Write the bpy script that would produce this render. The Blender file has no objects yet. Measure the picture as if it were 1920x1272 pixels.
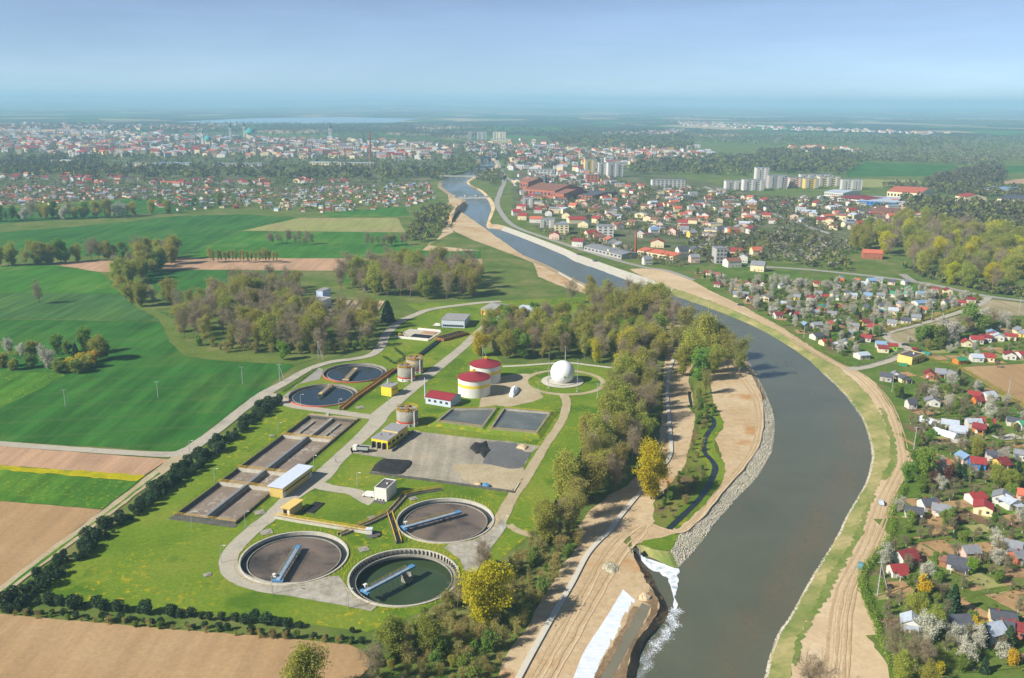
import bpy, math, random
import numpy as np
from mathutils import Vector, Matrix
from mathutils.geometry import delaunay_2d_cdt

random.seed(7)
RNG = np.random.default_rng(11)
scene = bpy.context.scene
COL = scene.collection

# ------------------------------------------------------------------ camera (balloon height over the plant)
FOC, PW, PH, CAM_Z = 1650.0, 1920.0, 1272.0, 145.0
PITCH, ROLL = math.atan((636.0 - 191.0) / FOC), 0.0075
_f = Vector((0, math.cos(PITCH), -math.sin(PITCH)))
_r0, _u0 = Vector((1, 0, 0)), Vector((0, math.sin(PITCH), math.cos(PITCH)))
_r = _r0 * math.cos(ROLL) + _u0 * math.sin(ROLL)
_u = _u0 * math.cos(ROLL) - _r0 * math.sin(ROLL)
cd = bpy.data.cameras.new('camera')
cam = bpy.data.objects.new('camera', cd); COL.objects.link(cam)
m = Matrix((_r, _u, -_f)).transposed().to_4x4(); m.translation = (0, 0, CAM_Z)
cam.matrix_world = m
cd.sensor_fit = 'HORIZONTAL'; cd.sensor_width = 36.0; cd.lens = FOC / PW * 36.0
cd.clip_start = 1.0; cd.clip_end = 200000.0
scene.camera = cam

# ------------------------------------------------------------------ sky, sun, exposure
SUN_EL = math.radians(36.0)
SUN_DIR = Vector((-0.90 * math.cos(SUN_EL), -0.436 * math.cos(SUN_EL), math.sin(SUN_EL))).normalized()
world = bpy.data.worlds.new('World'); scene.world = world; world.use_nodes = True
wn = world.node_tree; wn.nodes.clear()
sky = wn.nodes.new('ShaderNodeTexSky'); sky.sky_type = 'NISHITA'; sky.sun_disc = False
sky.sun_elevation = SUN_EL; sky.sun_rotation = math.atan2(SUN_DIR.x, SUN_DIR.y)
sky.altitude = 0.0; sky.air_density = 0.55; sky.dust_density = 0.08; sky.ozone_density = 6.5
bg = wn.nodes.new('ShaderNodeBackground'); bg.inputs['Strength'].default_value = 0.078
wo = wn.nodes.new('ShaderNodeOutputWorld')
hs = wn.nodes.new('ShaderNodeHueSaturation'); hs.inputs['Saturation'].default_value = 0.78
wn.links.new(sky.outputs[0], hs.inputs['Color'])
tc = wn.nodes.new('ShaderNodeTexCoord'); mpw = wn.nodes.new('ShaderNodeMapping'); mpw.inputs['Scale'].default_value = (1.2, 1.2, 9.0)   # faint veils of cirrus over the whole sky
nz = wn.nodes.new('ShaderNodeTexNoise'); nz.inputs['Scale'].default_value = 2.2; nz.inputs['Detail'].default_value = 6.0; nz.inputs['Roughness'].default_value = 0.62
cr = wn.nodes.new('ShaderNodeValToRGB'); cr.color_ramp.elements[0].position = 0.42; cr.color_ramp.elements[1].position = 0.75
cr.color_ramp.elements[0].color = (0.93, 0.93, 0.93, 1); cr.color_ramp.elements[1].color = (1.12, 1.10, 1.07, 1)
mxw = wn.nodes.new('ShaderNodeMix'); mxw.data_type = 'RGBA'; mxw.blend_type = 'MULTIPLY'; mxw.inputs[0].default_value = 1.0
wn.links.new(tc.outputs['Generated'], mpw.inputs[0]); wn.links.new(mpw.outputs[0], nz.inputs['Vector']); wn.links.new(nz.outputs['Fac'], cr.inputs[0])
wn.links.new(hs.outputs[0], mxw.inputs[6]); wn.links.new(cr.outputs[0], mxw.inputs[7]); wn.links.new(mxw.outputs[2], bg.inputs[0]); wn.links.new(bg.outputs[0], wo.inputs[0])
sl = bpy.data.lights.new('sun', 'SUN'); sl.energy = 4.4; sl.angle = math.radians(0.5); sl.color = (1.0, 0.95, 0.86)
sun = bpy.data.objects.new('sun', sl); COL.objects.link(sun)
sun.rotation_euler = SUN_DIR.to_track_quat('Z', 'Y').to_euler(); sun.location = SUN_DIR * 600
vs = scene.view_settings
vs.view_transform = 'Standard'; vs.look = 'None'; vs.exposure = 0.7; vs.gamma = 1.0; vs.use_curve_mapping = False
cy = scene.cycles
cy.use_denoising = True; cy.use_adaptive_sampling = True; cy.adaptive_threshold = 0.02
cy.max_bounces = 5; cy.diffuse_bounces = 2; cy.glossy_bounces = 2; cy.transmission_bounces = 3
cy.volume_bounces = 2; cy.transparent_max_bounces = 6; cy.caustics_reflective = False; cy.caustics_refractive = False

# ------------------------------------------------------------------ map helpers
CAMP = Vector((0, 0, CAM_Z))
def G(x, y, z=0.0):
    """ground point (at height z) surveyed from the picture"""
    d = _f + _r * ((x - 960.0) / FOC) - _u * ((y - 636.0) / FOC)
    t = (z - CAM_Z) / d.z
    return Vector((d.x * t, d.y * t, z))
def depth_of(p):
    return (Vector(p) - CAMP).dot(_f)
def mpp(x, y):
    """metres per photo pixel at that ground point"""
    return depth_of(G(x, y)) / FOC
def P2(pts, z=0.0):
    out = []
    for p in pts:
        out.append(Vector((p.x, p.y)) if isinstance(p, Vector) else G(p[0], p[1], z).xy)
    return out
def smooth(pts, n=6):
    """Catmull-Rom through 2D points"""
    out = []
    k = len(pts)
    for i in range(k - 1):
        p0, p1, p2, p3 = pts[max(i - 1, 0)], pts[i], pts[i + 1], pts[min(i + 2, k - 1)]
        for j in range(n):
            t = j / n
            out.append(0.5 * ((2 * p1) + (p2 - p0) * t + (2 * p0 - 5 * p1 + 4 * p2 - p3) * t * t + (3 * p1 - p0 - 3 * p2 + p3) * t ** 3))
    out.append(pts[-1].copy())
    return out
def resample(pts, step, closed=False):
    out = []
    k = len(pts)
    for i in range(k if closed else k - 1):
        a, b = pts[i], pts[(i + 1) % k]
        n = max(1, int((b - a).length / step))
        for j in range(n):
            out.append(a.lerp(b, j / n))
    if not closed: out.append(pts[-1].copy())
    return out
def inside(poly, xs, ys):
    """vectorised point in polygon"""
    res = np.zeros(len(xs), bool)
    n = len(poly); j = n - 1
    for i in range(n):
        xi, yi = poly[i][0], poly[i][1]; xj, yj = poly[j][0], poly[j][1]
        c = ((yi > ys) != (yj > ys)) & (xs < (xj - xi) * (ys - yi) / ((yj - yi) if yj != yi else 1e-12) + xi)
        res ^= c; j = i
    return res

# ------------------------------------------------------------------ mesh helpers
def link(o, parent=None):
    COL.objects.link(o)
    if parent is not None: o.parent = parent
    return o
def mesh_obj(name, verts, faces, mats, parent=None, mi=None, smooth_shade=False):
    me = bpy.data.meshes.new(name)
    me.from_pydata([tuple(v) for v in verts], [], faces)
    for mt in (mats if isinstance(mats, (list, tuple)) else [mats]): me.materials.append(mt)
    if mi is not None: me.polygons.foreach_set('material_index', np.asarray(mi, dtype=np.int32))
    if smooth_shade: me.polygons.foreach_set('use_smooth', np.ones(len(me.polygons), bool))
    me.update()
    return link(bpy.data.objects.new(name, me), parent)
def np_mesh(name, V, Fc, mats, mi=None):
    """fast mesh from numpy: V (n,3); Fc list of (m,k) int arrays"""
    me = bpy.data.meshes.new(name)
    me.vertices.add(len(V)); me.vertices.foreach_set('co', np.asarray(V, np.float32).ravel())
    nl = sum(a.size for a in Fc); nf = sum(len(a) for a in Fc)
    me.loops.add(nl); me.loops.foreach_set('vertex_index', np.concatenate([a.ravel() for a in Fc]).astype(np.int32))
    me.polygons.add(nf)
    ks = np.concatenate([np.full(len(a), a.shape[1]) for a in Fc])
    me.polygons.foreach_set('loop_start', np.concatenate([[0], np.cumsum(ks)[:-1]]).astype(np.int32))
    for mt in mats: me.materials.append(mt)
    if mi is not None: me.polygons.foreach_set('material_index', np.asarray(mi, np.int32))
    me.update(calc_edges=True); me.validate()
    return me
def empty(name, loc=(0, 0, 0), rz=0.0):
    o = bpy.data.objects.new(name, None); COL.objects.link(o)
    o.location = loc; o.rotation_euler = (0, 0, rz); o.empty_display_size = 0.5
    return o
REG = []
def T(o, label=None, cat=None, group=None, kind=None, share=False):
    if label: o['label'] = label
    if cat: o['category'] = cat
    if group: o['group'] = group
    if kind: o['kind'] = kind
    if label and kind is None: REG.append((o, share))
    return o

class MB:
    """collects boxes, prisms, tubes into one mesh"""
    def __init__(s): s.v, s.f, s.m = [], [], []
    def add(s, vs, fs, mi=0):
        b = len(s.v); s.v += [tuple(v) for v in vs]
        for f in fs: s.f.append(tuple(b + i for i in f)); s.m.append(mi)
        return s
    def box(s, c, size, rz=0.0, mi=0):
        cx, cy_, cz = c; a, b, h = size[0] / 2, size[1] / 2, size[2] / 2
        ca, sa = math.cos(rz), math.sin(rz)
        vs = [(cx + x * ca - y * sa, cy_ + x * sa + y * ca, cz + z) for z in (-h, h) for x, y in ((-a, -b), (a, -b), (a, b), (-a, b))]
        return s.add(vs, [(3, 2, 1, 0), (4, 5, 6, 7), (0, 1, 5, 4), (1, 2, 6, 5), (2, 3, 7, 6), (3, 0, 4, 7)], mi)
    def prism(s, poly, z0, z1, mi=0, top_mi=None):
        n = len(poly)
        s.add([(p[0], p[1], z0) for p in poly] + [(p[0], p[1], z1) for p in poly],
              [(i, (i + 1) % n, n + (i + 1) % n, n + i) for i in range(n)], mi)
        s.add([(p[0], p[1], z1) for p in poly], [tuple(range(n))], mi if top_mi is None else top_mi)
        return s
    def tube(s, pts, r, n=5, mi=0):
        pts = [Vector(p) for p in pts]; k = len(pts)
        rs = r if isinstance(r, (list, tuple)) else [r] * k
        vs = []
        for i, p in enumerate(pts):
            d = (pts[min(i + 1, k - 1)] - pts[max(i - 1, 0)]).normalized()
            a = d.cross(Vector((0, 0, 1)) if abs(d.z) < .95 else Vector((1, 0, 0))).normalized(); b = d.cross(a)
            for j in range(n):
                t = 2 * math.pi * j / n; vs.append(p + (a * math.cos(t) + b * math.sin(t)) * rs[i])
        fs = [(i * n + j, i * n + (j + 1) % n, (i + 1) * n + (j + 1) % n, (i + 1) * n + j) for i in range(k - 1) for j in range(n)]
        fs += [tuple(range(n - 1, -1, -1)), tuple((k - 1) * n + j for j in range(n))]
        return s.add(vs, fs, mi)
    def lathe(s, prof, n=48, c=(0, 0), mi=0, mis=None):
        k = len(prof); vs = []
        for r, z in prof:
            for j in range(n):
                t = 2 * math.pi * j / n; vs.append((c[0] + r * math.cos(t), c[1] + r * math.sin(t), z))
        for i in range(k - 1):
            b = len(s.v) if i == 0 else b0
            if i == 0: b0 = len(s.v); s.v += vs
            for j in range(n):
                s.f.append((b0 + i * n + j, b0 + i * n + (j + 1) % n, b0 + (i + 1) * n + (j + 1) % n, b0 + (i + 1) * n + j))
                s.m.append(mis[i] if mis else mi)
        return s
    def disc(s, r, z, n=48, c=(0, 0), mi=0):
        return s.add([(c[0] + r * math.cos(2 * math.pi * j / n), c[1] + r * math.sin(2 * math.pi * j / n), z) for j in range(n)], [tuple(range(n))], mi)
    def build(s, name, mats, parent=None, smooth_shade=False):
        return mesh_obj(name, s.v, s.f, mats, parent, s.m, smooth_shade)

# ------------------------------------------------------------------ materials
def S(r, g, b):
    f = lambda c: (c / 255.0 / 12.92) if c / 255.0 <= 0.04045 else ((c / 255.0 + 0.055) / 1.055) ** 2.4
    return (f(r), f(g), f(b), 1.0)
class NT:
    def __init__(s, name):
        s.mat = bpy.data.materials.new(name); s.mat.use_nodes = True
        s.t = s.mat.node_tree; s.t.nodes.clear()
        s.out = s.n('ShaderNodeOutputMaterial')
    def n(s, typ, **kw):
        nd = s.t.nodes.new(typ)
        for k, v in kw.items(): setattr(nd, k, v)
        return nd
    def l(s, a, b): s.t.links.new(a, b)
    def pos(s, scale=(1, 1, 1), rot=0.0):
        g = s.n('ShaderNodeNewGeometry'); mp = s.n('ShaderNodeMapping')
        mp.inputs['Scale'].default_value = scale; mp.inputs['Rotation'].default_value = (0, 0, rot)
        s.l(g.outputs['Position'], mp.inputs['Vector']); return mp.outputs[0]
    def noise(s, vec, scale, detail=4.0, rough=0.6, dist=0.0):
        t = s.n('ShaderNodeTexNoise'); t.inputs['Scale'].default_value = scale; t.inputs['Detail'].default_value = detail
        t.inputs['Roughness'].default_value = rough; t.inputs['Distortion'].default_value = dist
        s.l(vec, t.inputs['Vector']); return t.outputs['Fac']
    def ramp(s, fac, stops, interp='LINEAR'):
        r = s.n('ShaderNodeValToRGB'); r.color_ramp.interpolation = interp
        e = r.color_ramp.elements
        while len(e) < len(stops): e.new(0.5)
        for i, (p, c) in enumerate(stops): e[i].position = p; e[i].color = c
        s.l(fac, r.inputs[0]); return r.outputs[0]
    def mix(s, fac, a, b, blend='MIX'):
        x = s.n('ShaderNodeMix', data_type='RGBA', blend_type=blend)
        for sock, v in ((x.inputs[0], fac), (x.inputs[6], a), (x.inputs[7], b)):
            if hasattr(v, 'is_output'): s.l(v, sock)
            else: sock.default_value = v
        return x.outputs[2]
    def math(s, op, a, b=0.0, clamp=False):
        x = s.n('ShaderNodeMath', operation=op, use_clamp=clamp)
        for sock, v in ((x.inputs[0], a), (x.inputs[1], b)):
            if hasattr(v, 'is_output'): s.l(v, sock)
            else: sock.default_value = v
        return x.outputs[0]
    def bsdf(s, color, rough=0.9, spec=0.15, bump=None, bstr=0.4, bdist=0.1, metal=0.0, ior=None):
        p = s.n('ShaderNodeBsdfPrincipled')
        if hasattr(color, 'is_output'): s.l(color, p.inputs['Base Color'])
        else: p.inputs['Base Color'].default_value = color
        if hasattr(rough, 'is_output'): s.l(rough, p.inputs['Roughness'])
        else: p.inputs['Roughness'].default_value = rough
        p.inputs['Specular IOR Level'].default_value = spec; p.inputs['Metallic'].default_value = metal
        if ior: p.inputs['IOR'].default_value = ior
        if bump is not None:
            b = s.n('ShaderNodeBump'); b.inputs['Strength'].default_value = bstr; b.inputs['Distance'].default_value = bdist
            s.l(bump, b.inputs['Height']); s.l(b.outputs[0], p.inputs['Normal'])
        s.l(p.outputs[0], s.out.inputs[0]); return s.mat
def sc(c, k): return (c[0] * k, c[1] * k, c[2] * k, 1.0)

def mat_plain(name, c, rough=0.8, spec=0.2, var=0.18, scale=0.6, metal=0.0, objvar=0.0):
    t = NT(name)
    f = t.noise(t.pos(), scale, 5.0, 0.65)
    col = t.ramp(f, [(0.3, sc(c, 1 - var)), (0.7, sc(c, 1 + var))])
    if objvar:
        oi = t.n('ShaderNodeObjectInfo')
        v = t.n('ShaderNodeHueSaturation'); t.l(col, v.inputs['Color'])
        t.l(t.math('ADD', t.math('MULTIPLY', oi.outputs['Random'], 2 * objvar), 1 - objvar), v.inputs['Value'])
        col = v.outputs[0]
    return t.bsdf(col, rough, spec, metal=metal)
def mat_ground(name, cols, big=0.02, fine=0.5, stripes=None, fineamt=0.35, bump=0.0, yellow=None, patch=None, tram=None):
    """cols: 2-3 colours mixed by a broad noise; stripes=(angle, spacing m, strength); yellow=(colour, threshold)"""
    t = NT(name); p = t.pos()
    f = t.noise(p, big, 5.0, 0.6)
    n = len(cols)
    col = t.ramp(f, [(0.33 + 0.34 * i / (n - 1), c) for i, c in enumerate(cols)])
    if patch:
        f3 = t.noise(t.pos((1, 1, 1), 0.4), patch[1], 3.0, 0.55)
        col = t.mix(t.ramp(f3, [(patch[2], (0, 0, 0, 1)), (patch[2] + 0.08, (1, 1, 1, 1))]), col, patch[0])
    if stripes:
        a, sp, amt = stripes
        f4 = t.noise(t.pos((1 / sp, 0.012, 1), a), 1.0, 3.0, 0.7)
        col = t.mix(amt, col, t.mix(t.ramp(f4, [(0.35, (0, 0, 0, 1)), (0.65, (1, 1, 1, 1))]), (0.3, 0.3, 0.3, 1), (0.7, 0.7, 0.7, 1)), 'OVERLAY')
    if yellow:
        fy = t.noise(t.pos((1, 1, 1), 1.1), yellow[2] if len(yellow) > 2 else 0.5, 6.0, 0.75)
        fz = t.noise(p, 0.035, 3.0, 0.5)
        fy = t.math('MULTIPLY', t.ramp(fy, [(yellow[1], (0, 0, 0, 1)), (yellow[1] + 0.07, (1, 1, 1, 1))]), t.ramp(fz, [(0.42, (0, 0, 0, 1)), (0.6, (1, 1, 1, 1))]))
        col = t.mix(fy, col, yellow[0])
    if tram:   # tractor wheel lines every tram[1] metres
        sxy = t.n('ShaderNodeSeparateXYZ'); t.l(t.pos((1, 1, 1), tram[0]), sxy.inputs[0])
        wob = t.math('MULTIPLY', t.noise(p, 0.01, 2.0), 14.0)
        fr = t.math('FRACT', t.math('MULTIPLY', t.math('ADD', sxy.outputs['X'], wob), 1.0 / tram[1]))
        d1 = t.math('LESS_THAN', t.math('ABSOLUTE', t.math('SUBTRACT', fr, 0.45)), 0.28 / tram[1]); d2 = t.math('LESS_THAN', t.math('ABSOLUTE', t.math('SUBTRACT', fr, 0.45 + 1.9 / tram[1])), 0.28 / tram[1])
        col = t.mix(t.math('MULTIPLY', t.math('ADD', d1, d2, True), 0.55), col, tram[2])
    ff = t.noise(p, fine, 6.0, 0.75)
    col = t.mix(fineamt, col, t.ramp(ff, [(0.3, (0.25, 0.25, 0.25, 1)), (0.7, (0.75, 0.75, 0.75, 1))]), 'OVERLAY')
    return t.bsdf(col, 0.95, 0.05, bump=ff if bump else None, bstr=bump, bdist=0.6)
def mat_leaf(name, c1, c2, c3=None, transl=0.35, objvar=0.25):
    t = NT(name)
    g = t.n('ShaderNodeNewGeometry'); oi = t.n('ShaderNodeObjectInfo')
    stops = [(0.0, c1), (1.0, c2)] if c3 is None else [(0.0, c1), (0.5, c2), (1.0, c3)]
    col = t.ramp(g.outputs['Random Per Island'], stops)
    v = t.n('ShaderNodeHueSaturation'); t.l(col, v.inputs['Color'])
    t.l(t.math('ADD', t.math('MULTIPLY', oi.outputs['Random'], 2 * objvar), 1 - objvar), v.inputs['Value'])
    w = t.n('ShaderNodeTexWhiteNoise', noise_dimensions='1D'); t.l(oi.outputs['Random'], w.inputs['W'])
    t.l(t.math('ADD', t.math('MULTIPLY', w.outputs['Value'], 0.04), 0.48), v.inputs['Hue'])
    d = t.n('ShaderNodeBsdfDiffuse'); tr = t.n('ShaderNodeBsdfTranslucent'); mx = t.n('ShaderNodeMixShader')
    mx.inputs[0].default_value = transl
    t.l(v.outputs[0], d.inputs[0]); t.l(v.outputs[0], tr.inputs[0])
    t.l(d.outputs[0], mx.inputs[1]); t.l(tr.outputs[0], mx.inputs[2]); t.l(mx.outputs[0], t.out.inputs[0])
    return t.mat
M = {}
def sheet(name, pts, z, mat, jitter=0.0, step=6.0, holes=(), smooth_n=0, kind='structure', world_pts=None, label=None, parent=None):
    """flat ground sheet with an uneven edge; pts in photo pixels or world Vectors"""
    w = world_pts if world_pts is not None else P2(pts)
    if smooth_n: w = smooth(w + [w[0]], smooth_n)[:-1]
    if jitter:
        w = resample(w, step, True)
        w = [Vector((p.x + random.uniform(-jitter, jitter), p.y + random.uniform(-jitter, jitter))) for p in w]
    loops = [w] + [list(h) for h in holes]
    vs, es = [], []
    for lp in loops:
        b = len(vs); vs += [Vector((p[0], p[1])) for p in lp]; es += [(b + i, b + (i + 1) % len(lp)) for i in range(len(lp))]
    r = delaunay_2d_cdt(vs, es, [], 0, 1e-4)
    V = np.array([(v.x, v.y, z) for v in r[0]]); Fa = np.array([f for f in r[2] if len(f) == 3], int)
    c = V[Fa].mean(axis=1)
    keep = inside(w, c[:, 0], c[:, 1])
    for h in loops[1:]: keep &= ~inside(h, c[:, 0], c[:, 1])
    Fa = Fa[keep]
    e1 = V[Fa[:, 1]] - V[Fa[:, 0]]; e2 = V[Fa[:, 2]] - V[Fa[:, 0]]
    flip = (e1[:, 0] * e2[:, 1] - e1[:, 1] * e2[:, 0]) < 0
    Fa[flip] = Fa[flip][:, ::-1]
    o = link(bpy.data.objects.new(name, np_mesh(name, V, [Fa], [mat])), parent)
    if kind: o['kind'] = kind
    if label: o['label'] = label
    return o
def strip_pts(pts, width, n=6):
    """polyline (px) -> left and right edges in world metres; width scalar or list"""
    c = smooth(P2(pts), n)
    k = len(c); ws = width if isinstance(width, (list, tuple)) else [width] * len(pts)
    L, R = [], []
    for i, p in enumerate(c):
        d = (c[min(i + 1, k - 1)] - c[max(i - 1, 0)]).normalized(); q = Vector((-d.y, d.x))
        t = i / n; a = min(int(t), len(ws) - 1); b = min(a + 1, len(ws) - 1); w = ws[a] + (ws[b] - ws[a]) * (t - a)
        L.append(p + q * w / 2); R.append(p - q * w / 2)
    return L, R
def strip(name, pts, width, z, mat, n=6, jitter=0.0, kind='structure', label=None):
    L, R = strip_pts(pts, width, n)
    j = lambda p: (p.x + random.uniform(-jitter, jitter), p.y + random.uniform(-jitter, jitter), z)
    k = len(L)
    o = mesh_obj(name, [j(p) for p in L] + [j(p) for p in R], [(k + i, k + i + 1, i + 1, i) for i in range(k - 1)], mat)
    if kind: o['kind'] = kind
    if label: o['label'] = label
    return o
def scatter(poly, dist, n, seed=0, world_poly=None):
    """random points in a polygon, at least dist apart"""
    w = world_poly or P2(poly); rg = np.random.default_rng(seed)
    xs = [p.x for p in w]; ys = [p.y for p in w]
    X = rg.uniform(min(xs), max(xs), n * 30); Y = rg.uniform(min(ys), max(ys), n * 30)
    k = inside(w, X, Y); out = []; cell = {}
    for x, y in zip(X[k], Y[k]):
        c = (int(x // dist), int(y // dist)); ok = True
        for i in (-1, 0, 1):
            for j in (-1, 0, 1):
                for q in cell.get((c[0] + i, c[1] + j), ()):
                    if (q[0] - x) ** 2 + (q[1] - y) ** 2 < dist * dist: ok = False
        if ok:
            cell.setdefault(c, []).append((x, y)); out.append((x, y))
            if len(out) >= n: break
    return out
# ------------------------------------------------------------------ ground materials
M['lawn'] = mat_ground('lawn_grass', [S(88, 114, 30), S(104, 128, 36), S(122, 134, 48)], 0.025, 0.7, None, 0.5, 0.0, (S(170, 154, 32), 0.545, 0.35), (S(80, 110, 28), 0.04, 0.56))
M['wild'] = mat_ground('rough_grass', [S(86, 98, 40), S(108, 120, 46), S(124, 116, 66)], 0.04, 0.6, None, 0.5, 0.3, None, (S(112, 96, 66), 0.06, 0.56))
M['wheat'] = mat_ground('wheat_field', [S(46, 92, 34), S(54, 102, 38), S(66, 110, 42)], 0.012, 0.8, (1.4, 9.0, 0.7), 0.4, 0.0, None, (S(66, 104, 40), 0.018, 0.56), (1.4, 21.0, S(96, 104, 58)))
M['wheat2'] = mat_ground('young_wheat', [S(54, 102, 34), S(62, 112, 36), S(74, 120, 40)], 0.012, 0.8, (1.5, 8.0, 0.5), 0.4, 0.0, None, (S(84, 120, 46), 0.02, 0.56), (1.5, 24.0, S(104, 116, 62)))
M['wheat3'] = mat_ground('sparse_wheat', [S(62, 96, 50), S(70, 104, 52), S(82, 112, 54)], 0.015, 0.6, (0.0, 5.0, 0.7), 0.4)
M['rape'] = mat_ground('rape_field', [S(58, 104, 34), S(72, 116, 36), S(92, 128, 40)], 0.03, 0.7, (0.9, 7.0, 0.6), 0.4, 0.0, (S(150, 150, 40), 0.56, 0.6))
M['yellow'] = mat_ground('rape_flowers', [S(150, 150, 20), S(176, 164, 12), S(128, 138, 28)], 0.08, 0.6, None, 0.4)
M['soil'] = mat_ground('tilled_soil', [S(160, 130, 92), S(168, 138, 100), S(176, 148, 110)], 0.015, 0.7, (1.35, 5.0, 0.22), 0.3)
M['soil2'] = mat_ground('pink_soil', [S(172, 138, 108), S(180, 146, 116), S(166, 134, 106)], 0.015, 0.9, (0.2, 6.0, 0.35), 0.3)
M['khaki'] = mat_ground('khaki_field', [S(132, 140, 76), S(146, 146, 88), S(150, 138, 96)], 0.01, 0.6, (0.0, 6.0, 0.3), 0.3)
M['stubble'] = mat_ground('grey_soil', [S(150, 138, 108), S(160, 146, 114), S(138, 132, 100)], 0.02, 0.5, (0.8, 6.0, 0.4), 0.3)
M['sand'] = mat_ground('bare_sand', [S(178, 152, 114), S(190, 166, 130), S(198, 178, 144)], 0.03, 0.35, None, 0.4, 0.5, None, (S(180, 138, 90), 0.035, 0.58))
M['sand_pale'] = mat_ground('pale_sand', [S(186, 162, 126), S(198, 174, 138), S(206, 184, 150)], 0.03, 0.4, None, 0.3, 0.3)
M['mud'] = mat_ground('wet_silt', [S(112, 92, 68), S(138, 114, 86), S(156, 134, 102)], 0.12, 0.8, None, 0.5, 0.8)
M['road'] = mat_ground('concrete_road', [S(168, 160, 142), S(178, 170, 152), S(160, 154, 140)], 0.08, 0.9, None, 0.3)
M['asphalt'] = mat_ground('weathered_asphalt', [S(150, 146, 136), S(160, 156, 146)], 0.08, 0.8, None, 0.25)
M['track'] = mat_ground('dirt_track', [S(168, 152, 120), S(182, 168, 138)], 0.1, 0.9, None, 0.4)
M['slab'] = mat_ground('cracked_slab', [S(138, 134, 120), S(164, 158, 142), S(178, 172, 158)], 0.15, 0.5, None, 0.5)
M['garden'] = mat_ground('allotment_grass', [S(74, 98, 40), S(90, 114, 44), S(112, 120, 62)], 0.05, 0.5, None, 0.5, 0.2, None, (S(118, 106, 74), 0.05, 0.57))
M['gardenlawn'] = mat_ground('garden_lawn', [S(86, 106, 42), S(108, 120, 58)], 0.06, 0.6, None, 0.55, 0.0, (S(150, 150, 40), 0.6, 0.5))
M['bed'] = mat_ground('garden_soil', [S(150, 118, 82), S(172, 140, 100), S(136, 108, 78)], 0.09, 0.8, None, 0.35, 0.2)
M['beddark'] = mat_ground('dark_garden_soil', [S(112, 88, 68), S(128, 102, 78)], 0.09, 0.8, None, 0.35, 0.2)
M['townmix'] = mat_ground('town_gardens', [S(64, 78, 44), S(92, 100, 60), S(118, 116, 92)], 0.02, 0.09, None, 0.6)
M['yard'] = mat_ground('sludge_yard', [S(140, 132, 118), S(158, 150, 132), S(170, 158, 136)], 0.05, 0.6, (0.6, 2.5, 0.25), 0.35)
M['yarddark'] = mat_ground('dried_sludge', [S(98, 98, 98), S(112, 112, 110)], 0.08, 0.7, None, 0.35)
M['sludge'] = mat_ground('black_sludge', [S(48, 48, 50), S(62, 60, 58)], 0.15, 0.9, None, 0.4, 0.5)
M['bankgrass'] = mat_ground('bank_grass', [S(104, 122, 60), S(140, 138, 84), S(168, 154, 108)], 0.05, 0.5, None, 0.4, 0.3)
M['riprap'] = mat_ground('riprap_bank', [S(150, 146, 116), S(176, 170, 148), S(118, 122, 70)], 0.12, 0.9, None, 0.6, 0.6)
M['concrete'] = mat_plain('concrete', S(150, 145, 132), 0.9, 0.1, 0.25, 0.5)
M['concrete_pale'] = mat_plain('pale_concrete', S(190, 184, 168), 0.9, 0.1, 0.18, 0.5)
M['concrete_dark'] = mat_plain('stained_concrete', S(96, 94, 86), 0.9, 0.1, 0.35, 0.7)

# wide country: patchwork of crops, soil and woods
t = NT('farmland'); p = t.pos((1, 0.55, 1), 0.12)
vo = t.n('ShaderNodeTexVoronoi'); vo.inputs['Scale'].default_value = 1 / 420.0; t.l(p, vo.inputs['Vector'])
sep = t.n('ShaderNodeSeparateColor'); t.l(vo.outputs['Color'], sep.inputs[0])
patch = t.ramp(sep.outputs[0], [(0.0, S(58, 112, 42)), (0.3, S(78, 110, 50)), (0.42, S(160, 142, 108)), (0.52, S(66, 116, 44)), (0.72, S(56, 76, 38)), (0.85, S(170, 150, 116))], 'CONSTANT')
wd = t.noise(t.pos(), 1 / 900.0, 5.0, 0.6)
patch = t.mix(t.ramp(wd, [(0.47, (0, 0, 0, 1)), (0.49, (1, 1, 1, 1))]), patch, S(50, 64, 40))
near = t.ramp(t.noise(t.pos(), 0.03, 6.0, 0.75), [(0.32, S(70, 94, 40)), (0.5, S(96, 112, 50)), (0.68, S(128, 124, 78))])
gm = t.n('ShaderNodeNewGeometry'); sx = t.n('ShaderNodeSeparateXYZ'); t.l(gm.outputs['Position'], sx.inputs[0])
far = t.math('SUBTRACT', t.math('MULTIPLY', sx.outputs['Y'], 1 / 1200.0), 2.6, True)
col = t.mix(far, near, patch)
M['country'] = t.bsdf(col, 0.95, 0.05)

# water
t = NT('river_water'); p = t.pos()
f = t.noise(p, 0.02, 4.0, 0.6, 0.4)
shal = t.noise(t.pos((1, 0.3, 1), 0.5), 0.06, 4.0, 0.65, 0.6)
col = t.ramp(f, [(0.3, S(84, 88, 72)), (0.7, S(98, 100, 82))])
ptree = t.n('ShaderNodeAttribute'); ptree.attribute_name = 'shallow'
ps = t.math('MULTIPLY', ptree.outputs['Fac'], t.ramp(shal, [(0.3, (0, 0, 0, 1)), (0.75, (.8, .8, .8, 1))]))
bedc = t.ramp(t.noise(p, 0.5, 5.0, 0.7), [(0.35, S(100, 86, 64)), (0.7, S(124, 104, 78))])
col = t.mix(ps, col, bedc)
M['water'] = t.bsdf(col, t.ramp(t.noise(t.pos((1, 0.18, 1), 0.35), 0.03, 4.0, 0.6, 0.5), [(0.35, (.07, .07, .07, 1)), (0.65, (.3, .3, .3, 1))]), 0.5, bump=t.noise(t.pos((1, 0.6, 1), 0.5), 1.2, 3.0, 0.6), bstr=0.08, bdist=0.08, ior=1.33)
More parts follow.
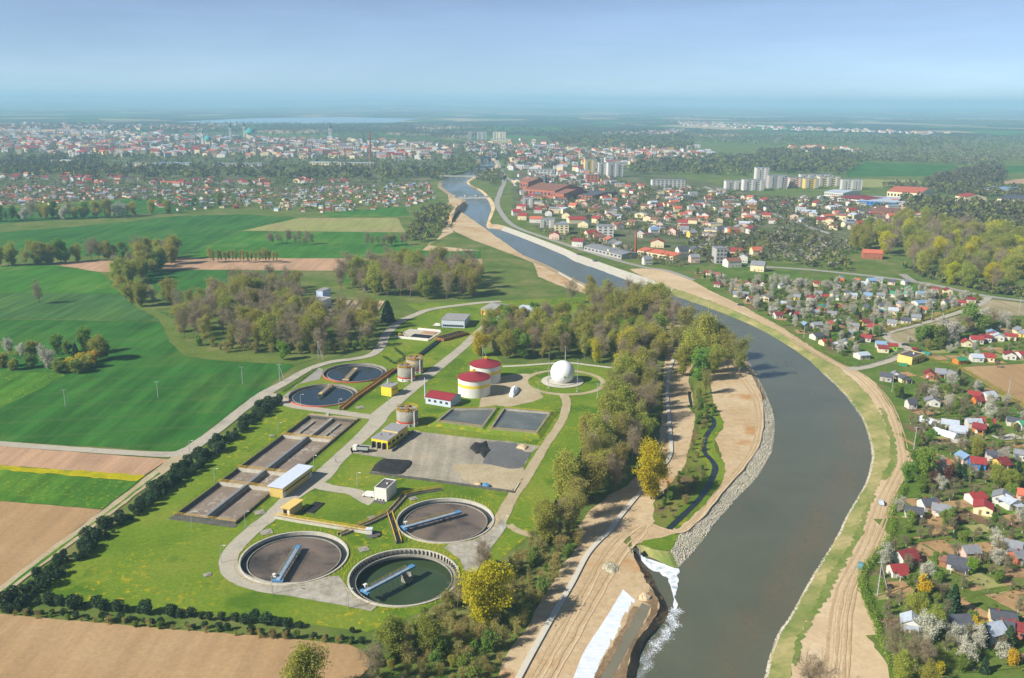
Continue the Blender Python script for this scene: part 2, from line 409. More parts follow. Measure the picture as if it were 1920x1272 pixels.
def mat_liquid(name, cols, scale, rough, foam=None, bump=0.1):
    t = NT(name); p = t.pos()
    col = t.ramp(t.noise(p, scale, 5.0, 0.6, 0.8), [(0.3 + 0.4 * i / (len(cols) - 1), c) for i, c in enumerate(cols)])
    if foam:
        k = t.noise(p, foam[2], 6.0, 0.7, 1.2)
        z = t.noise(p, 0.06, 2.0, 0.5)
        col = t.mix(t.math('MULTIPLY', t.ramp(k, [(foam[1], (0, 0, 0, 1)), (foam[1] + 0.12, (1, 1, 1, 1))]), t.ramp(z, [(0.45, (0, 0, 0, 1)), (0.6, (1, 1, 1, 1))])), col, foam[0])
    return t.bsdf(col, rough, 0.5, bump=t.noise(p, 1.6, 3.0, 0.6), bstr=bump, bdist=0.05, ior=1.33)
M['scum'] = mat_liquid('clarifier_scum', [S(50, 50, 48), S(112, 98, 86), S(128, 114, 100)], 0.055, 0.4, (S(60, 56, 50), 0.5, 0.9))
M['darkwater'] = mat_liquid('dark_tank_water', [S(34, 40, 44), S(44, 50, 54)], 0.1, 0.12)
M['greenwater'] = mat_liquid('green_tank_water', [S(48, 64, 40), S(62, 78, 50)], 0.05, 0.10)
M['clearwater'] = mat_liquid('clear_tank_water', [S(36, 48, 56), S(48, 60, 68)], 0.08, 0.08)
M['aeration'] = mat_liquid('aeration_sludge', [S(122, 108, 94), S(136, 120, 104), S(128, 114, 100)], 0.08, 0.5, (S(182, 172, 156), 0.49, 0.4))
M['pond'] = mat_liquid('thick_sludge', [S(84, 90, 90), S(108, 112, 108)], 0.12, 0.35, (S(140, 142, 138), 0.52, 0.6), 0.4)
M['silt'] = mat_liquid('silty_channel', [S(112, 108, 90), S(128, 122, 102)], 0.05, 0.25)
t = NT('foam'); p = t.pos()
M['foam'] = t.bsdf(t.ramp(t.noise(p, 0.5, 6.0, 0.7, 0.6), [(0.35, S(150, 165, 172)), (0.55, S(236, 240, 244))]), 0.6, 0.3)

# ------------------------------------------------------------------ river banks: (bank top px, waterline px)
WZ = -2.2
LB = [((1085, 1480), (1110, 1480)), ((1130, 1380), (1150, 1380)), ((1172, 1272), (1192, 1272)), ((1190, 1205), (1207, 1205)), ((1226, 1160), (1247, 1165)), ((1234, 1128), (1251, 1137)),
      ((1216, 1098), (1231, 1100)), ((1203, 1072), (1219, 1075)), ((1184, 1032), (1192, 1037)), ((1200, 1022), (1206, 1040)),
      ((1226, 1030), (1232, 1050)), ((1258, 1032), (1271, 1063)), ((1272, 1006), (1318, 1012)), ((1300, 984), (1340, 982)), ((1313, 971), (1358, 962)),
      ((1343, 932), (1385, 930)), ((1368, 902), (1411, 905)), ((1390, 879), (1432, 875)), ((1409, 858), (1441, 858)), ((1420, 838), (1448, 842)),
      ((1427, 815), (1452, 804)), ((1429, 783), (1450, 776)), ((1430, 753), (1439, 746)), ((1420, 725), (1428, 722)), ((1408, 702), (1416, 700)),
      ((1390, 676), (1398, 673)), ((1348, 642), (1356, 638)), ((1292, 617), (1299, 613)), ((1196, 577), (1202, 573)), ((1162, 560), (1168, 557)),
      ((1115, 545), (1121, 541)), ((1072, 528), (1078, 524)), ((1000, 493), (1006, 489)), ((905, 457), (911, 453)), ((884, 449), (890, 446)), ((848, 431), (855, 427)),
      ((845, 420), (853, 420)), ((857, 406), (865, 406)), ((868, 388), (876, 388)), ((864, 376), (872, 376)), ((840, 365), (847, 364)), ((820, 348), (828, 347)),
      ((836, 331), (842, 330)), ((876, 320), (882, 320)), ((894, 306), (899, 306)), ((892, 292), (896, 292))]
RB = [((1470, 1480), (1385, 1480)), ((1478, 1380), (1415, 1380)), ((1483, 1267), (1436, 1272)), ((1493, 1216), (1443, 1240)), ((1510, 1171), (1460, 1190)), ((1536, 1130), (1483, 1156)), ((1557, 1085), (1510, 1107)), ((1580, 1047), (1531, 1070)),
      ((1610, 1000), (1572, 1004)), ((1616, 967), (1584, 977)), ((1636, 932), (1605, 940)), ((1651, 905), (1623, 909)), ((1661, 885), (1631, 885)), ((1670, 860), (1636, 855)),
      ((1668, 830), (1631, 825)), ((1653, 780), (1617, 785)), ((1622, 735), (1580, 735)), ((1574, 691), (1543, 700)), ((1530, 662), (1508, 669)), ((1478, 632), (1464, 640)),
      ((1440, 612), (1429, 620)), ((1410, 598), (1398, 605)), ((1370, 580), (1354, 587)), ((1297, 552), (1288, 563)), ((1262, 541), (1257, 552)), ((1228, 528), (1222, 542)),
      ((1212, 521), (1205, 537)), ((1165, 506), (1158, 519)), ((1122, 491), (1117, 504)), ((1085, 478), (1080, 491)), ((1045, 461), (1040, 471)), ((945, 424), (940, 432)),
      ((920, 419), (913, 427)), ((923, 405), (916, 409)), ((928, 390), (921, 392)), ((923, 376), (915, 376)), ((905, 358), (900, 358)), ((880, 344), (875, 343)), ((894, 333), (889, 332)),
      ((928, 318), (922, 317)), ((935, 306), (929, 306)), ((918, 292), (914, 292))]
SN = 5
def bank(B):
    return smooth([G(*a).xy for a, b in B], SN), smooth([G(b[0], b[1], WZ).xy for a, b in B], SN)
LT, LW = bank(LB); RT, RW = bank(RB)
def lslice(i, j): return LT[i * SN:j * SN + 1]
def rslice(i, j): return RT[i * SN:j * SN + 1]
def bank_strip(name, top, wat, i, j, mat, sub=4):
    vs, fs = [], []
    a, b = i * SN, j * SN
    for k in range(a, b + 1):
        for q in range(sub + 1):
            u = q / sub; p = top[k].lerp(wat[k] + (wat[k] - top[k]) * 0.25, u)
            vs.append((p.x, p.y, 0.03 + (WZ * 1.25) * u + (random.uniform(-.12, .12) if 0 < q < sub else 0)))
    n = sub + 1
    for k in range(b - a):
        for q in range(sub): fs.append((k * n + q, k * n + q + 1, (k + 1) * n + q + 1, (k + 1) * n + q))
    o = mesh_obj(name, vs, fs, mat); o['kind'] = 'structure'; return o

# ------------------------------------------------------------------ tanks and basins need openings in the ground
TR = 17.6
TANKS = [G(552, 1043.5, 0.4), G(757.5, 1080, 0.4), G(835, 974, 0.4), G(605.5, 740, 0.7), G(665.5, 698, 0.7)]
def circle(c, r, n=64): return [Vector((c[0] + r * math.cos(2 * math.pi * i / n), c[1] + r * math.sin(2 * math.pi * i / n))) for i in range(n)]
BAS_SW, BAS_SE, BAS_NE, BAS_NW = (G(*q).xy for q in ((327, 968), (442, 985), (671, 788), (575, 786)))
bl = (BAS_NE + BAS_NW - BAS_SE - BAS_SW) / 2; BAS_L = bl.length; bd = bl.normalized(); bq = Vector((bd.y, -bd.x))
BAS_W = ((BAS_SE - BAS_SW).dot(bq) + (BAS_NE - BAS_NW).dot(bq)) / 2
bc = (BAS_SW + BAS_SE + BAS_NE + BAS_NW) / 4
BAS = [bc - bd * BAS_L / 2 - bq * BAS_W / 2, bc - bd * BAS_L / 2 + bq * BAS_W / 2, bc + bd * BAS_L / 2 + bq * BAS_W / 2, bc + bd * BAS_L / 2 - bq * BAS_W / 2]
HOLES = [circle(c, TR - 0.25) for c in TANKS] + [[BAS[0].lerp(bc, .004), BAS[1].lerp(bc, .004), BAS[2].lerp(bc, .004), BAS[3].lerp(bc, .004)]]

RIVER = LT + RT[::-1]
B = 45000.0
sheet('ground', None, 0.0, M['country'], holes=[RIVER] + HOLES, world_pts=[Vector(q) for q in ((-B, -800), (B, -800), (B, 2 * B), (-B, 2 * B))])

# water surface with a shallow mask near the right bank
wl = [p + (p - q).normalized() * -1.2 for p, q in zip(LW, LT)]; wr = [p + (p - q).normalized() * -1.2 for p, q in zip(RW, RT)]
gx, gy = np.meshgrid(np.arange(-150, 420, 5.0), np.arange(120, 760, 5.0)); gx = gx.ravel() + RNG.uniform(-1, 1, gx.size); gy = gy.ravel() + RNG.uniform(-1, 1, gy.size)
wpoly = wl + wr[::-1]
ink = inside(wpoly, gx, gy)
def seg_dist(X, Y, pl):
    d = np.full(len(X), 1e9)
    for p, q in zip(pl[:-1], pl[1:]):
        vx, vy = q.x - p.x, q.y - p.y; l2 = vx * vx + vy * vy + 1e-9
        u = np.clip(((X - p.x) * vx + (Y - p.y) * vy) / l2, 0, 1)
        d = np.minimum(d, np.hypot(X - p.x - u * vx, Y - p.y - u * vy))
    return d
vs2 = [Vector(p) for p in wpoly]; es2 = [(i, (i + 1) % len(wpoly)) for i in range(len(wpoly))]
vs2 += [Vector((x, y)) for x, y in zip(gx[ink], gy[ink])]
r = delaunay_2d_cdt(vs2, es2, [], 0, 1e-4)
V = np.array([(v.x, v.y, WZ) for v in r[0]]); Fa = np.array([f for f in r[2] if len(f) == 3], int)
c_ = V[Fa].mean(axis=1); Fa = Fa[inside(wpoly, c_[:, 0], c_[:, 1])]
e1 = V[Fa[:, 1]] - V[Fa[:, 0]]; e2 = V[Fa[:, 2]] - V[Fa[:, 0]]; fl = (e1[:, 0] * e2[:, 1] - e1[:, 1] * e2[:, 0]) < 0
Fa[fl] = Fa[fl][:, ::-1]
river = link(bpy.data.objects.new('river', np_mesh('river', V, [Fa], [M['water']]))); river['kind'] = 'structure'
dr, dl_ = seg_dist(V[:, 0], V[:, 1], RW), seg_dist(V[:, 0], V[:, 1], LW)
nearf = np.clip((520 - V[:, 1]) / 150, 0, 1)
sh = np.maximum(np.clip(1.2 - np.abs(dr - 7) / 8, 0, 1), 0.6 * np.clip(1 - np.abs(dl_ - 3) / 3, 0, 1)) * nearf
sh[np.minimum(dr, dl_) < 0.0] = 0
at = river.data.attributes.new('shallow', 'FLOAT', 'POINT'); at.data.foreach_set('value', sh[:len(river.data.vertices)].astype(np.float32))

nL, nR = len(LB) - 1, len(RB) - 1
bank_strip('silt_bank', LT, LW, 0, 8, M['mud']); bank_strip('culvert_bank', LT, LW, 8, 11, M['bankgrass'])
bank_strip('riprap_bank', LT, LW, 11, 22, M['riprap']); bank_strip('sand_bank', LT, LW, 22, nL, M['sand'])
bank_strip('grass_bank', RT, RW, 0, 24, M['bankgrass']); bank_strip('concrete_bank', RT, RW, 24, 31, M['concrete_pale']); bank_strip('sand_bank', RT, RW, 31, nR, M['sand'])

# ------------------------------------------------------------------ fields (photo-surveyed outlines)
Z1, Z2, Z3, Z4 = 0.06, 0.12, 0.18, 0.24
sheet('wheat_field', [(-260, 430), (0, 436), (160, 424), (330, 406), (460, 402), (560, 409), (452, 433), (330, 484), (200, 480), (0, 476), (-260, 476)], Z1, M['wheat'], 1.0, 20)
sheet('wheat_field', [(452, 434), (740, 436), (770, 462), (900, 468), (900, 486), (332, 485)], Z1, M['wheat2'], 1.0, 20)
sheet('khaki_field', [(562, 409), (745, 409), (760, 436), (454, 433)], Z1, M['khaki'], 1.0, 20)
sheet('wheat_field', [(-260, 388), (60, 391), (240, 374), (470, 362), (480, 372), (330, 398), (0, 420), (-260, 424)], Z1, M['wheat'], 1.0, 20)
sheet('wheat_field', [(600, 400), (760, 388), (770, 405), (620, 408)], Z1, M['wheat2'], 1.0, 20)
sheet('tilled_field', [(100, 492), (240, 486), (332, 484), (905, 486), (905, 509), (560, 508), (300, 505), (190, 511), (120, 500)], Z2, M['soil2'], 0.8, 15)
sheet('wheat_field', [(-260, 503), (100, 498), (190, 511), (206, 530), (228, 552), (-260, 545)], Z2, M['wheat2'], 0.8, 12)
sheet('wheat_field', [(272, 506), (560, 508), (565, 560), (340, 572), (290, 545)], Z1, M['wheat'], 0.8, 15)
sheet('wheat_field', [(640, 508), (905, 508), (905, 530), (640, 530)], Z1, M['wheat2'], 0.8, 15)
sheet('wheat_field', [(-260, 546), (228, 552), (262, 580), (335, 590), (330, 602), (300, 602), (-260, 595)], Z2, M['wheat3'], 0.5, 12)
sheet('wheat_field', [(-260, 596), (300, 603), (318, 640), (345, 668), (420, 676), (556, 682), (500, 728), (450, 762), (400, 800), (352, 838), (330, 847), (0, 828), (-260, 808)], Z2, M['wheat'], 0.4, 8)
sheet('rape_field', [(-260, 700), (0, 697), (118, 701), (124, 706), (0, 766), (-260, 880)], Z3, M['rape'], 0.4, 6)
sheet('tilled_field', [(-260, 812), (0, 838), (318, 862), (268, 893), (0, 873), (-260, 842)], Z3, M['soil2'], 0.3, 5)
sheet('rape_flower_strip', [(-260, 842), (0, 873), (272, 893), (258, 903), (0, 882), (-260, 850)], Z4, M['yellow'], 0.7, 3)
sheet('rape_field', [(-260, 850), (0, 880), (266, 898), (192, 956), (0, 940), (-260, 905)], Z3, M['rape'], 0.4, 5)
sheet('tilled_field', [(-260, 905), (0, 940), (192, 956), (0, 1105), (-260, 1270)], Z3, M['soil'], 0.3, 5)
sheet('tilled_field', [(-200, 1138), (0, 1152), (310, 1180), (560, 1200), (655, 1211), (682, 1222), (696, 1240), (690, 1258), (650, 1290), (560, 1400), (-200, 1400)], Z3, M['soil'], 0.3, 4)
sheet('headland', [(200, 512), (262, 580), (300, 600), (318, 640), (345, 668), (420, 678), (556, 684), (600, 672), (420, 664), (350, 650), (325, 600), (262, 565), (215, 520)], Z3, M['gardenlawn'], 0.6, 6)

# right: fields beyond the allotments
sheet('tilled_field', [(1795, 690), (1860, 686), (2100, 672), (2100, 800), (1930, 772)], Z2, M['soil'], 0.4, 6)
sheet('fallow_field', [(1665, 628), (1690, 622), (1800, 592), (1845, 568), (1860, 562), (2060, 586), (2060, 600), (1900, 592), (1800, 618), (1730, 640), (1690, 645), (1668, 640)], Z2, M['stubble'], 0.4, 6)
sheet('meadow', [(1585, 318), (1625, 305), (1790, 310), (1800, 318), (1740, 330), (1590, 332)], Z2, M['wheat'], 1, 20)
sheet('meadow', [(1880, 312), (1960, 310), (1960, 325), (1880, 324)], Z2, M['wheat'], 1, 20)
sheet('tilled_field', [(1880, 340), (1960, 330), (1960, 345), (1880, 345)], Z2, M['soil2'], 1, 20)
sheet('meadow', [(1600, 336), (1720, 338), (1730, 345), (1640, 352), (1600, 350)], Z2, M['khaki'], 1, 20)
sheet('lake', [(330, 229), (400, 226), (480, 222), (620, 220), (790, 223), (740, 230), (620, 232), (430, 232)], 0.5, M['clearwater'], 30, 300)
for q in ([(1600, 229), (1700, 231), (1850, 237), (1850, 238.5), (1700, 234), (1600, 232)], [(1255, 227), (1400, 229), (1560, 232), (1560, 234), (1400, 231.5), (1255, 229)], [(60, 205), (240, 207), (240, 208.5), (60, 206.5)], [(185, 223), (300, 225), (330, 227), (190, 226)], [(1790, 222), (1920, 223), (1920, 225), (1790, 224)], [(900, 225), (990, 224), (985, 226), (900, 227)], [(1640, 222), (1760, 224), (1760, 226), (1640, 224)], [(1300, 217), (1470, 219), (1470, 220.5), (1300, 218.5)], [(930, 213), (1120, 214), (1120, 215.5), (930, 214.5)], [(0, 215), (120, 215.5), (120, 217), (0, 216.5)]): sheet('distant_field', q, 1.0, M['stubble'], 15, 300)

M['verge'] = mat_ground('verge_grass', [S(104, 124, 58), S(126, 136, 72), S(146, 142, 86)], 0.08, 0.6, None, 0.5)
sheet('town_ground', [(955, 300), (1130, 305), (1340, 345), (1440, 366), (1700, 378), (1720, 420), (1610, 440), (1570, 470), (1400, 480), (1310, 500), (1180, 482), (1080, 452), (1000, 425), (962, 395)], .03, M['townmix'], 3, 20)
sheet('town_ground', [(0, 246), (480, 256), (860, 272), (860, 318), (800, 346), (640, 352), (480, 360), (0, 386), (-200, 386), (-200, 246)], .03, M['townmix'], 3, 40)
# ------------------------------------------------------------------ plant lawn, left bank
sheet('lawn', [(512, 752), (400, 838), (250, 956), (95, 1090), (92, 1122), (330, 1148), (560, 1168), (690, 1186), (800, 1145), (900, 1080), (1015, 985), (1062, 906), (1092, 847), (1139, 742), (1163, 692), (1060, 680), (945, 684),
               (900, 640), (930, 600), (900, 575), (800, 585), (745, 612), (716, 660), (690, 672), (600, 690), (540, 722)], Z1, M['lawn'], 0.3, 5, holes=HOLES)
sheet('yard_lawn', [(760, 570), (900, 566), (1120, 556), (1130, 590), (1040, 600), (930, 604), (800, 590)], Z1 - .02, M['lawn'], 0.5, 8)
sheet('sand', [(932, 1268), (880, 1380), (700, 1500)] + [(760, 1500), (1040, 1500)] + lslice(0, 8) + [(1172, 1018), (1180, 1004), (1222, 990), (1232, 972), (1224, 945), (1250, 918), (1278, 885), (1289, 860), (1297, 825), (1304, 783), (1299, 740), (1290, 716), (1296, 690), (1310, 660), (1290, 640), (1250, 630),
               (1250, 660), (1244, 700), (1243, 760), (1236, 821), (1199, 888), (1177, 911), (1145, 928), (1122, 947), (1102, 960), (1086, 986), (1092, 1008), (1070, 1040), (1052, 1068), (1029, 1102), (1005, 1147), (984, 1184), (960, 1216), (937, 1244)], Z2, M['sand'], 0.5, 4)
sheet('beach', [(1180, 1004), (1184, 1024), (1204, 1018)] + [(1240, 1012), (1262, 1003)] + lslice(13, 24) + [(1396, 690), (1372, 672), (1340, 664), (1330, 700), (1336, 753), (1351, 781), (1353, 798), (1340, 823), (1353, 855), (1346, 896), (1325, 926), (1299, 958), (1274, 980), (1252, 998), (1224, 988)], Z2 + .02, M['sand'], 0.4, 4)
sheet('culvert_grass', [Vector(p) for p in lslice(9, 12)] + [(1262, 1003), (1240, 1010), (1205, 1014)], Z3, M['lawn'], 0.3, 2)
sheet('creek_meadow', [(1299, 735), (1304, 783), (1297, 825), (1289, 860), (1278, 885), (1250, 918), (1226, 950), (1224, 975), (1248, 997), (1274, 979), (1299, 957), (1325, 927), (1346, 897), (1353, 856), (1338, 824), (1354, 798), (1351, 780), (1336, 752), (1326, 715), (1318, 690), (1300, 690)], Z3, M['wild'], 0.6, 3)
sheet('sand', [(1010, 520), (1060, 540), (1125, 558), (1180, 590), (1200, 606), (1240, 612), (1250, 630), (1290, 640), (1310, 660), (1340, 664), (1330, 650)] + lslice(26, 32)[::1], Z2, M['sand'], 0.5, 8)
sheet('gravel_bar', [(800, 460), (850, 436)] + lslice(32, 40)[::-1] + [(840, 380), (838, 420), (820, 450), (790, 470), (850, 472), (900, 470)], Z2, M['sand'], 0.6, 10)
# creek
strip('creek', [(1293, 735), (1296, 760), (1312, 775), (1334, 783), (1338, 798), (1322, 822), (1321, 848), (1336, 866), (1341, 880), (1332, 905), (1310, 938), (1280, 968), (1254, 993)], [1.4, 1.6, 1.6, 1.8, 2.2, 2.4, 2.2, 2.2, 2.6, 2.4, 2.4, 2.4, 2.4], Z4, M['darkwater'], 6, 0.15)
strip('creek_bank', [(1296, 760), (1312, 775), (1336, 783), (1340, 798), (1324, 822), (1324, 848), (1338, 866), (1343, 880), (1334, 905), (1312, 938), (1282, 968), (1258, 990)], [5, 6, 7, 8, 8, 9, 8, 7, 7, 6, 6, 4], Z3 + .02, M['lawn'], 6, 0.5)
# silt channel beside the fabric sheet, and its spoil bar
sheet('silt_channel', [(1204, 1132), (1220, 1137), (1212, 1158), (1195, 1188), (1174, 1225), (1151, 1265), (1100, 1370), (1080, 1370), (1127, 1268), (1149, 1228), (1170, 1188), (1192, 1150)], Z3, M['silt'], 0.2, 2)
sheet('spoil_bar', [(1194, 1122), (1215, 1110)] + lslice(2, 6)[::-1] + [(1150, 1272), (1174, 1227), (1195, 1190), (1213, 1160), (1222, 1137), (1206, 1130)], Z3 - .02, M['mud'], 0.4, 2)
strip('spoil_edge', [(1192, 1138), (1178, 1168), (1160, 1200), (1140, 1236), (1122, 1270), (1075, 1370)], 1.8, Z3 + .02, M['mud'], 5, 0.4)

# right bank: sandy haul road between the river bank and the allotment hedge
sheet('haul_road', [Vector(p) for p in rslice(0, 26)] + [(1180, 505), (1240, 506), (1290, 522), (1330, 545), (1390, 573), (1420, 590), (1470, 617), (1520, 650), (1560, 676), (1597, 692), (1640, 717), (1660, 753), (1681, 783), (1694, 821), (1696, 843), (1710, 851), (1711, 877), (1702, 892),
               (1690, 911), (1680, 940), (1675, 965), (1672, 990), (1666, 1010), (1656, 1024), (1636, 1042), (1613, 1077), (1610, 1103), (1625, 1137), (1638, 1167), (1647, 1197), (1640, 1216), (1657, 1237), (1668, 1272), (1700, 1380), (1720, 1480)], Z2, M['sand_pale'], 0.5, 3, smooth_n=2)
strip('verge', [(1489, 1250), (1500, 1200), (1520, 1160), (1543, 1120), (1563, 1080), (1585, 1045), (1612, 1000), (1622, 962), (1641, 930)], [1.2, 1.8, 2.0, 2.6, 2.8, 2.2, 2.0, 1.6, 1.2], Z3, M['verge'], 12, 0.7)
strip('verge', [(1655, 900), (1668, 880), (1675, 858), (1674, 835), (1660, 782), (1650, 765)], [2.6, 2.8, 2.8, 2.6, 2.6, 2], Z3, M['verge'], 12, 0.7)
sheet('allotment_ground', [(1668, 1275), (1658, 1238), (1642, 1216), (1648, 1197), (1626, 1137), (1611, 1103), (1614, 1077), (1637, 1043), (1662, 1014), (1668, 990), (1671, 966), (1678, 940), (1691, 911), (1712, 877), (1711, 851), (1697, 843), (1682, 783), (1661, 753), (1642, 717), (1600, 692), (1640, 690), (1690, 690), (1740, 690), (1795, 690), (1930, 772), (2100, 800), (2100, 1500), (1720, 1500)], Z1, M['garden'], 0.4, 5)
sheet('allotment_ground', [(1240, 507), (1290, 521), (1330, 544), (1390, 572), (1420, 589), (1470, 616), (1520, 649), (1560, 675), (1600, 690), (1665, 672), (1690, 655), (1660, 640), (1662, 625), (1800, 588), (1848, 558), (1700, 530), (1600, 516), (1480, 500), (1320, 496)], Z1, M['garden'], 0.4, 6)
sheet('allotment_ground', [(1660, 640), (1690, 648), (1735, 642), (1810, 620), (1900, 594), (2060, 604), (2060, 675), (1860, 685), (1795, 690), (1690, 690), (1700, 660)], Z1 + .01, M['garden'], 0.4, 6)

# ------------------------------------------------------------------ roads
strip('country_road', [(-260, 812), (0, 833), (120, 842), (240, 850), (320, 853), (352, 845)], [5, 5, 5, 5, 6, 7], Z4 + .015, M['road'], 6, 0.15)
strip('country_road', [(346, 851), (400, 812), (462, 763), (498, 738), (535, 718), (577, 694), (619, 680), (660, 674.5), (692, 668), (711, 655), (727, 625), (750, 604), (779, 591), (812, 580), (896, 569), (940, 566)], [7, 6, 6, 7, 6, 5, 5, 5, 5.5, 6, 6, 6, 6, 6, 6, 6], Z4 + .03, M['road'], 6, 0.15)
strip('field_track', [(352, 846), (318, 872), (270, 908), (200, 962), (100, 1036), (0, 1112), (-180, 1250)], [7, 6, 5, 5, 5, 5, 5], Z4 - .01, M['track'], 6, 0.3)
strip('grass_median', [(300, 888), (270, 910), (200, 964), (100, 1038), (0, 1114), (-180, 1252)], 1.0, Z4 + .01, M['rape'], 6, 0.25)
strip('plant_road', [(938, 588), (898, 623), (864, 655), (792, 713), (746, 750), (713, 778), (706, 792), (671, 827), (629, 866), (600, 896), (550, 930), (508, 969), (480, 990), (446, 1022), (429, 1047), (432, 1070), (450, 1086), (477, 1096), (512, 1103), (570, 1106)],
      [6, 6, 6, 7, 8, 9, 8, 6.5, 6.5, 9, 7, 6, 6, 6, 6, 6, 6, 6, 6.5, 8], Z3, M['road'], 6, 0.12)
strip('plant_road', [(716, 784), (692, 782), (629, 773), (577, 766), (546, 760), (525, 750), (500, 741)], [8, 6, 5.5, 5.5, 6, 7, 8], Z3 - .02, M['road'], 6, 0.12)
strip('plant_road', [(590, 908), (620, 916), (662, 923), (690, 935), (705, 939)], [7, 5.5, 5.5, 8, 10], Z3 - .02, M['road'], 6, 0.12)
sheet('concrete_apron', [(508, 1098), (556, 1095), (616, 1082), (636, 1081), (648, 1098), (662, 1118), (708, 1135), (697, 1147), (600, 1129), (508, 1112)], Z3 + .02, M['slab'], 0.15, 3)
sheet('concrete_apron', [(833, 1029), (842, 1021), (892, 1013), (925, 988), (940, 975), (952, 985), (934, 1012), (912, 1041), (892, 1076), (871, 1070), (862, 1049)], Z3 + .02, M['slab'], 0.15, 3)
sheet('pad_by_tank', [(520, 752), (560, 722), (598, 690), (606, 694), (600, 712), (555, 722), (540, 742)], Z3 - .03, M['asphalt'], 0.2, 3)
strip('gravel_road', [(1058, 742), (1062, 758), (1056, 784), (1040, 811), (1021, 838), (998, 877), (980, 905), (962, 930), (942, 968), (928, 992)], [5, 4.5, 4, 4, 4, 4.5, 5, 4.5, 5, 6], Z3, M['track'], 6, 0.2)
strip('wheel_track', [(955, 985), (968, 995), (990, 1003), (1012, 1008)], 3.0, Z3 - .02, M['track'], 6, 0.3)
strip('boundary_path', [(942, 688), (980, 686), (1060, 681), (1110, 686), (1163, 692)], 2.6, Z3, M['concrete_pale'], 5, 0.05)
RC = G(1058, 717)
rg = MB().lathe([(19.4, Z3), (22.4, Z3)], 64).build('ring_road', M['track']); rg.location = (RC.x, RC.y, 0); rg['kind'] = 'structure'
strip('plant_road', [(935, 712), (960, 706), (985, 704), (1000, 706)], 5, Z3 - .02, M['track'], 5, 0.2)
sheet('bare_ground', [(925, 712), (950, 708), (985, 706), (990, 722), (1010, 735), (1020, 745), (990, 756), (950, 764), (930, 760), (900, 765), (905, 740)], Z2, M['track'], 0.6, 3)
# allotment roads and the main road beyond
strip('allotment_road', [(1590, 694), (1625, 688), (1665, 676), (1690, 664), (1698, 655), (1690, 648), (1670, 640), (1662, 630), (1672, 622), (1720, 610), (1780, 592), (1820, 578), (1842, 568), (1850, 558)], [7, 6.5, 7, 10, 9, 6, 5, 5, 5, 5, 5, 5, 6, 8], Z4, M['road'], 6, 0.15)
strip('main_road', [(1400, 500), (1500, 505), (1620, 517), (1700, 527), (1750, 535), (1800, 546), (1850, 556), (1920, 565), (2060, 580)], 7.5, Z4 + .02, M['asphalt'], 6, 0.1)
strip('main_road', [(1692, 515), (1702, 522), (1712, 528)], 7, Z4, M['asphalt'], 4, 0.1)
strip('riverside_road', [(925, 290), (945, 330), (938, 360), (932, 380), (940, 400), (965, 425), (1040, 452), (1120, 478), (1200, 500), (1250, 508), (1300, 526)], [8, 8, 8, 8, 7, 7, 7, 7, 6, 6, 5], Z4, M['asphalt'], 6, 0.2)
strip('street', [(945, 330), (990, 360), (1040, 385), (1100, 400), (1180, 412), (1300, 425), (1420, 440), (1500, 470)], 7, Z3, M['asphalt'], 6, 0.2)
strip('street', [(1320, 350), (1420, 390), (1500, 420), (1560, 440)], 7, Z3, M['asphalt'], 6, 0.2)
# ------------------------------------------------------------------ treatment plant
def mp(key, c, **kw): M[key] = mat_plain(key + '_paint', c, **kw)
mp('ywall', S(222, 192, 112), objvar=0.05, var=0.07); mp('ybright', S(232, 204, 60), var=0.08); mp('ytan', S(214, 182, 116), var=0.08)
mp('white', S(222, 218, 208), var=0.06); mp('tin', S(206, 214, 226), rough=0.45, spec=0.4, var=0.06); mp('darkroof', S(92, 88, 88), var=0.15)
mp('greyroof', S(150, 148, 146), var=0.12); mp('yrail', S(212, 172, 44), rough=0.6); mp('blue', S(84, 136, 176), rough=0.5, var=0.12); mp('deckgrey', S(150, 168, 184), var=0.1)
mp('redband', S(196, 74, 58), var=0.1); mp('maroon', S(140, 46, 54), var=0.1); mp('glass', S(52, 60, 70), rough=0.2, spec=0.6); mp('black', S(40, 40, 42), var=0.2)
mp('rust', S(150, 104, 58), var=0.25); mp('dome', S(238, 238, 238), rough=0.4, spec=0.4, var=0.03); mp('steel', S(170, 172, 172), rough=0.5, var=0.1); mp('cladgrey', S(196, 204, 214), var=0.05)
mp('tarp', S(236, 240, 246), var=0.05, scale=1.5); mp('pink', S(220, 196, 180), var=0.06); mp('tyre', S(34, 34, 36)); mp('brick', S(150, 84, 62), var=0.2); mp('wood', S(150, 120, 84), var=0.2)
mp('tinblue', S(196, 214, 236), rough=0.6, var=0.05)
mp('wallpale', S(200, 194, 178), var=0.08, scale=1.0)
PLANT = 'treatment plant structures'
def rail(mb, p0, p1, z, h=1.0, mi=0, gap=3.0, r=0.055):
    p0, p1 = Vector((p0[0], p0[1], z)), Vector((p1[0], p1[1], z)); n = max(1, int((p1 - p0).length / gap)); up = Vector((0, 0, h))
    for i in range(n + 1):
        q = p0.lerp(p1, i / n); mb.box((q.x, q.y, z + h / 2), (r * 1.4, r * 1.4, h), 0, mi)
    for k in (0.5, 1.0):
        mb.tube([p0 + up * k, p1 + up * k], r, 4, mi)
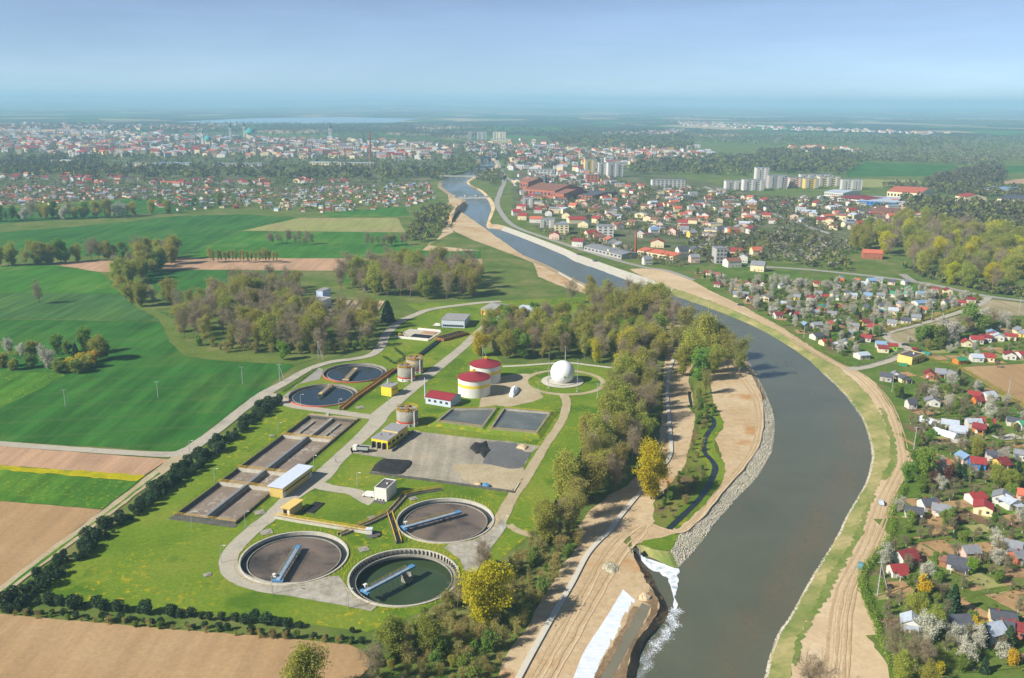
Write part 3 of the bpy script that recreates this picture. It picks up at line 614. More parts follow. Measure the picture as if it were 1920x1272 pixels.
def clarifier(i, label, rim_px, hub_px, deep=False, red=False, water='scum', over=0.0, bridge_mat='blue', deck='deckgrey', half=True):
    c = TANKS[i]; root = empty('clarifier_tank', (c.x, c.y, 0)); top = 0.75 if red else 0.45
    wz = -3.0 if deep else (-0.35 if red else -0.75)
    MB().lathe([(TR - .55, wz - 1.2), (TR - .55, top), (TR, top), (TR, -0.1)], 72, mis=[0, 0, 1 if red else 0]).build('wall', [M['concrete_pale'] if not red else M['concrete'], M['redband']], root)
    if deep:
        MB().lathe([(TR - 2.6, -1.3), (TR - 2.6, -0.7), (TR - 2.4, -0.7), (TR - 2.4, -1.15), (TR - .58, -1.15)], 72).build('launder', M['concrete'], root)
        mb = MB()
        for k in range(72):
            a = 2 * math.pi * k / 72; mb.box(((TR - .85) * math.cos(a), (TR - .85) * math.sin(a), -0.35), (0.5, 0.22, 1.4), a)
        b = mb.build('wall_bracket', M['concrete_dark'], root); b['kind'] = 'stuff'
        MB().disc(TR - .5, wz, 72).build('water', M[water], root)
    else:
        MB().lathe([(TR - .5, wz - .05), (TR - 2.9, wz - .05)], 72).build('launder_water', M['darkwater'], root)
        MB().lathe([(TR - 2.5, wz - .3), (TR - 2.5, wz + .3), (TR - 2.75, wz + .3), (TR - 2.75, wz - .3)], 72).build('weir', M['concrete'], root)
        MB().disc(TR - 2.7, wz, 72).build('water', M[water], root)
    mb = MB()
    if not red:
        for k in range(64):
            a = 2 * math.pi * (k + .5) / 64; mb.box(((TR + 1.3) * math.cos(a), (TR + 1.3) * math.sin(a), 0.55), (0.11, 0.11, 1.1), a)
        b = mb.build('guard_post', M['yrail'], root); b['kind'] = 'stuff'
    a0, a1 = G(*rim_px, 0.8) - c, G(*hub_px, 0.8) - c
    d = (a1 - a0).xy; ln = d.length; an = math.atan2(d.y, d.x)
    br = empty('bridge', (a0.x, a0.y, 0), an); br.parent = root
    zt = top + 0.55
    MB().box((ln / 2, 0, zt), (ln, 1.5, 0.16)).build('deck', M[deck], br)
    g = MB()
    for s in (-1, 1): g.box((ln / 2, s * 0.82, zt - .1), (ln, 0.16, 0.62))
    g.box((ln - 1.2, 0, zt + .12), (2.4, 1.9, 0.1)); g.box((0.3, 0, zt - .35), (1.0, 3.6, 0.5))
    g.build('girder', M[bridge_mat], br)
    r_ = MB(); rail(r_, (2, .8), (ln - 3, .8), zt, 1.0); rail(r_, (2, -.8), (ln - 3, -.8), zt, 1.0) if not red else None
    r_.build('railing', M['yrail'] if bridge_mat == 'blue' else M['ytan'], br)
    for k in range(8):
        x = 3 + k * (ln - 6) / 8; MB().tube([(x, -.9, zt - .2), (x + .4, -2.6 if deep else -1.4, wz - .1)], 0.07, 4).build('scraper_arm', M['steel' if deep else 'black'], br)
    if not red:
        cb = MB().box((1.8, 1.6, zt + .9), (1.1, 0.9, 0.25)); cb.box((1.8, 1.6, zt + .35), (.35, .35, .9)); cb.build('control_cabinet', M['white'], br)
    h0 = G(*hub_px, 0.4) - c; hp = a0.xy + d.normalized() * min(ln - .5, TR)
    if deep: MB().lathe([(1.9, wz - .5), (1.9, wz + 1.9), (1.6, wz + 1.9), (1.6, wz - .5)], 20, (hp.x, hp.y)).build('centre_column', M['concrete'], root)
    else: MB().lathe([(1.7, wz - .2), (1.7, wz + .3), (1.5, wz + .3), (1.5, wz - .2)], 20, (hp.x, hp.y)).build('feed_well', M['concrete_dark'], root)
    return T(root, label, 'tank', 'round clarifier tanks')
clarifier(0, 'round clarifier with brown scum and a short blue scraper bridge', (520, 1089), (560, 1024))
clarifier(1, 'round drained tank with deep green water and blue bridge', (683, 1110), (776, 1061), deep=True, water='greenwater')
clarifier(2, 'round clarifier with scum and long blue bridge beside the gravel road', (756, 990), (864, 960))
clarifier(3, 'clear blue water clarifier with red rim beside the yellow flume', (622, 722), (600, 741), red=True, water='clearwater', bridge_mat='ytan', deck='concrete')
clarifier(4, 'clear blue water clarifier with red rim beside the country road', (648, 713), (668, 692), red=True, water='clearwater', bridge_mat='ytan', deck='concrete')

# rectangular aeration basins
ab = empty('aeration_basin', (bc.x, bc.y, 0), math.atan2(bd.y, bd.x))      # local x runs along the basin, y across (left positive)
Lh, Wh = BAS_L / 2, BAS_W / 2; TOPZ = 0.9
frac = lambda px: (G(*px).xy - bc).dot(bd)
x1, x2, x3 = frac((412, 908)), frac((445, 881)), frac((530, 819))
w_ = MB()
for s in (-1, 1): w_.box((0, s * (Wh - .2), TOPZ / 2 - 1.6), (BAS_L, 0.4, TOPZ + 3.2)); w_.box((s * (Lh - .2), 0, TOPZ / 2 - 1.602), (0.4, BAS_W - .8, TOPZ + 3.196))
w_.build('outer_wall', M['concrete_dark'], ab)
MB().box((0, 0, TOPZ / 2 - 1.61), (BAS_L - .8, 1.5, TOPZ + 3.2)).build('divider_wall', M['concrete'], ab)
for x in (x1, x2, x3):
    for s in (-1, 1): MB().box((x, s * (Wh / 2 + .18), TOPZ / 2 - 1.62), (1.0, Wh - 1.15, TOPZ + 3.18)).build('cross_wall', M['concrete_pale'], ab)
xs_ = [-Lh + .4, x1 - .5, x1 + .5, x2 - .5, x2 + .5, x3 - .5, x3 + .5, Lh - .4]
for k in range(4):
    a, b = xs_[2 * k], xs_[2 * k + 1]
    for s in (-1, 1): MB().box(((a + b) / 2, s * (Wh / 2 + .18), -1.2), (b - a, Wh - 1.2, 1.6)).build('sludge_water', M['aeration'], ab)
r_ = MB()
for s in (-1, 1): rail(r_, (-Lh, s * (Wh + .1)), (Lh, s * (Wh + .1)), TOPZ, 1.0, gap=4)
rail(r_, (-Lh, -Wh), (-Lh, Wh), TOPZ); rail(r_, (Lh, -Wh), (Lh, Wh), TOPZ)
for x in (x1, x2, x3):
    for d in (-.5, .5): rail(r_, (x + d, -Wh), (x + d, Wh), TOPZ)
r_.build('railing', M['yrail'], ab)
p_ = MB()
for d in (-.45, 0, .4): p_.tube([(-Lh + 1, d, TOPZ + .45), (x3, d, TOPZ + .45)], 0.16, 6)
p_.build('air_pipe', M['steel'], ab)
for x in (x3 + 3, x3 + 6): MB().box(((x3 + Lh) / 2 + 1, -Wh * .45 if x < x3 + 4 else Wh * .6, -0.3), ((Lh - x3) * .6, 1.4, 1.0)).build('baffle_wall', M['concrete'], ab)
MB().box((Lh + 1.6, 0, 0.5), (2.6, BAS_W, 1.0)).build('inlet_channel', M['concrete'], ab)
mb = MB().box((Lh + 1.8, 3.0, 1.6), (1.6, 1.4, 1.2)); mb.build('gate_motor', M['steel'], ab)
MB().box((-Lh - 1.2, 0, 0.12), (2.4, BAS_W + 2, .24)).build('apron', M['concrete_dark'], ab)
T(ab, 'long rectangular aeration basin of brown foaming sludge with yellow railings', 'basin', PLANT)

def foot(A, B_, C, z=0.0):
    a, b, c = (G(q[0], q[1], z).xy for q in (A, B_, C))
    u = b - a; w = u.length; u = u / w; v = Vector((-u.y, u.x)); d = (c - b).dot(v)
    ctr = (a + b) / 2 + v * d / 2
    return ctr, w, d, math.atan2(u.y, u.x)
def windows(root, spec, mat='glass'):
    """spec: list of (face, position along face, z, width, height); faces f=front r=right"""
    for face, c, z, w, h, W_, D_ in spec:
        mb = MB()
        if face == 'f': mb.box((c, -D_ / 2 - .02, z), (w, 0.1, h))
        else: mb.box((W_ / 2 + .02, c, z), (0.1, w, h))
        mb.build('window', M[mat], root)
def flat_building(name, label, A, B_, C, h, wall, roofm, cat='building', parapet=0.35, over=0.0, group=PLANT, roof_z=None):
    ctr, w, d, an = foot(A, B_, C)
    root = empty(name, (ctr.x, ctr.y, 0), an)
    MB().box((0, 0, h / 2), (w, d, h)).build('wall', M[wall], root)
    if over: MB().box((0, 0, h + .14), (w + 2 * over, d + 2 * over, 0.28)).build('roof', M[roofm], root)
    else:
        MB().box((0, 0, h + .03), (w - .5, d - .5, 0.06)).build('roof', M[roofm], root)
        p = MB()
        for s in (-1, 1): p.box((s * (w / 2 - .13), 0, h + parapet / 2 - .02), (.28, d + .04, parapet)); p.box((0, s * (d / 2 - .13), h + parapet / 2 - .022), (w - .52, .28, parapet))
        p.build('parapet', M[wall], root)
    return T(root, label, cat, group), w, d, an

o, w, d, an = flat_building('filter_hall', 'long yellow hall with pale tin roof beside the aeration basin', (506, 931), (531, 935), (579, 893), 4.2, 'ywall', 'tin', over=0.5)
for k in range(12):
    MB().box((w / 2 + .04, -d / 2 + (k + .5) * d / 12, 2.35), (0.08, d / 12 - .1, 0.5)).build('window', M['glass'], o)
MB().box((w / 2 + .05, -d / 2 + .9, 1.2), (0.1, 1.3, 2.4)).build('door', M['tinblue'], o); MB().box((w / 2 + .05, d / 2 - 1.2, 1.2), (0.1, 1.4, 2.4)).build('door', M['tinblue'], o)
for k in range(9): MB().box((-w / 2 + (k + .5) * w / 9, -d / 2 - .03, 2.0), (0.08, 0.08, 3.9)).build('cladding_seam', M['ytan'], o)
o, w, d, an = flat_building('pump_shed', 'small tan shed with slanted yellow roof and open front', (530, 967), (544, 970), (561, 953), 3.2, 'ytan', 'ywall', over=0.5)
MB().box((-.4, -d / 2 - .03, 1.35), (w * .5, 0.08, 2.5)).build('opening', M['black'], o); MB().box((w * .3, -d / 2 - .05, 1.7), (w * .22, 0.1, 1.2)).build('panel', M['white'], o)
o, w, d, an = flat_building('office_block', 'tall white cube building with dark flat roof beside parked van', (702.5, 938), (725, 941.5), (740, 923), 4.9, 'white', 'darkroof', parapet=.4)
MB().box((0.5, .5, 5.15), (.6, .6, .5)).build('roof_vent', M['white'], o)
for k in range(3): MB().box((-w / 4 + k * w / 4, -d / 2 - .04, .55), (.7, .08, .6)).build('window', M['glass'], o)
MB().box((0, -d / 2 - 1.2, 0.12), (w, 2.2, .12)).build('doorstep', M['concrete_dark'], o)
# garage with two roof levels
ctr, w, d, an = foot((697, 839), (727, 844), (758, 816))
o = empty('garage', (ctr.x, ctr.y, 0), an)
MB().box((0, -d * .25, 2.1), (w, d * .5, 4.2)).build('wall', M['ybright'], o); MB().box((0, d * .25 + .01, 2.4), (w, d * .5, 4.8)).build('rear_wall', M['ywall'], o)
MB().box((0, -d * .25 - .1, 4.3), (w + .5, d * .5, .22)).build('roof', M['greyroof'], o); MB().box((0, d * .25 + .15, 4.93), (w + .4, d * .5, .22)).build('rear_roof', M['greyroof'], o)
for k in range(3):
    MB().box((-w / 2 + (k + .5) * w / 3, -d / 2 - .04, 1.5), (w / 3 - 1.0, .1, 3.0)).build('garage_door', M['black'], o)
    MB().box((-w / 2 + (k + .17) * w / 3, -d / 2 - .5, 1.5), (.12, 1.3, 3.0)).build('door_leaf', M['steel'], o)
for k in range(4): MB().box((w / 2 + .04, -d / 2 + 1.5 + k * d / 5, 2.4), (.1, d / 8, 1.2)).build('window', M['glass'], o)
for k in (-1, 1): MB().lathe([(.25, 4.4), (.25, 5.0), (.05, 5.1)], 8, (k * w * .2, -d * .2 + k)).build('roof_vent', M['concrete_dark'], o)
T(o, 'yellow garage with grey two level roof and dark open doors', 'garage', PLANT)
o, w, d, an = flat_building('control_house', 'small bright yellow house with grey flat roof by the flume', (715, 741.5), (734, 744.5), (746, 737), 5.0, 'ybright', 'greyroof', over=.25)
windows(o, [('r', k * d / 4, 3.2, .9, 1.0, w, d) for k in (-1, 0, 1)])
MB().box((-w * .3, d * .2, 6.4), (.7, .7, 2.4)).build('vent_stack', M['steel'], o)
o, w, d, an = flat_building('machine_hall', 'white clad machine hall with low pale roof by the road', (828, 614), (871, 616), (884, 604), 5.2, 'cladgrey', 'greyroof', over=.3)
for k in range(11): MB().box((-w / 2 + (k + 1) * w / 12, -d / 2 - .04, 1.4), (w / 14, .1, 1.3)).build('window', M['glass'], o)
for k in range(3): MB().box((w / 2 + .04, -d / 3 + k * d / 3, 1.6), (.1, 2.2, 3.0)).build('gate', M['steel'], o)
def gabled(name, label, A, B_, C, h, rh, wall, roofm, cat='house', group=PLANT, nwin=4, over=.35, ridge='x', doors=0):
    ctr, w, d, an = foot(A, B_, C); root = empty(name, (ctr.x, ctr.y, 0), an)
    gable_parts(root, w, d, h, rh, wall, roofm, over, ridge)
    for k in range(nwin): MB().box((-w / 2 + (k + .7) * w / (nwin + .4), -d / 2 - .03, h * .55), (w / nwin * .4, .08, h * .32)).build('window', M['glass'], root)
    for k in range(doors): MB().box((-w / 2 + (k + .3) * w / (doors + .4), -d / 2 - .04, h * .4), (w / doors * .3, .08, h * .8)).build('door', M['maroon'], root)
    return T(root, label, cat, group)
def gable_mesh(w, d, h, rh, over, ridge):
    """returns wall verts/faces and roof verts/faces (roof is a slab 0.12 thick)"""
    a, b = w / 2, d / 2
    if ridge == 'x': wv = [(-a, -b, 0), (a, -b, 0), (a, b, 0), (-a, b, 0), (-a, -b, h), (a, -b, h), (a, b, h), (-a, b, h), (-a, 0, h + rh), (a, 0, h + rh)]; wf = [(0, 1, 5, 4), (1, 2, 6, 9, 5), (2, 3, 7, 6), (3, 0, 4, 8, 7)]
    else: wv = [(-a, -b, 0), (a, -b, 0), (a, b, 0), (-a, b, 0), (-a, -b, h), (a, -b, h), (a, b, h), (-a, b, h), (0, -b, h + rh), (0, b, h + rh)]; wf = [(0, 1, 5, 8, 4), (1, 2, 6, 5), (2, 3, 7, 9, 6), (3, 0, 4, 7)]
    def slope(p):
        rv, rf = [], []
        for s in (-1, 1):
            k = len(rv)
            sl_ = rh / (b if ridge == 'x' else a)
            e = (b if ridge == 'x' else a) + over; L = (a if ridge == 'x' else b) + over
            for zz in (.03, .15):
                for (q, r) in ((-L, e), (L, e), (L, 0), (-L, 0)):
                    z = h + rh - sl_ * r + zz
                    rv.append((q, s * r, z) if ridge == 'x' else (s * r, q, z))
            rf += [tuple(k + i for i in f) for f in ((0, 1, 2, 3), (4, 5, 6, 7), (0, 1, 5, 4), (1, 2, 6, 5), (3, 0, 4, 7))]
        return rv, rf
    rv, rf = slope(0)
    return wv, wf, rv, rf
def gable_parts(root, w, d, h, rh, wall, roofm, over=.35, ridge='x'):
    wv, wf, rv, rf = gable_mesh(w, d, h, rh, over, ridge)
    mesh_obj('wall', wv, wf, M[wall], root)
    return mesh_obj('roof', rv, rf, M[roofm], root)
gabled('workshop', 'yellow workshop with maroon doors and grey gabled roof', (902, 590), (922, 594), (940, 580), 4.2, 2.2, 'ywall', 'greyroof', 'workshop', doors=2, nwin=3)
flat_building('store_hall', 'pale yellow store with light flat roof behind the trees', (948, 602), (985, 606), (996, 586), 4.6, 'ywall', 'tin', 'store', over=.3)
gabled('bungalow', 'low yellow bungalow with grey roof and maroon doors', (1020, 601), (1050, 603), (1054, 592), 3.4, 1.6, 'ywall', 'greyroof', 'house', doors=3)

# digesters
def silo(px, dia, h, label, roof=False):
    c = G(*px); o = empty('digester', (c.x, c.y, 0)); R = dia / 2
    if roof:
        MB().lathe([(R, 0), (R, h * .55), (R, h * .72), (R, h)], 40, mis=[0, 1, 0]).build('wall', [M['white'], M['ybright']], o, True)
        MB().lathe([(R + .3, h - .05), (R + .3, h + .15), (.6, h + 3.0)], 40).build('roof', M['maroon'], o)
        MB().box((0, 0, h + 3.4), (1.6, 1.6, 1.2)).build('hatch', M['yrail'], o)
        return T(o, label, 'digester', 'maroon roofed digesters')
    MB().lathe([(R, 0), (R, 1.6), (R, 2.5), (R, h), (R - .4, h), (R - .4, h - .8)], 36, mis=[0, 1, 2, 2, 2]).build('wall', [M['white'], M['redband'], M['concrete']], o, True)
    MB().disc(R - .3, h - .7, 36).build('roof', M['rust'], o)
    mb = MB()
    for k in range(28):
        a = 2 * math.pi * k / 28; mb.box((R * math.cos(a), R * math.sin(a), h + .5), (.14, .14, 1.0), a)
    for z in (.55, 1.05):
        for k in range(36):
            a, b = 2 * math.pi * k / 36, 2 * math.pi * (k + 1) / 36; mb.tube([(R * math.cos(a), R * math.sin(a), h + z), (R * math.cos(b), R * math.sin(b), h + z)], .07, 4)
    mb.build('railing', M['yrail'], o)
    MB().box((0, 0, h + .25), (R * 1.9, 1.4, .5)).build('walkway', M['concrete'], o); MB().box((0, 0, h + .4), (1.3, R * 1.8, .4)).build('pipe_bridge', M['rust'], o)
    for k in range(9):
        a = 2 * math.pi * k / 9 + .2; MB().box(((R + .01) * math.cos(a), (R + .01) * math.sin(a), .9), (.1, .7, .7), a).build('window', M['glass'], o)
    MB().tube([(R * .75, -R * .85, 0), (R * .75, -R * .85, h)], .3, 8).build('downpipe', M['white'], o)
    return T(o, label, 'digester', 'concrete sludge silos')
silo((762, 712), 9.3, 7.6, 'round concrete silo with red band behind the small yellow house')
silo((777.5, 697), 9.3, 7.6, 'round concrete silo with red band, rear one of the adjoining pair')
silo((764, 795), 10.0, 7.4, 'round concrete silo with red band standing alone by the garage')
silo((910, 714), 16.5, 9.5, 'white digester with maroon cone roof and yellow stripe, beside the path', True)
silo((889, 738), 16.5, 9.0, 'white digester with maroon cone roof and yellow stripe, by the sludge ponds', True)
gabled('boiler_house', 'low blue grey boiler house with maroon roof by the main road', (798, 757), (845, 765), (858, 752), 3.6, 1.8, 'cladgrey', 'maroon', 'building')
MB_ = MB().tube([(0, 0, 0), (0, 0, 11)], [.35, .25], 8); o = MB_.build('flue_pipe', M['cladgrey']); o.location = G(797, 748)
T(o, 'slim blue grey steel flue beside the boiler house', 'chimney')
# gas holder
c = G(1054.5, 716); o = empty('gas_holder', (c.x, c.y, 0))
MB().lathe([(11.3, .2), (11.3, .45), (0.01, .5)], 48).build('base_slab', M['concrete_pale'], o)
MB().lathe([(8.2, .46), (8.2, .6), (7.8, .6), (7.8, .46)], 48).build('pipe_ring', M['concrete'], o)
R = 6.5; prof = [(R * math.cos(a), 5.2 + R * math.sin(a)) for a in np.linspace(-math.pi * .28, math.pi / 2, 22)]
MB().lathe([(max(r, .01), z) for r, z in prof], 48).build('sphere', M['dome'], o, True)
e = MB()   # small leaf emblem on the skin
a0, e0 = -1.42, -0.12
for (du, dv, wd, hg, mi) in ((-.06, .05, .5, 1.0, 0), (.03, .02, .45, .7, 0), (.09, -.02, .3, .4, 1), (0, -.08, 1.1, .18, 0)):
    vs_ = []
    for sx_, sz_ in ((-.5, -.5), (.5, -.5), (.6, .4), (-.2, .5)):
        A_, E_ = a0 + du + sx_ * wd / R, e0 + dv + sz_ * hg / R; q = R + .03
        vs_.append((q * math.cos(E_) * math.cos(A_), q * math.cos(E_) * math.sin(A_), 5.2 + q * math.sin(E_)))
    e.add(vs_, [(0, 1, 2, 3)], mi)
mp('emblem', S(70, 150, 110)); e.build('emblem', [M['emblem'], M['redband']], o)
T(o, 'white spherical gas holder on a round pale slab', 'gas holder')
def mast(px, h, label, r=.16, name='mast', mat='steel', group='slender masts by the gas holder'):
    o = MB().tube([(0, 0, 0), (0, 0, h * .5), (0, 0, h)], [r, r * .8, r * .5], 6).box((0, 0, .2), (.9, .9, .4)).build(name, M[mat]); o.location = G(*px)
    return T(o, label, 'mast', group)
mast((1028.5, 729), 20, 'tall thin steel mast in front of the gas holder slab'); mast((1082, 735), 18, 'tall thin steel mast beside the white gas holder')
mast((1060, 677), 9, 'pale concrete post standing behind the gas holder', .3)
# sludge ponds (raised, embanked)
def pond(corners, label):
    w = [G(q[0], q[1], 1.2).xy for q in corners]; ctr = sum(w, Vector((0, 0))) / 4
    o = empty('sludge_pond', (ctr.x, ctr.y, 0)); q = [p - ctr for p in w]; s = lambda k: [p * k for p in q]
    mb = MB(); a, b, c, d = [(p.x, p.y, 0) for p in s(1.28)], [(p.x, p.y, 1.25) for p in s(1.0)], [(p.x, p.y, 1.25) for p in s(.93)], [(p.x, p.y, .3) for p in s(.9)]
    vs_ = a + b; mb.add(vs_, [(i, (i + 1) % 4, 4 + (i + 1) % 4, 4 + i) for i in range(4)]); mb.build('embankment', M['lawn'], o)
    mb = MB(); mb.add(b + c + d, [(i, (i + 1) % 4, 4 + (i + 1) % 4, 4 + i) for i in range(4)] + [(4 + i, 4 + (i + 1) % 4, 8 + (i + 1) % 4, 8 + i) for i in range(4)]); mb.build('rim', M['concrete'], o)
    MB().add([(p.x, p.y, .5) for p in s(.93)], [(0, 1, 2, 3)]).build('sludge', M['pond'], o)
    r_ = MB()
    for i in range(4): rail(r_, s(.96)[i], s(.96)[(i + 1) % 4], 1.25, .8, gap=5)
    r_.build('railing', M['yrail'], o)
    return T(o, label, 'pond', 'square sludge ponds')
pond([(917, 804.6), (1006, 813), (1034, 773), (944, 765)], 'square sludge pond of grey crust with yellow rim, beside the gravel road')
pond([(816, 791), (905, 802), (932, 764.5), (846, 766)], 'square sludge pond of grey crust with yellow rim, below the digesters')

# sludge yard
sheet('sludge_yard', [(775, 808), (880, 822), (950, 828), (1014, 838), (996, 850), (981, 878), (987, 888), (976, 905), (962, 923), (880, 911), (800, 900), (694, 887), (722, 860), (660, 850), (656, 843), (668, 834), (735, 842), (764, 820)], Z3, M['yard'], 0.3, 3)
sheet('sludge_layer', [(915, 828), (970, 832), (968, 843), (996, 850), (981, 876), (962, 880), (905, 870), (915, 850)], Z3 + .03, M['yarddark'], 0.6, 2)
def heap(name, px, h, mat, label, n=5, cat='heap', group='heaps in the sludge yard'):
    w = smooth(P2(px) + [P2(px)[0]], 4)[:-1]; ctr = sum(w, Vector((0, 0))) / len(w); rg_ = random.Random(len(label))
    vs_, fs_ = [], []; k = len(w); prof = [(1.0, .0), (.82, .55), (.6, .85), (.35, .95), (.12, 1.0)]
    for s, z in prof:
        for p in w:
            j = 1 + rg_.uniform(-.08, .08); q = (p - ctr) * s * j; vs_.append((q.x, q.y, .2 + h * z * (1 + rg_.uniform(-.15, .15) * (z > 0)) - (.15 if z == 0 else 0)))
    for i in range(len(prof) - 1): fs_ += [(i * k + j, i * k + (j + 1) % k, (i + 1) * k + (j + 1) % k, (i + 1) * k + j) for j in range(k)]
    fs_.append(tuple((len(prof) - 1) * k + j for j in range(k)))
    o = mesh_obj(name, vs_, fs_, mat); o.location = (ctr.x, ctr.y, 0)
    return T(o, label, cat, group)
heap('sludge_heap', [(695, 885), (721, 861), (776, 866), (764, 882), (748, 892), (720, 889)], .6, M['sludge'], 'flat black sludge heap at the corner of the yard')
heap('sludge_heap', [(880, 842), (884, 836), (892, 829), (902, 831), (912, 827), (916, 838), (921, 846), (915, 852), (908, 861), (900, 852), (892, 853), (886, 846)], .7, M['sludge'], 'black sludge heap spreading in the middle of the yard')
heap('sludge_heap', [(968, 840), (978, 834), (990, 838), (984, 845)], .9, M['sand'], 'small sandy mound at the far yard edge')
heap('tarp_heap', [(903, 912), (912, 909), (921, 914), (912, 917)], 1.2, M['blue'], 'small heap under dark blue tarp beside the yard wall')
heap('rubble_heap', [(888, 912), (896, 906), (904, 909), (900, 914)], 1.1, M['sand'], 'small brown earth heap beside the yard wall')
heap('wrapped_heap', [(954, 743), (958, 733), (967, 727), (973, 731), (968, 740), (961, 746)], 2.2, M['tarp'], 'long heap wrapped in white sheet near the digesters', group='wrapped heap')
rb = heap('rubble_heap', [(1131, 1064), (1138, 1054), (1150, 1058), (1158, 1066), (1152, 1077), (1138, 1074)], .8, M['riprap'], 'pale heap of broken stones on the sand', group='heaps on the sand')
rgs = np.random.default_rng(9); Vs_, Fs_ = [], []
for k in range(260):
    rr_, aa_ = 2.6 * math.sqrt(rgs.uniform()), rgs.uniform(0, 6.28); ov = np.array([(1, 0, 0), (-1, 0, 0), (0, 1, 0), (0, -1, 0), (0, 0, 1), (0, 0, -1)], float) * rgs.uniform(.12, .34) * rgs.uniform(.6, 1.2, (6, 1))
    Vs_.append(ov + np.array([rr_ * math.cos(aa_), rr_ * math.sin(aa_) * 1.1, .25 + .8 * max(0, 1 - (rr_ / 2.4) ** 2)])); Fs_.append(np.array([(0, 2, 4), (2, 1, 4), (1, 3, 4), (3, 0, 4), (2, 0, 5), (1, 2, 5), (3, 1, 5), (0, 3, 5)]) + 6 * k)
mp('stone', S(188, 180, 160), var=.3, scale=.8)
st_ = link(bpy.data.objects.new('stones', np_mesh('stones', np.concatenate(Vs_), [np.concatenate(Fs_)], [M['stone']])), rb); st_['kind'] = 'stuff'
heap('rubble_heap', [(1197, 1120), (1206, 1114), (1222, 1121), (1215, 1128), (1200, 1127)], 1.0, M['sand_pale'], 'pale sand mound at the head of the silt channel', group='heaps on the sand')
def low_wall(pts, h, th, mat, name, label, z0=0.0, n=3, cat='wall', group=None):
    L, R = strip_pts(pts, th, n); k = len(L)
    vs_ = [(p.x, p.y, z) for z in (z0, h) for p in L] + [(p.x, p.y, z) for z in (z0, h) for p in R]
    fs_ = []
    for i in range(k - 1): fs_ += [(i, i + 1, k + i + 1, k + i), (2 * k + i + 1, 2 * k + i, 3 * k + i, 3 * k + i + 1), (k + i, k + i + 1, 3 * k + i + 1, 3 * k + i)]
    fs_ += [(0, k, 3 * k, 2 * k), (k - 1, 3 * k - 1, 4 * k - 1, 2 * k - 1)]
    o = mesh_obj(name, vs_, fs_, mat); return T(o, label, cat, group)
low_wall([(694, 889), (800, 902), (880, 913), (963, 925)], 1.0, .5, M['concrete_dark'], 'retaining_wall', 'dark low wall along the front edge of the sludge yard')
low_wall([(735, 848), (750, 836), (775, 810)], 1.1, .45, M['concrete_dark'], 'retaining_wall', 'dark low wall between the garage and the sludge yard')
low_wall([(963, 924), (974, 906)], .5, .5, M['concrete_pale'], 'retaining_wall', 'short low wall at the yard exit by the gravel road')
low_wall([(920, 1372), (973, 1272), (1001, 1220), (1037, 1156), (1072, 1096), (1099, 1045), (1121, 1018), (1140, 1000), (1162, 971), (1201, 924), (1235, 886), (1252, 864), (1258, 847), (1257, 825), (1254, 783), (1251, 740), (1255, 700), (1266, 662), (1270, 629), (1253, 609), (1210, 588), (1131, 557), (1085, 533), (1048, 512)], .55, 1.7, M['wallpale'], 'flood_wall', 'long pale concrete flood wall running along the sand', .0, 8)
# perimeter fence, each panel a piece
fpts = [(1163, 692), (1139, 742), (1092, 847), (1062, 906), (1036, 956), (1015, 996)]
fo = empty('perimeter_fence', G(*fpts[0])); f0 = Vector(G(*fpts[0]))
fl = resample([p for p in P2(fpts)], 6.0)
for i in range(len(fl) - 1):
    a, b = fl[i], fl[i + 1]; c_ = (a + b) / 2; d = b - a
    q = MB().box((0, 0, .95), (d.length - .25, .06, 1.8)).build('panel', M['concrete_dark'], fo); q.location = (c_.x - f0.x, c_.y - f0.y, 0); q.rotation_euler[2] = math.atan2(d.y, d.x)
    q = MB().box((0, 0, 1.1), (.18, .18, 2.2)).build('post', M['concrete'], fo); q.location = (a.x - f0.x, a.y - f0.y, 0)
T(fo, 'grey panel fence between the lawn and the wood', 'fence')

sheet('yard_sand', [(850, 872), (905, 871), (962, 881), (981, 878), (987, 889), (976, 905), (962, 921), (900, 912), (870, 900)], Z3 + .02, M['track'], 0.8, 2)
# wheel ruts on the sandy roads
M['rut'] = mat_ground('wheel_ruts', [S(176, 150, 114), S(188, 164, 128)], 0.2, 0.9, None, 0.4); M['rut_pale'] = mat_ground('pale_ruts', [S(204, 182, 146), S(198, 174, 138)], 0.2, 0.9, None, 0.4)
HR = [(1560, 1285), (1565, 1220), (1570, 1160), (1580, 1110), (1598, 1070), (1625, 1020), (1642, 975), (1655, 940), (1675, 900), (1688, 868), (1684, 838), (1672, 790), (1650, 745), (1610, 705), (1560, 680), (1500, 646), (1440, 606), (1370, 572), (1300, 540)]
for dx, wd, mt in ((-14, .9, 'rut'), (-6, .5, 'rut_pale'), (4, .7, 'rut'), (10, .5, 'rut_pale'), (20, .8, 'rut'), (30, .5, 'rut')): strip('wheel_rut', [(x + dx * (.35 + .65 * max(0, (y - 640) / 640)), y) for x, y in HR], wd, Z2 + .03 + .002 * (dx + 20), M[mt], 5, .22)
SR = [(985, 1290), (1030, 1210), (1075, 1130), (1120, 1050), (1160, 1005), (1210, 985), (1262, 1000), (1300, 975), (1350, 915), (1395, 862), (1415, 820), (1418, 775), (1405, 735), (1370, 690)]
for dx, wd, mt in ((0, .8, 'rut'), (9, .6, 'rut'), (20, .5, 'rut_pale'), (34, .9, 'rut'), (46, .6, 'rut_pale')): strip('wheel_rut', [(x + dx * (1 if i < 5 else .25), y) for i, (x, y) in enumerate(SR)], wd, Z2 + .06 + .001 * dx, M[mt], 5, .25)
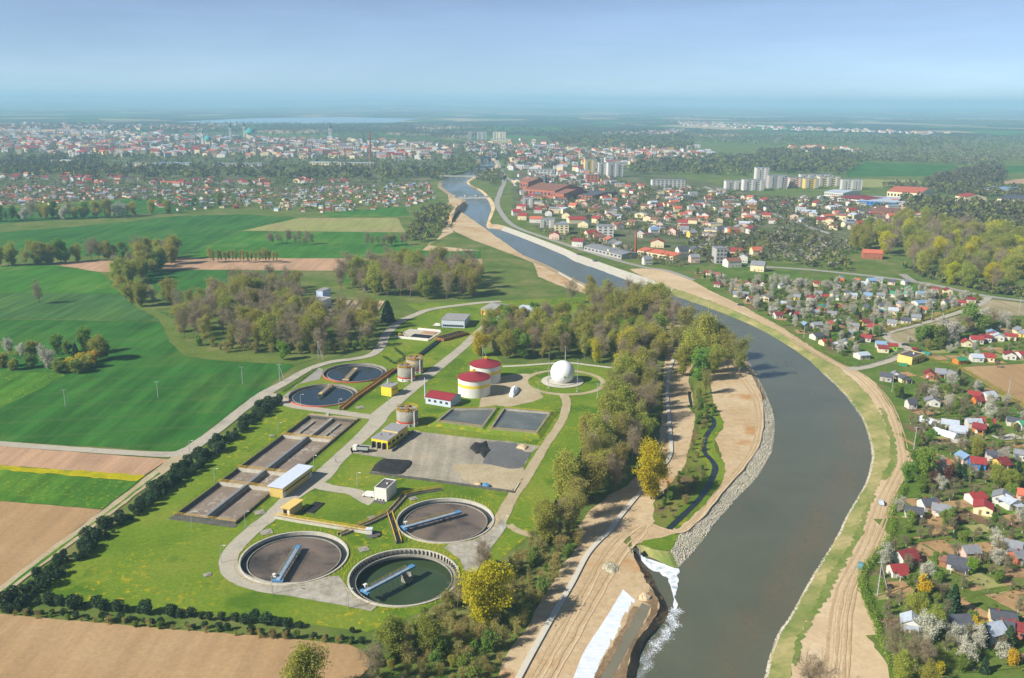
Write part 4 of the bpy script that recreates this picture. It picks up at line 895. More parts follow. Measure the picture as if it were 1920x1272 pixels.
# yellow railed flumes
def flume(pts, label, w=1.6, h=1.0, mat='concrete', inner='darkwater', railm='yrail', name='flume'):
    c = [p for p in P2(pts)]; o = empty(name, (c[0].x, c[0].y, 0)); wl_, wr_, rl = MB(), MB(), MB()
    for a, b in zip(c[:-1], c[1:]):
        a, b = a - c[0], b - c[0]; d = b - a; an = math.atan2(d.y, d.x); q = Vector((-d.y, d.x)).normalized(); m_ = (a + b) / 2
        for s, mb in ((-1, wl_), (1, wr_)):
            e = m_ + q * s * w / 2; mb.box((e.x, e.y, h / 2), (d.length + .2, .3, h), an)
            rail(rl, a + q * s * (w / 2), b + q * s * (w / 2), h, .9, gap=3.0, r=.07)
        e = MB().box((m_.x, m_.y, h * .55), (d.length, w - .3, .1), an).build('channel', M[inner], o)
    wl_.build('side_wall', M[mat], o); wr_.build('side_wall', M[mat], o); rl.build('railing', M[railm], o)
    return T(o, label, 'flume', 'railed concrete flumes')
flume([(640, 769), (670, 745), (700, 724), (741, 694)], 'yellow railed flume running from the clarifiers to the silos', 2.2, 1.2, 'rust', 'rust')
flume([(700, 716), (745, 697)], 'black water channel beside the yellow flume', 1.6, .7, 'black', railm='black')
flume([(778, 675), (823, 640)], 'black water channel leading up to the grit chamber', 2.2, .8, 'black', railm='black')
flume([(517, 971), (560, 979), (640, 992), (690, 1000)], 'pale flume with orange railing beside the tan shed', 1.4, 1.0, 'concrete_pale', 'concrete')
flume([(636, 1005), (694, 981), (729, 964), (758, 932), (790, 925), (827, 919)], 'zigzag yellow railed flume between the office and the clarifier', 1.8, .8, 'concrete')
flume([(731, 966), (742, 1000), (748, 1020)], 'short yellow railed flume feeding the green tank', 1.8, .7, 'concrete_dark')
ctr, w, d, an = foot((816, 637), (832, 641), (853, 622)); o = empty('grit_chamber', (ctr.x, ctr.y, 0), an)
MB().box((0, 0, .8), (w, d, 1.6)).build('wall', M['rust'], o)
for k in range(3): MB().box((-w / 3 + k * w / 3, 0, 1.65), (w / 3 - .6, d - 1.2, .1)).build('chamber', M['black'], o)
r_ = MB()
for s in (-1, 1): rail(r_, (s * w / 2, -d / 2), (s * w / 2, d / 2), 1.6)
r_.build('railing', M['yrail'], o); T(o, 'rusty brown grit chamber with railings below the machine hall', 'chamber', PLANT)
c = G(700, 1004); o = empty('valve_chamber', (c.x, c.y, 0)); MB().lathe([(2.6, 0), (2.6, .5), (.01, .52)], 8).build('base', M['concrete_dark'], o); MB().box((-1.4, .4, 1.2), (2.0, 1.6, 2.2)).build('housing', M['white'], o); MB().box((-1.4, .4, 2.36), (2.3, 1.9, .12)).build('roof', M['tin'], o)
T(o, 'white valve box on octagonal concrete base at the flume end', 'chamber', PLANT)
c = G(589, 953); o = empty('filter_grid', (c.x, c.y, 0), foot((571, 961), (590, 964), (608, 944))[3]); w, d = foot((571, 961), (590, 964), (608, 944))[1:3]
for i in range(3):
    for j in range(5): MB().box((-w / 2 + (i + .5) * w / 3, -d / 2 + (j + .5) * d / 5, .35), (w / 3 - .3, d / 5 - .3, .2)).build('panel', M['black'], o)
MB().box((0, 0, .22), (w, d, .24)).build('frame', M['concrete_dark'], o); T(o, 'dark gridded filter bed sunk in the lawn', 'filter bed', PLANT)
def pad(px, s=1.5, label='', name='manhole'):
    c = G(*px); o = MB().box((0, 0, .18), (s * 1.6, s * 1.6, .3), .5).lathe([(s * .5, .33), (s * .5, .5), (.01, .52)], 12).build(name, M['concrete']); o.location = c; T(o, label, 'manhole', 'manhole slabs on the lawn')
for px, s, l in (((487, 962), 2.2, 'concrete slab between the basin and the road'), ((500, 999), 2.4, 'round capped slab behind the brown clarifier'), ((682, 1031), 2.0, 'concrete slab between the clarifier tanks'), ((389, 1079), 1.4, 'small slab in the open lawn by the loop road'),
                 ((775, 936), 1.8, 'concrete slab beside the zigzag flume'), ((675, 765), 2.2, 'broken slab on the lawn below the yellow house'), ((697, 972), 1.6, 'small slab where the flume path bends'), ((510, 818), 1.4, 'small slab beside the upper basin')): pad(px, s, l)
# old works behind the wood: sand beds, tower and white house
o = empty('drying_beds', G(678, 574)); O = G(678, 574); w, d = foot((634, 583), (717, 584), (724, 566))[1:3]
for k in range(5):
    MB().box((-w / 2 + (k + .5) * w / 5, 0, .3), (w / 5 - 2.0, d, .5)).build('bed', M['sand_pale'], o); MB().box((-w / 2 + k * w / 5, 0, .5), (1.4, d, 1.0)).build('divider', M['concrete_dark'], o)
T(o, 'row of five pale sand drying beds behind the wood', 'drying beds', PLANT)
flat_building('pump_tower', 'pale blue square tower above the old works', (594, 569), (606, 570), (609, 563), 9.5, 'tinblue', 'greyroof', 'tower', over=.2)
o, w, d, an = flat_building('screen_house', 'white two storey block at the foot of the tower', (579, 580), (600, 582), (606, 572), 6.0, 'white', 'greyroof')
for k in range(3): MB().box((-w / 3 + k * w / 3, -d / 2 - .04, 3.8), (1.4, .1, 1.2)).build('window', M['glass'], o)
flat_building('pump_house', 'small white pump house beside the wood', (534, 588), (546, 590), (551, 583), 4.0, 'white', 'darkroof')
o, w, d, an = flat_building('settling_trough', 'long low grey settling trough half hidden by trees', (560, 606), (665, 612), (683, 588), 1.6, 'concrete', 'aeration', 'basin', over=0)
# drying bays in front of the machine hall
ctr, w, d, an = foot((740, 634), (803, 640), (823, 623)); o = empty('storage_bay', (ctr.x, ctr.y, 0), an)
MB().box((0, 0, .2), (w, d, .4)).build('slab', M['concrete_pale'], o); MB().box((0, -d / 2, .8), (w, .5, 1.6)).build('wall', M['white'], o); MB().box((w * .1, d / 2, .8), (w * .7, .5, 1.6)).build('wall', M['white'], o); MB().box((w * .15, -d * .15, .5), (w * .55, d * .3, .4)).build('sludge', M['black'], o); MB().box((w * .2, d * .25, .5), (w * .4, d * .3, .4)).build('sand', M['soil2'], o)
T(o, 'open storage bay with low white walls and black sludge', 'storage bay', PLANT)

# street lamps
def lamp_mesh():
    mb = MB().tube([(0, 0, 0), (0, 0, 5.6), (0, 0, 6.0), (.5, 0, 6.3), (1.1, 0, 6.35)], [.12, .09, .08, .06, .05], 5); h = MB().box((1.4, 0, 6.33), (.8, .3, .16))
    return mb, h
LAMPS = [((402.7, 907), 'by the basin wall'), ((415, 1056), 'outside the loop road'), ((511, 1115), 'below the brown clarifier'), ((460, 990), 'at the basin corner railing'), ((360, 992), 'in front of the basin apron'), ((670, 914), 'behind the white office'), ((522, 818), 'beside the upper basin wall'), ((564, 763), 'at the red rimmed clarifier'), ((636, 771), 'at the foot of the yellow flume'), ((729, 762), 'below the small yellow house'),
         ((762, 734), 'beside the paired silos'), ((621, 830), 'on the cross walkway of the basin'), ((589, 880), 'behind the long yellow hall'), ((653, 1142), 'on the cracked apron'), ((944, 998), 'where the wheel track leaves'), ((1009, 738), 'at the ring road'), ((356, 853), 'at the road fork by the hedge')]
tp = None
for px, l in LAMPS:
    o = empty('street_lamp', G(*px), random.uniform(-.6, .6))
    if tp is None: a, b = lamp_mesh(); tp = (a.build('pole', M['steel'], o), b.build('lamp_head', M['white'], o))
    else:
        for q in tp: c = q.copy(); link(c, o)
    T(o, 'grey street lamp ' + l, 'street lamp', 'plant street lamps')
# power poles
def pole(px, h, label, cross=True, lean=0.0, aframe=False, group='power poles', mat='steel'):
    o = empty('power_pole', G(*px)); o.rotation_euler = (0, lean, random.uniform(-.4, .4))
    MB().tube([(0, 0, 0), (0, 0, h)], [.2, .12], 6).build('shaft', M[mat], o)
    if aframe: MB().tube([(h * .28, 0, 0), (0, 0, h * .93)], [.18, .12], 6).build('strut', M[mat], o)
    if cross: MB().box((0, 0, h * .95), (2.4, .14, .14)).build('crossarm', M[mat], o)
    T(o, label, 'power pole', group)
for px, h, l, af in (((123, 763), 9, 'leaning thin pole in the wheat near the rape field', 0), ((297, 747), 9, 'thin pole standing in the middle of the wheat', 0), ((455, 721), 10, 'concrete pole in the wheat beside the wood', 0), ((525, 716), 10, 'braced pole beside the bend of the country road', 1), ((597, 674), 11, 'braced pole at the edge of the bare wood', 1), ((1645, 1118), 12, 'tall braced wooden pole inside the allotment hedge', 1), ((1713, 844), 11, 'concrete pole where the haul road widens', 0),
                     ((1745, 616), 13, 'pale pole between lane and fallow field', 0), ((1852, 603), 14, 'pale pole behind the fallow field trees', 0), ((1910, 592), 14, 'pale pole at the corner of the fallow field', 0), ((1507, 634), 11, 'pale pole on the haul road edge by the river', 0), ((1636, 628), 12, 'pole among the cabins by the lane', 0), ((1672, 736), 11, 'pole behind the haul road hedge', 0), ((1890, 742), 9, 'pole at the edge of the tan field', 0), ((1120, 747), 8, 'thin pole on the lawn beside the gravel road', 0), ((216, 362), 24, 'lattice pole among the far allotments', 0), ((906, 685), 12, 'braced pole behind the maroon digesters', 1)):
    pole(px, h, l, True, random.uniform(-.03, .03), bool(af))
# outfall culvert, foam, fabric sheet
c = G(1191, 1034); o = empty('culvert', (c.x, c.y, 0)); MB().box((-1.6, 0, -.4), (.4, 3.0, 1.6)).box((1.6, 0.6, -.4), (.4, 2.2, 1.6)).build('wing_wall', M['concrete'], o); MB().box((0, 1.0, -.3), (2.8, .4, 1.4)).build('head_wall', M['concrete_dark'], o); MB().tube([(0, .7, -.9), (0, 1.5, -.9)], .55, 10).build('pipe', M['black'], o)
T(o, 'small concrete outfall culvert at the head of the foam', 'culvert')
def wsheet(name, pts, z, mat, jit, st, kind=None):
    return sheet(name, None, z, mat, jit, st, kind=kind, world_pts=[G(a, b, z).xy for a, b in pts])
f = wsheet('foam', [(1192, 1037), (1199, 1034), (1212, 1047), (1235, 1054), (1262, 1065), (1272, 1067), (1271, 1085), (1266, 1115), (1270, 1140), (1262, 1150), (1263, 1125), (1259, 1105), (1252, 1085), (1236, 1074), (1218, 1066), (1206, 1054)], WZ + .05, M['foam'], .45, 1.6)
f['kind'] = 'stuff'
vs_, fs_ = [], []; rg_ = random.Random(5)
tr = smooth([G(a, b, WZ + .06).xy for a, b in ((1264, 1142), (1262, 1160), (1258, 1178), (1244, 1196), (1228, 1212), (1214, 1236), (1204, 1262), (1180, 1310))], 40)
for i, p in enumerate(tr):
    for q in range(12):
        x = p + Vector((rg_.gauss(0, .9) + (.8 * math.sin(i * .12)), rg_.gauss(0, .7))); r = rg_.uniform(.03, .17) * (1 - i / len(tr) * .55); k = len(vs_); a = rg_.uniform(0, 6)
        for j in range(5): vs_.append((x.x + r * rg_.uniform(.6, 1.8) * math.cos(a + j * 1.257), x.y + r * rg_.uniform(.6, 1.8) * math.sin(a + j * 1.257), WZ + .06 + .0005 * (i % 7)))
        fs_.append(tuple(range(k, k + 5)))
f = mesh_obj('foam', vs_, fs_, M['foam']); f['kind'] = 'stuff'
# white fabric strips, overlapping panels
fabL = [(1168, 1108), (1138, 1158), (1095, 1225), (1076, 1272), (1040, 1360)]; fabR = [(1192, 1127), (1164, 1178), (1128, 1237), (1115, 1272), (1080, 1360)]
t = NT('fabric'); p = t.pos((1, 1, 1), .6)
M['fabric'] = t.bsdf(t.ramp(t.noise(t.pos((.25, 2.5, 1), .6), 1.0, 4.0, .7), [(.35, S(206, 216, 226)), (.6, S(234, 238, 242))]), .8, .2, bump=t.noise(t.pos((.3, 2.0, 1), .6), 1.2, 4.0, .7), bstr=.5, bdist=.3)
o = empty('ground_fabric', G(1150, 1180)); O = Vector(G(1150, 1180))
L_, R_ = smooth(P2(fabL), 10), smooth(P2(fabR), 10)
for k in range(4):
    vs_, fs_ = [], []
    for i in range(k * 10, k * 10 + 11):
        for q in range(7):
            u = q / 6 + (0 if 0 < q < 6 else random.uniform(-.008, .008)); p = L_[i].lerp(R_[i], u); vs_.append((p.x - O.x, p.y - O.y, .42 + .03 * k - .35 * u + random.uniform(-.06, .08)))
    for i in range(10): fs_ += [(i * 7 + q, i * 7 + q + 1, (i + 1) * 7 + q + 1, (i + 1) * 7 + q) for q in range(6)]
    mesh_obj('fabric_panel', vs_, fs_, M['fabric'], o, smooth_shade=True)
T(o, 'white geotextile fabric laid along the silt channel', 'fabric')
# riprap stones
rg = np.random.default_rng(4); V_, F_ = [], []
oct_v = np.array([(1, 0, 0), (-1, 0, 0), (0, 1, 0), (0, -1, 0), (0, 0, 1), (0, 0, -1)], float); oct_f = np.array([(0, 2, 4), (2, 1, 4), (1, 3, 4), (3, 0, 4), (2, 0, 5), (1, 2, 5), (3, 1, 5), (0, 3, 5)])
def stones(top, wat, i, j, n, name, smin=.18, smax=.5, u0=0.0, u1=1.0, mats=None):
    k = rg.integers(i * SN, j * SN, n); u = rg.uniform(u0, u1, n); Vs, Fs = [], []
    for a, b in zip(k, u):
        f = rg.uniform(); p = top[a].lerp(top[a + 1], f); q = wat[a].lerp(wat[a + 1], f); c = p.lerp(q, b); s = rg.uniform(smin, smax)
        v = oct_v * s * rg.uniform(.6, 1.2, (6, 1)) * np.array([1, 1, .7]); Vs.append(v + np.array([c.x, c.y, WZ * b + .02])); Fs.append(oct_f + 6 * len(Fs))
    o = link(bpy.data.objects.new(name, np_mesh(name, np.concatenate(Vs), [np.concatenate(Fs)], mats))); o['kind'] = 'stuff'; return o
stones(LT, LW, 11, 22, 6500, 'riprap_stones', mats=[M['stone']])
stones(RT, RW, 2, 17, 2600, 'shore_stones', .12, .4, .9, 1.06, [M['stone']])
stones(LT, LW, 22, 27, 500, 'shore_stones', .1, .35, .8, 1.05, [M['stone']])
# vehicles
def car(px, rz, label, paint, L=4.2, W_=1.75, H_=1.45, van=False, cat='car', name='parked_car'):
    o = empty(name, G(*px, Z3), rz); k = .45 if van else 0
    prof = [(-L / 2, .35), (-L / 2, .85), (-L / 2 + .1, .95 if not van else 1.6), (-L * .36, 1.0 if not van else H_), (-L * .22, H_), (L * (.12 + k * .25), H_), (L * .28, 1.0), (L / 2 - .1, .82), (L / 2, .6), (L / 2, .35)]
    n = len(prof); vs_ = [(x, s * W_ / 2 * (1 if z < 1.05 else .86), z) for s in (-1, 1) for x, z in prof]
    fs_ = [tuple(range(n - 1, -1, -1)), tuple(range(n, 2 * n))] + [(i, (i + 1) % n, n + (i + 1) % n, n + i) for i in range(n)]
    mesh_obj('body', vs_, fs_, M[paint], o)
    for s in (-1, 1): MB().box((-.05 * L if not van else .2 * L, s * W_ * .45, 1.18), (L * .42 if not van else L * .2, .1, .34)).build('window', M['glass'], o)
    MB().add([(L * .285, -W_ * .38, 1.03), (L * .285, W_ * .38, 1.03), (L * (.135 + k * .25), W_ * .36, H_ - .05), (L * (.135 + k * .25), -W_ * .36, H_ - .05)], [(0, 1, 2, 3)]).build('windscreen', M['glass'], o)
    for x in (-L * .31, L * .31):
        for s in (-1, 1): MB().tube([(x, s * (W_ / 2 - .1), .33), (x, s * (W_ / 2 + .02), .33)], .33, 12).build('wheel', M['tyre'], o)
    return T(o, label, cat, 'cars and vans')
mp('silver', S(190, 200, 206), rough=.35, spec=.5); mp('teal', S(96, 140, 150), rough=.35, spec=.5); mp('redcar', S(160, 40, 46), rough=.35, spec=.5); mp('navy', S(44, 52, 70), rough=.35, spec=.5)
car((692, 931), math.radians(165), 'white van parked beside the white office block', 'white', 4.9, 1.9, 1.95, True, 'van', 'parked_van')
car((1614, 1063), math.radians(62), 'teal car standing beside the allotment hedge', 'teal'); car((1651.5, 945), math.radians(75), 'silver car driving along the sandy haul road', 'silver')
car((1697, 648), math.radians(170), 'dark car at the mouth of the lane', 'navy'); car((1716, 656), math.radians(160), 'red car parked behind the yellow hall', 'redcar'); car((1724, 660), math.radians(160), 'dark blue car parked behind the yellow hall', 'navy')
car((1326, 637), math.radians(140), 'dark car among the riverside trees', 'navy'); car((1388, 573), math.radians(150), 'dark car on the haul road by the river', 'navy'); car((819, 612), math.radians(170), 'white van beside the machine hall', 'white', 4.9, 1.9, 1.95, True, 'van', 'parked_van')
car((1085, 478), math.radians(150), 'dark car on the riverside road near the works', 'navy'); car((1115, 490), math.radians(150), 'dark car further along the riverside road', 'navy')
# tipper truck
o = empty('tipper_truck', G(677, 847, Z3), math.radians(170)); MB().box((0, 0, .85), (6.8, 1.0, .4)).build('chassis', M['black'], o)
q = MB().box((2.5, 0, 1.75), (1.7, 2.3, 2.0)).build('cab', M['white'], o); MB().box((3.37, 0, 2.15), (.06, 2.0, .8)).build('windscreen', M['glass'], q)
b = MB().add([(-3.3, -1.1, 1.15), (1.4, -1.1, 1.15), (1.4, 1.1, 1.15), (-3.3, 1.1, 1.15), (-3.6, -1.25, 2.6), (1.5, -1.25, 2.6), (1.5, 1.25, 2.6), (-3.6, 1.25, 2.6)], [(3, 2, 1, 0), (0, 1, 5, 4), (1, 2, 6, 5), (2, 3, 7, 6), (3, 0, 4, 7)]).build('tipper_body', M['steel'], o)
MB().box((-1, 0, 2.2), (4.3, 2.0, .2)).build('load', M['sludge'], o)
for x in (2.4, -1.4, -2.6):
    for s in (-1, 1): MB().tube([(x, s * .8, .5), (x, s * 1.15, .5)], .5, 12).build('wheel', M['tyre'], o)
T(o, 'grey tipper truck with white cab in front of the garage', 'truck')
# excavator on the storage bay
o = empty('loader', G(752, 632, .4), .4); MB().box((0, 0, .7), (3.4, 2.2, .8)).build('undercarriage', M['black'], o); MB().box((-.2, 0, 1.7), (2.4, 2.0, 1.4)).build('body', M['yrail'], o); MB().box((.3, 0, 2.7), (1.2, 1.3, .9)).build('cab', M['glass'], o); MB().tube([(.8, .6, 1.8), (2.2, .6, 2.4), (3.2, .6, 1.0)], .22, 5).build('boom', M['yrail'], o)
T(o, 'small yellow loader working on the storage bay', 'loader')
# pedestrian on the plant road
def person(px, rz, label, top, leg):
    me = bpy.data.meshes.new('person')
    J = [(0, 0, .95), (0, 0, 1.2), (0, .0, 1.42), (0, 0, 1.52), (0, .02, 1.66), (-.2, 0, 1.4), (-.27, .08, 1.12), (-.24, .2, .88), (.2, 0, 1.4), (.27, -.08, 1.12), (.25, -.02, .86), (-.1, 0, .9), (-.12, .16, .5), (-.12, .04, .06), (.1, 0, .9), (.12, -.1, .48), (.12, -.3, .1), (-.12, .2, .03), (.12, -.14, .03)]
    E = [(0, 1), (1, 2), (2, 3), (3, 4), (2, 5), (5, 6), (6, 7), (2, 8), (8, 9), (9, 10), (0, 11), (11, 12), (12, 13), (13, 17), (0, 14), (14, 15), (15, 16), (16, 18)]
    Rr = [.15, .14, .15, .06, .11, .07, .05, .04, .07, .05, .04, .1, .07, .05, .1, .07, .05, .04, .04]
    me.from_pydata(J, E, []); me.materials.append(M[top]); me.materials.append(M[leg])
    o = link(bpy.data.objects.new('person', me)); o.location = G(*px, Z3); o.rotation_euler[2] = rz
    sm = o.modifiers.new('skin', 'SKIN'); o.modifiers.new('sub', 'SUBSURF').levels = 1
    for v, r in zip(me.skin_vertices[0].data, Rr): v.radius = (r, r)
    me.skin_vertices[0].data[0].use_root = True
    return T(o, label, 'person')
person((630, 868), 2.5, 'person in dark clothes walking along the plant road', 'navy', 'black')
# ------------------------------------------------------------------ vegetation prototypes
M['bark'] = mat_plain('bark', S(124, 110, 90), .95, .05, .3, 1.2, objvar=.2)
M['bark_white'] = mat_plain('limewashed_bark', S(226, 222, 212), .9, .1, .1, 2.0)
M['twig'] = mat_leaf('bare_twigs', S(150, 134, 110), S(172, 154, 126), S(184, 170, 136), .3, .15)
M['twig_red'] = mat_leaf('budding_twigs', S(158, 136, 102), S(174, 152, 112), S(178, 164, 112), .3, .15)
M['leaf_olive'] = mat_leaf('olive_leaves', S(150, 154, 68), S(172, 174, 74), S(190, 188, 90), .45, .15)
M['leaf_yellow'] = mat_leaf('yellow_green_leaves', S(182, 176, 34), S(206, 198, 40), S(218, 208, 62), .45, .05)
M['leaf_green'] = mat_leaf('fresh_green_leaves', S(98, 128, 52), S(126, 156, 62), S(146, 172, 80), .4, .18)
M['leaf_bright'] = mat_leaf('bright_green_leaves', S(108, 150, 46), S(136, 176, 60), S(150, 188, 76), .4, .1)
M['needle'] = mat_leaf('dark_needles', S(54, 72, 50), S(70, 92, 60), S(88, 108, 74), .2, .18)
M['blossom'] = mat_leaf('white_blossom', S(200, 196, 176), S(224, 220, 206), S(146, 148, 104), .3, .1)
M['fruitleaf'] = mat_leaf('grey_green_leaves', S(112, 112, 78), S(128, 130, 88), S(150, 148, 112), .35, .15)
M['maroonleaf'] = mat_leaf('maroon_leaves', S(86, 48, 50), S(104, 58, 58), None, .3, .1)
M['shrubyellow'] = mat_leaf('yellow_blossom', S(206, 176, 20), S(226, 196, 30), S(170, 160, 40), .3, .06)

def tube_np(segs, sides):
    """segs: list of (p0, p1, r0, r1)"""
    P0 = np.array([s[0] for s in segs]); P1 = np.array([s[1] for s in segs]); R0 = np.array([s[2] for s in segs]); R1 = np.array([s[3] for s in segs])
    d = P1 - P0; d /= np.linalg.norm(d, axis=1, keepdims=True) + 1e-9
    ref = np.where(np.abs(d[:, 2:3]) < .9, np.array([[0, 0, 1.0]]), np.array([[1.0, 0, 0]]))
    a = np.cross(d, ref); a /= np.linalg.norm(a, axis=1, keepdims=True) + 1e-9; b = np.cross(d, a)
    V, n = [], len(segs)
    for P, R in ((P0, R0), (P1, R1)):
        for j in range(sides):
            th = 2 * math.pi * j / sides; V.append(P + (a * math.cos(th) + b * math.sin(th)) * R[:, None])
    V = np.stack(V, 1).reshape(-1, 3); base = np.arange(n)[:, None] * (2 * sides); F_ = []
    for j in range(sides):
        k = (j + 1) % sides; F_.append(base + np.array([[j, k, sides + k, sides + j]]))
    return V, np.concatenate(F_)
def quads_np(C, size, rg, aspect=1.0, up=0.0):
    n = len(C); d = rg.normal(size=(n, 3)); d[:, 2] += up; d /= np.linalg.norm(d, axis=1, keepdims=True); r = rg.normal(size=(n, 3)); a = np.cross(d, r); a /= np.linalg.norm(a, axis=1, keepdims=True); b = np.cross(d, a)
    s = (np.asarray(size) if np.ndim(size) else np.full(n, size)) * rg.uniform(.6, 1.3, n); s = s[:, None] / 2
    V = np.stack([C - a * s - b * s * aspect * .3, C + b * s * aspect, C + a * s + b * s * .2, C - b * s * aspect * .9], 1).reshape(-1, 3)
    return V, np.arange(4 * n).reshape(n, 4)
def slivers_np(P0, P1, w, rg):
    d = P1 - P0; a = np.cross(d, rg.normal(size=d.shape)); a /= np.linalg.norm(a, axis=1, keepdims=True) + 1e-9
    V = np.stack([P0 - a * w, P0 + a * w, P1], 1).reshape(-1, 3); return V, np.arange(len(V)).reshape(-1, 3)
def skeleton(rg, h, spread, up, trunk_frac, n1, n2, n3, r0):
    segs, tips = [], []
    def grow(p, d, ln, r, lev):
        q = p; k = 3 if lev < 3 else 2
        for i in range(k):
            d = d + rg.normal(size=3) * (.12 if lev < 2 else .2); d[2] += up * .08; d /= np.linalg.norm(d)
            e = q + d * ln / k; segs.append((q, e, r * (1 - .75 * i / k), r * (1 - .75 * (i + 1) / k), lev)); 
            if lev < 3:
                for c in range({1: n2, 2: n3}[lev] // k + (1 if i == k - 1 else 0)):
                    dd = rg.normal(size=3); dd -= d * dd.dot(d); dd /= np.linalg.norm(dd) + 1e-9
                    nd = d * (.65 + .1 * up) + dd * .75; nd[2] += .12 * up; grow(q + (e - q) * rg.uniform(.3, 1), nd / np.linalg.norm(nd), ln * rg.uniform(.45, .62), r * .45, lev + 1)
            q = e
        tips.append(q)
    p = np.zeros(3); d = np.array([0, 0, 1.0]); n = 6
    for i in range(n):
        d = d + rg.normal(size=3) * .05; d[2] += .1; d /= np.linalg.norm(d); e = p + d * h * .86 / n
        segs.append((p, e, r0 * (1 - .8 * i / n), r0 * (1 - .8 * (i + 1) / n), 0)); t = (i + .5) / n
        if t > trunk_frac:
            for c in range(max(1, int(round(n1 / (n * (1 - trunk_frac)))))):
                a = rg.uniform(0, 2 * math.pi); el = .35 + .9 * (t - trunk_frac) + .3 * up; nd = np.array([math.cos(a), math.sin(a), math.tan(min(el, 1.2))]); nd /= np.linalg.norm(nd)
                prof = math.sin(math.pi * min(.95, .25 + .7 * (1 - t) / (1 - trunk_frac) + .05)) ** .7
                grow(p + (e - p) * rg.uniform(), nd, spread * prof * rg.uniform(.6, 1.25), r0 * .38 * (1.1 - t), 1)
        p = e
    tips.append(p)
    return segs, np.array(tips)
def make_tree(kind, seed):
    rg = np.random.default_rng(seed)
    K = {'bare': dict(h=15, spread=5.8, up=.6, tf=.3, n1=15, n2=6, n3=6, r=.26, tw=9, tl=1.5, tww=.022, leaf=0, mats=('twig', 'leaf_olive'), buds=.10),
         'tall': dict(h=17, spread=5.2, up=.75, tf=.36, n1=14, n2=6, n3=6, r=.26, tw=9, tl=1.5, tww=.022, leaf=6, lsz=.42, mats=('twig_red', 'leaf_olive')),
         'olive': dict(h=14, spread=5.8, up=.5, tf=.24, n1=14, n2=6, n3=6, r=.26, tw=4, tl=1.1, tww=.035, leaf=19, lsz=.5, mats=('twig', 'leaf_olive')),
         'yellow': dict(h=13, spread=5.2, up=.5, tf=.2, n1=14, n2=6, n3=6, r=.22, tw=2, tl=.9, tww=.03, leaf=24, lsz=.45, mats=('twig', 'leaf_yellow')),
         'green': dict(h=10, spread=3.6, up=.6, tf=.15, n1=13, n2=5, n3=6, r=.2, tw=2, tl=.8, tww=.03, leaf=24, lsz=.42, mats=('twig', 'leaf_green')),
         'bright': dict(h=10, spread=3.4, up=.6, tf=.12, n1=13, n2=6, n3=6, r=.2, tw=0, tl=.8, tww=.03, leaf=26, lsz=.42, mats=('twig', 'leaf_bright')),
         'blossom': dict(h=6.5, spread=3.2, up=.45, tf=.22, n1=12, n2=5, n3=5, r=.16, tw=2, tl=.7, tww=.03, leaf=20, lsz=.3, mats=('twig', 'blossom')),
         'fruit': dict(h=4.2, spread=2.0, up=.5, tf=.3, n1=8, n2=4, n3=4, r=.11, tw=8, tl=.6, tww=.022, leaf=7, lsz=.2, mats=('twig', 'fruitleaf')),
         'scrub': dict(h=3.6, spread=2.4, up=.6, tf=.02, n1=11, n2=5, n3=5, r=.06, tw=9, tl=.8, tww=.02, leaf=4, lsz=.26, mats=('twig_red', 'leaf_olive')),
         'shrub': dict(h=3.2, spread=2.0, up=.4, tf=.02, n1=10, n2=4, n3=4, r=.07, tw=6, tl=.7, tww=.03, leaf=14, lsz=.34, mats=('twig_red', 'leaf_green'))}[kind]
    segs, tips = skeleton(rg, K['h'], K['spread'], K['up'], K['tf'], K['n1'], K['n2'], K['n3'], K['r'])
    tips = tips[tips[:, 2] > .3]
    V0, F0 = tube_np([s[:4] for s in segs if s[4] <= 1], 6); parts = [(V0, F0, 0)]
    s3 = [s[:4] for s in segs if s[4] >= 2]
    if s3: V1, F1 = tube_np([(a, b, max(c, .035), max(d, .025)) for a, b, c, d in s3], 3); F1 = F1 + len(V0); V0 = np.concatenate([V0, V1]); F0 = np.concatenate([F0, F1])
    bark = 'bark_white' if kind == 'fruit' else 'bark'
    tm = np_mesh(kind + '_trunk', V0, [F0], [M[bark], M['bark']])
    if kind == 'fruit':
        zc = V0[F0].mean(axis=1); tm.polygons.foreach_set('material_index', (np.hypot(zc[:, 0], zc[:, 1]) > .35).astype(np.int32) | (zc[:, 2] > 1.5).astype(np.int32))
    Vs, Fs, mi, off = [], [], [], 0
    if K['tw']:
        n = len(tips) * K['tw']; P0 = np.repeat(tips, K['tw'], 0) + rg.normal(size=(n, 3)) * .25; D = rg.normal(size=(n, 3)); D[:, 2] += .5 * K['up']; D /= np.linalg.norm(D, axis=1, keepdims=True)
        V, F_ = slivers_np(P0, P0 + D * rg.uniform(.4, 1, (n, 1)) * K['tl'], K['tww'], rg); Vs.append(V); Fs.append(F_ + off); off += len(V); mi += [0] * len(F_)
    nl = K['leaf'] if K['leaf'] else K.get('buds', 0)
    if nl:
        n = int(len(tips) * nl); C = tips[rg.integers(0, len(tips), n)] + rg.normal(size=(n, 3)) * (K['spread'] * .14)
        V, F_ = quads_np(C, K.get('lsz', .4), rg, 1.0, .4); Vs.append(V); Fs.append(F_ + off); mi += [1] * len(F_)
    cm = np_mesh(kind + '_crown', np.concatenate(Vs), Fs, [M[K['mats'][0]], M[K['mats'][1]]], mi)
    return tm, cm, K['h']
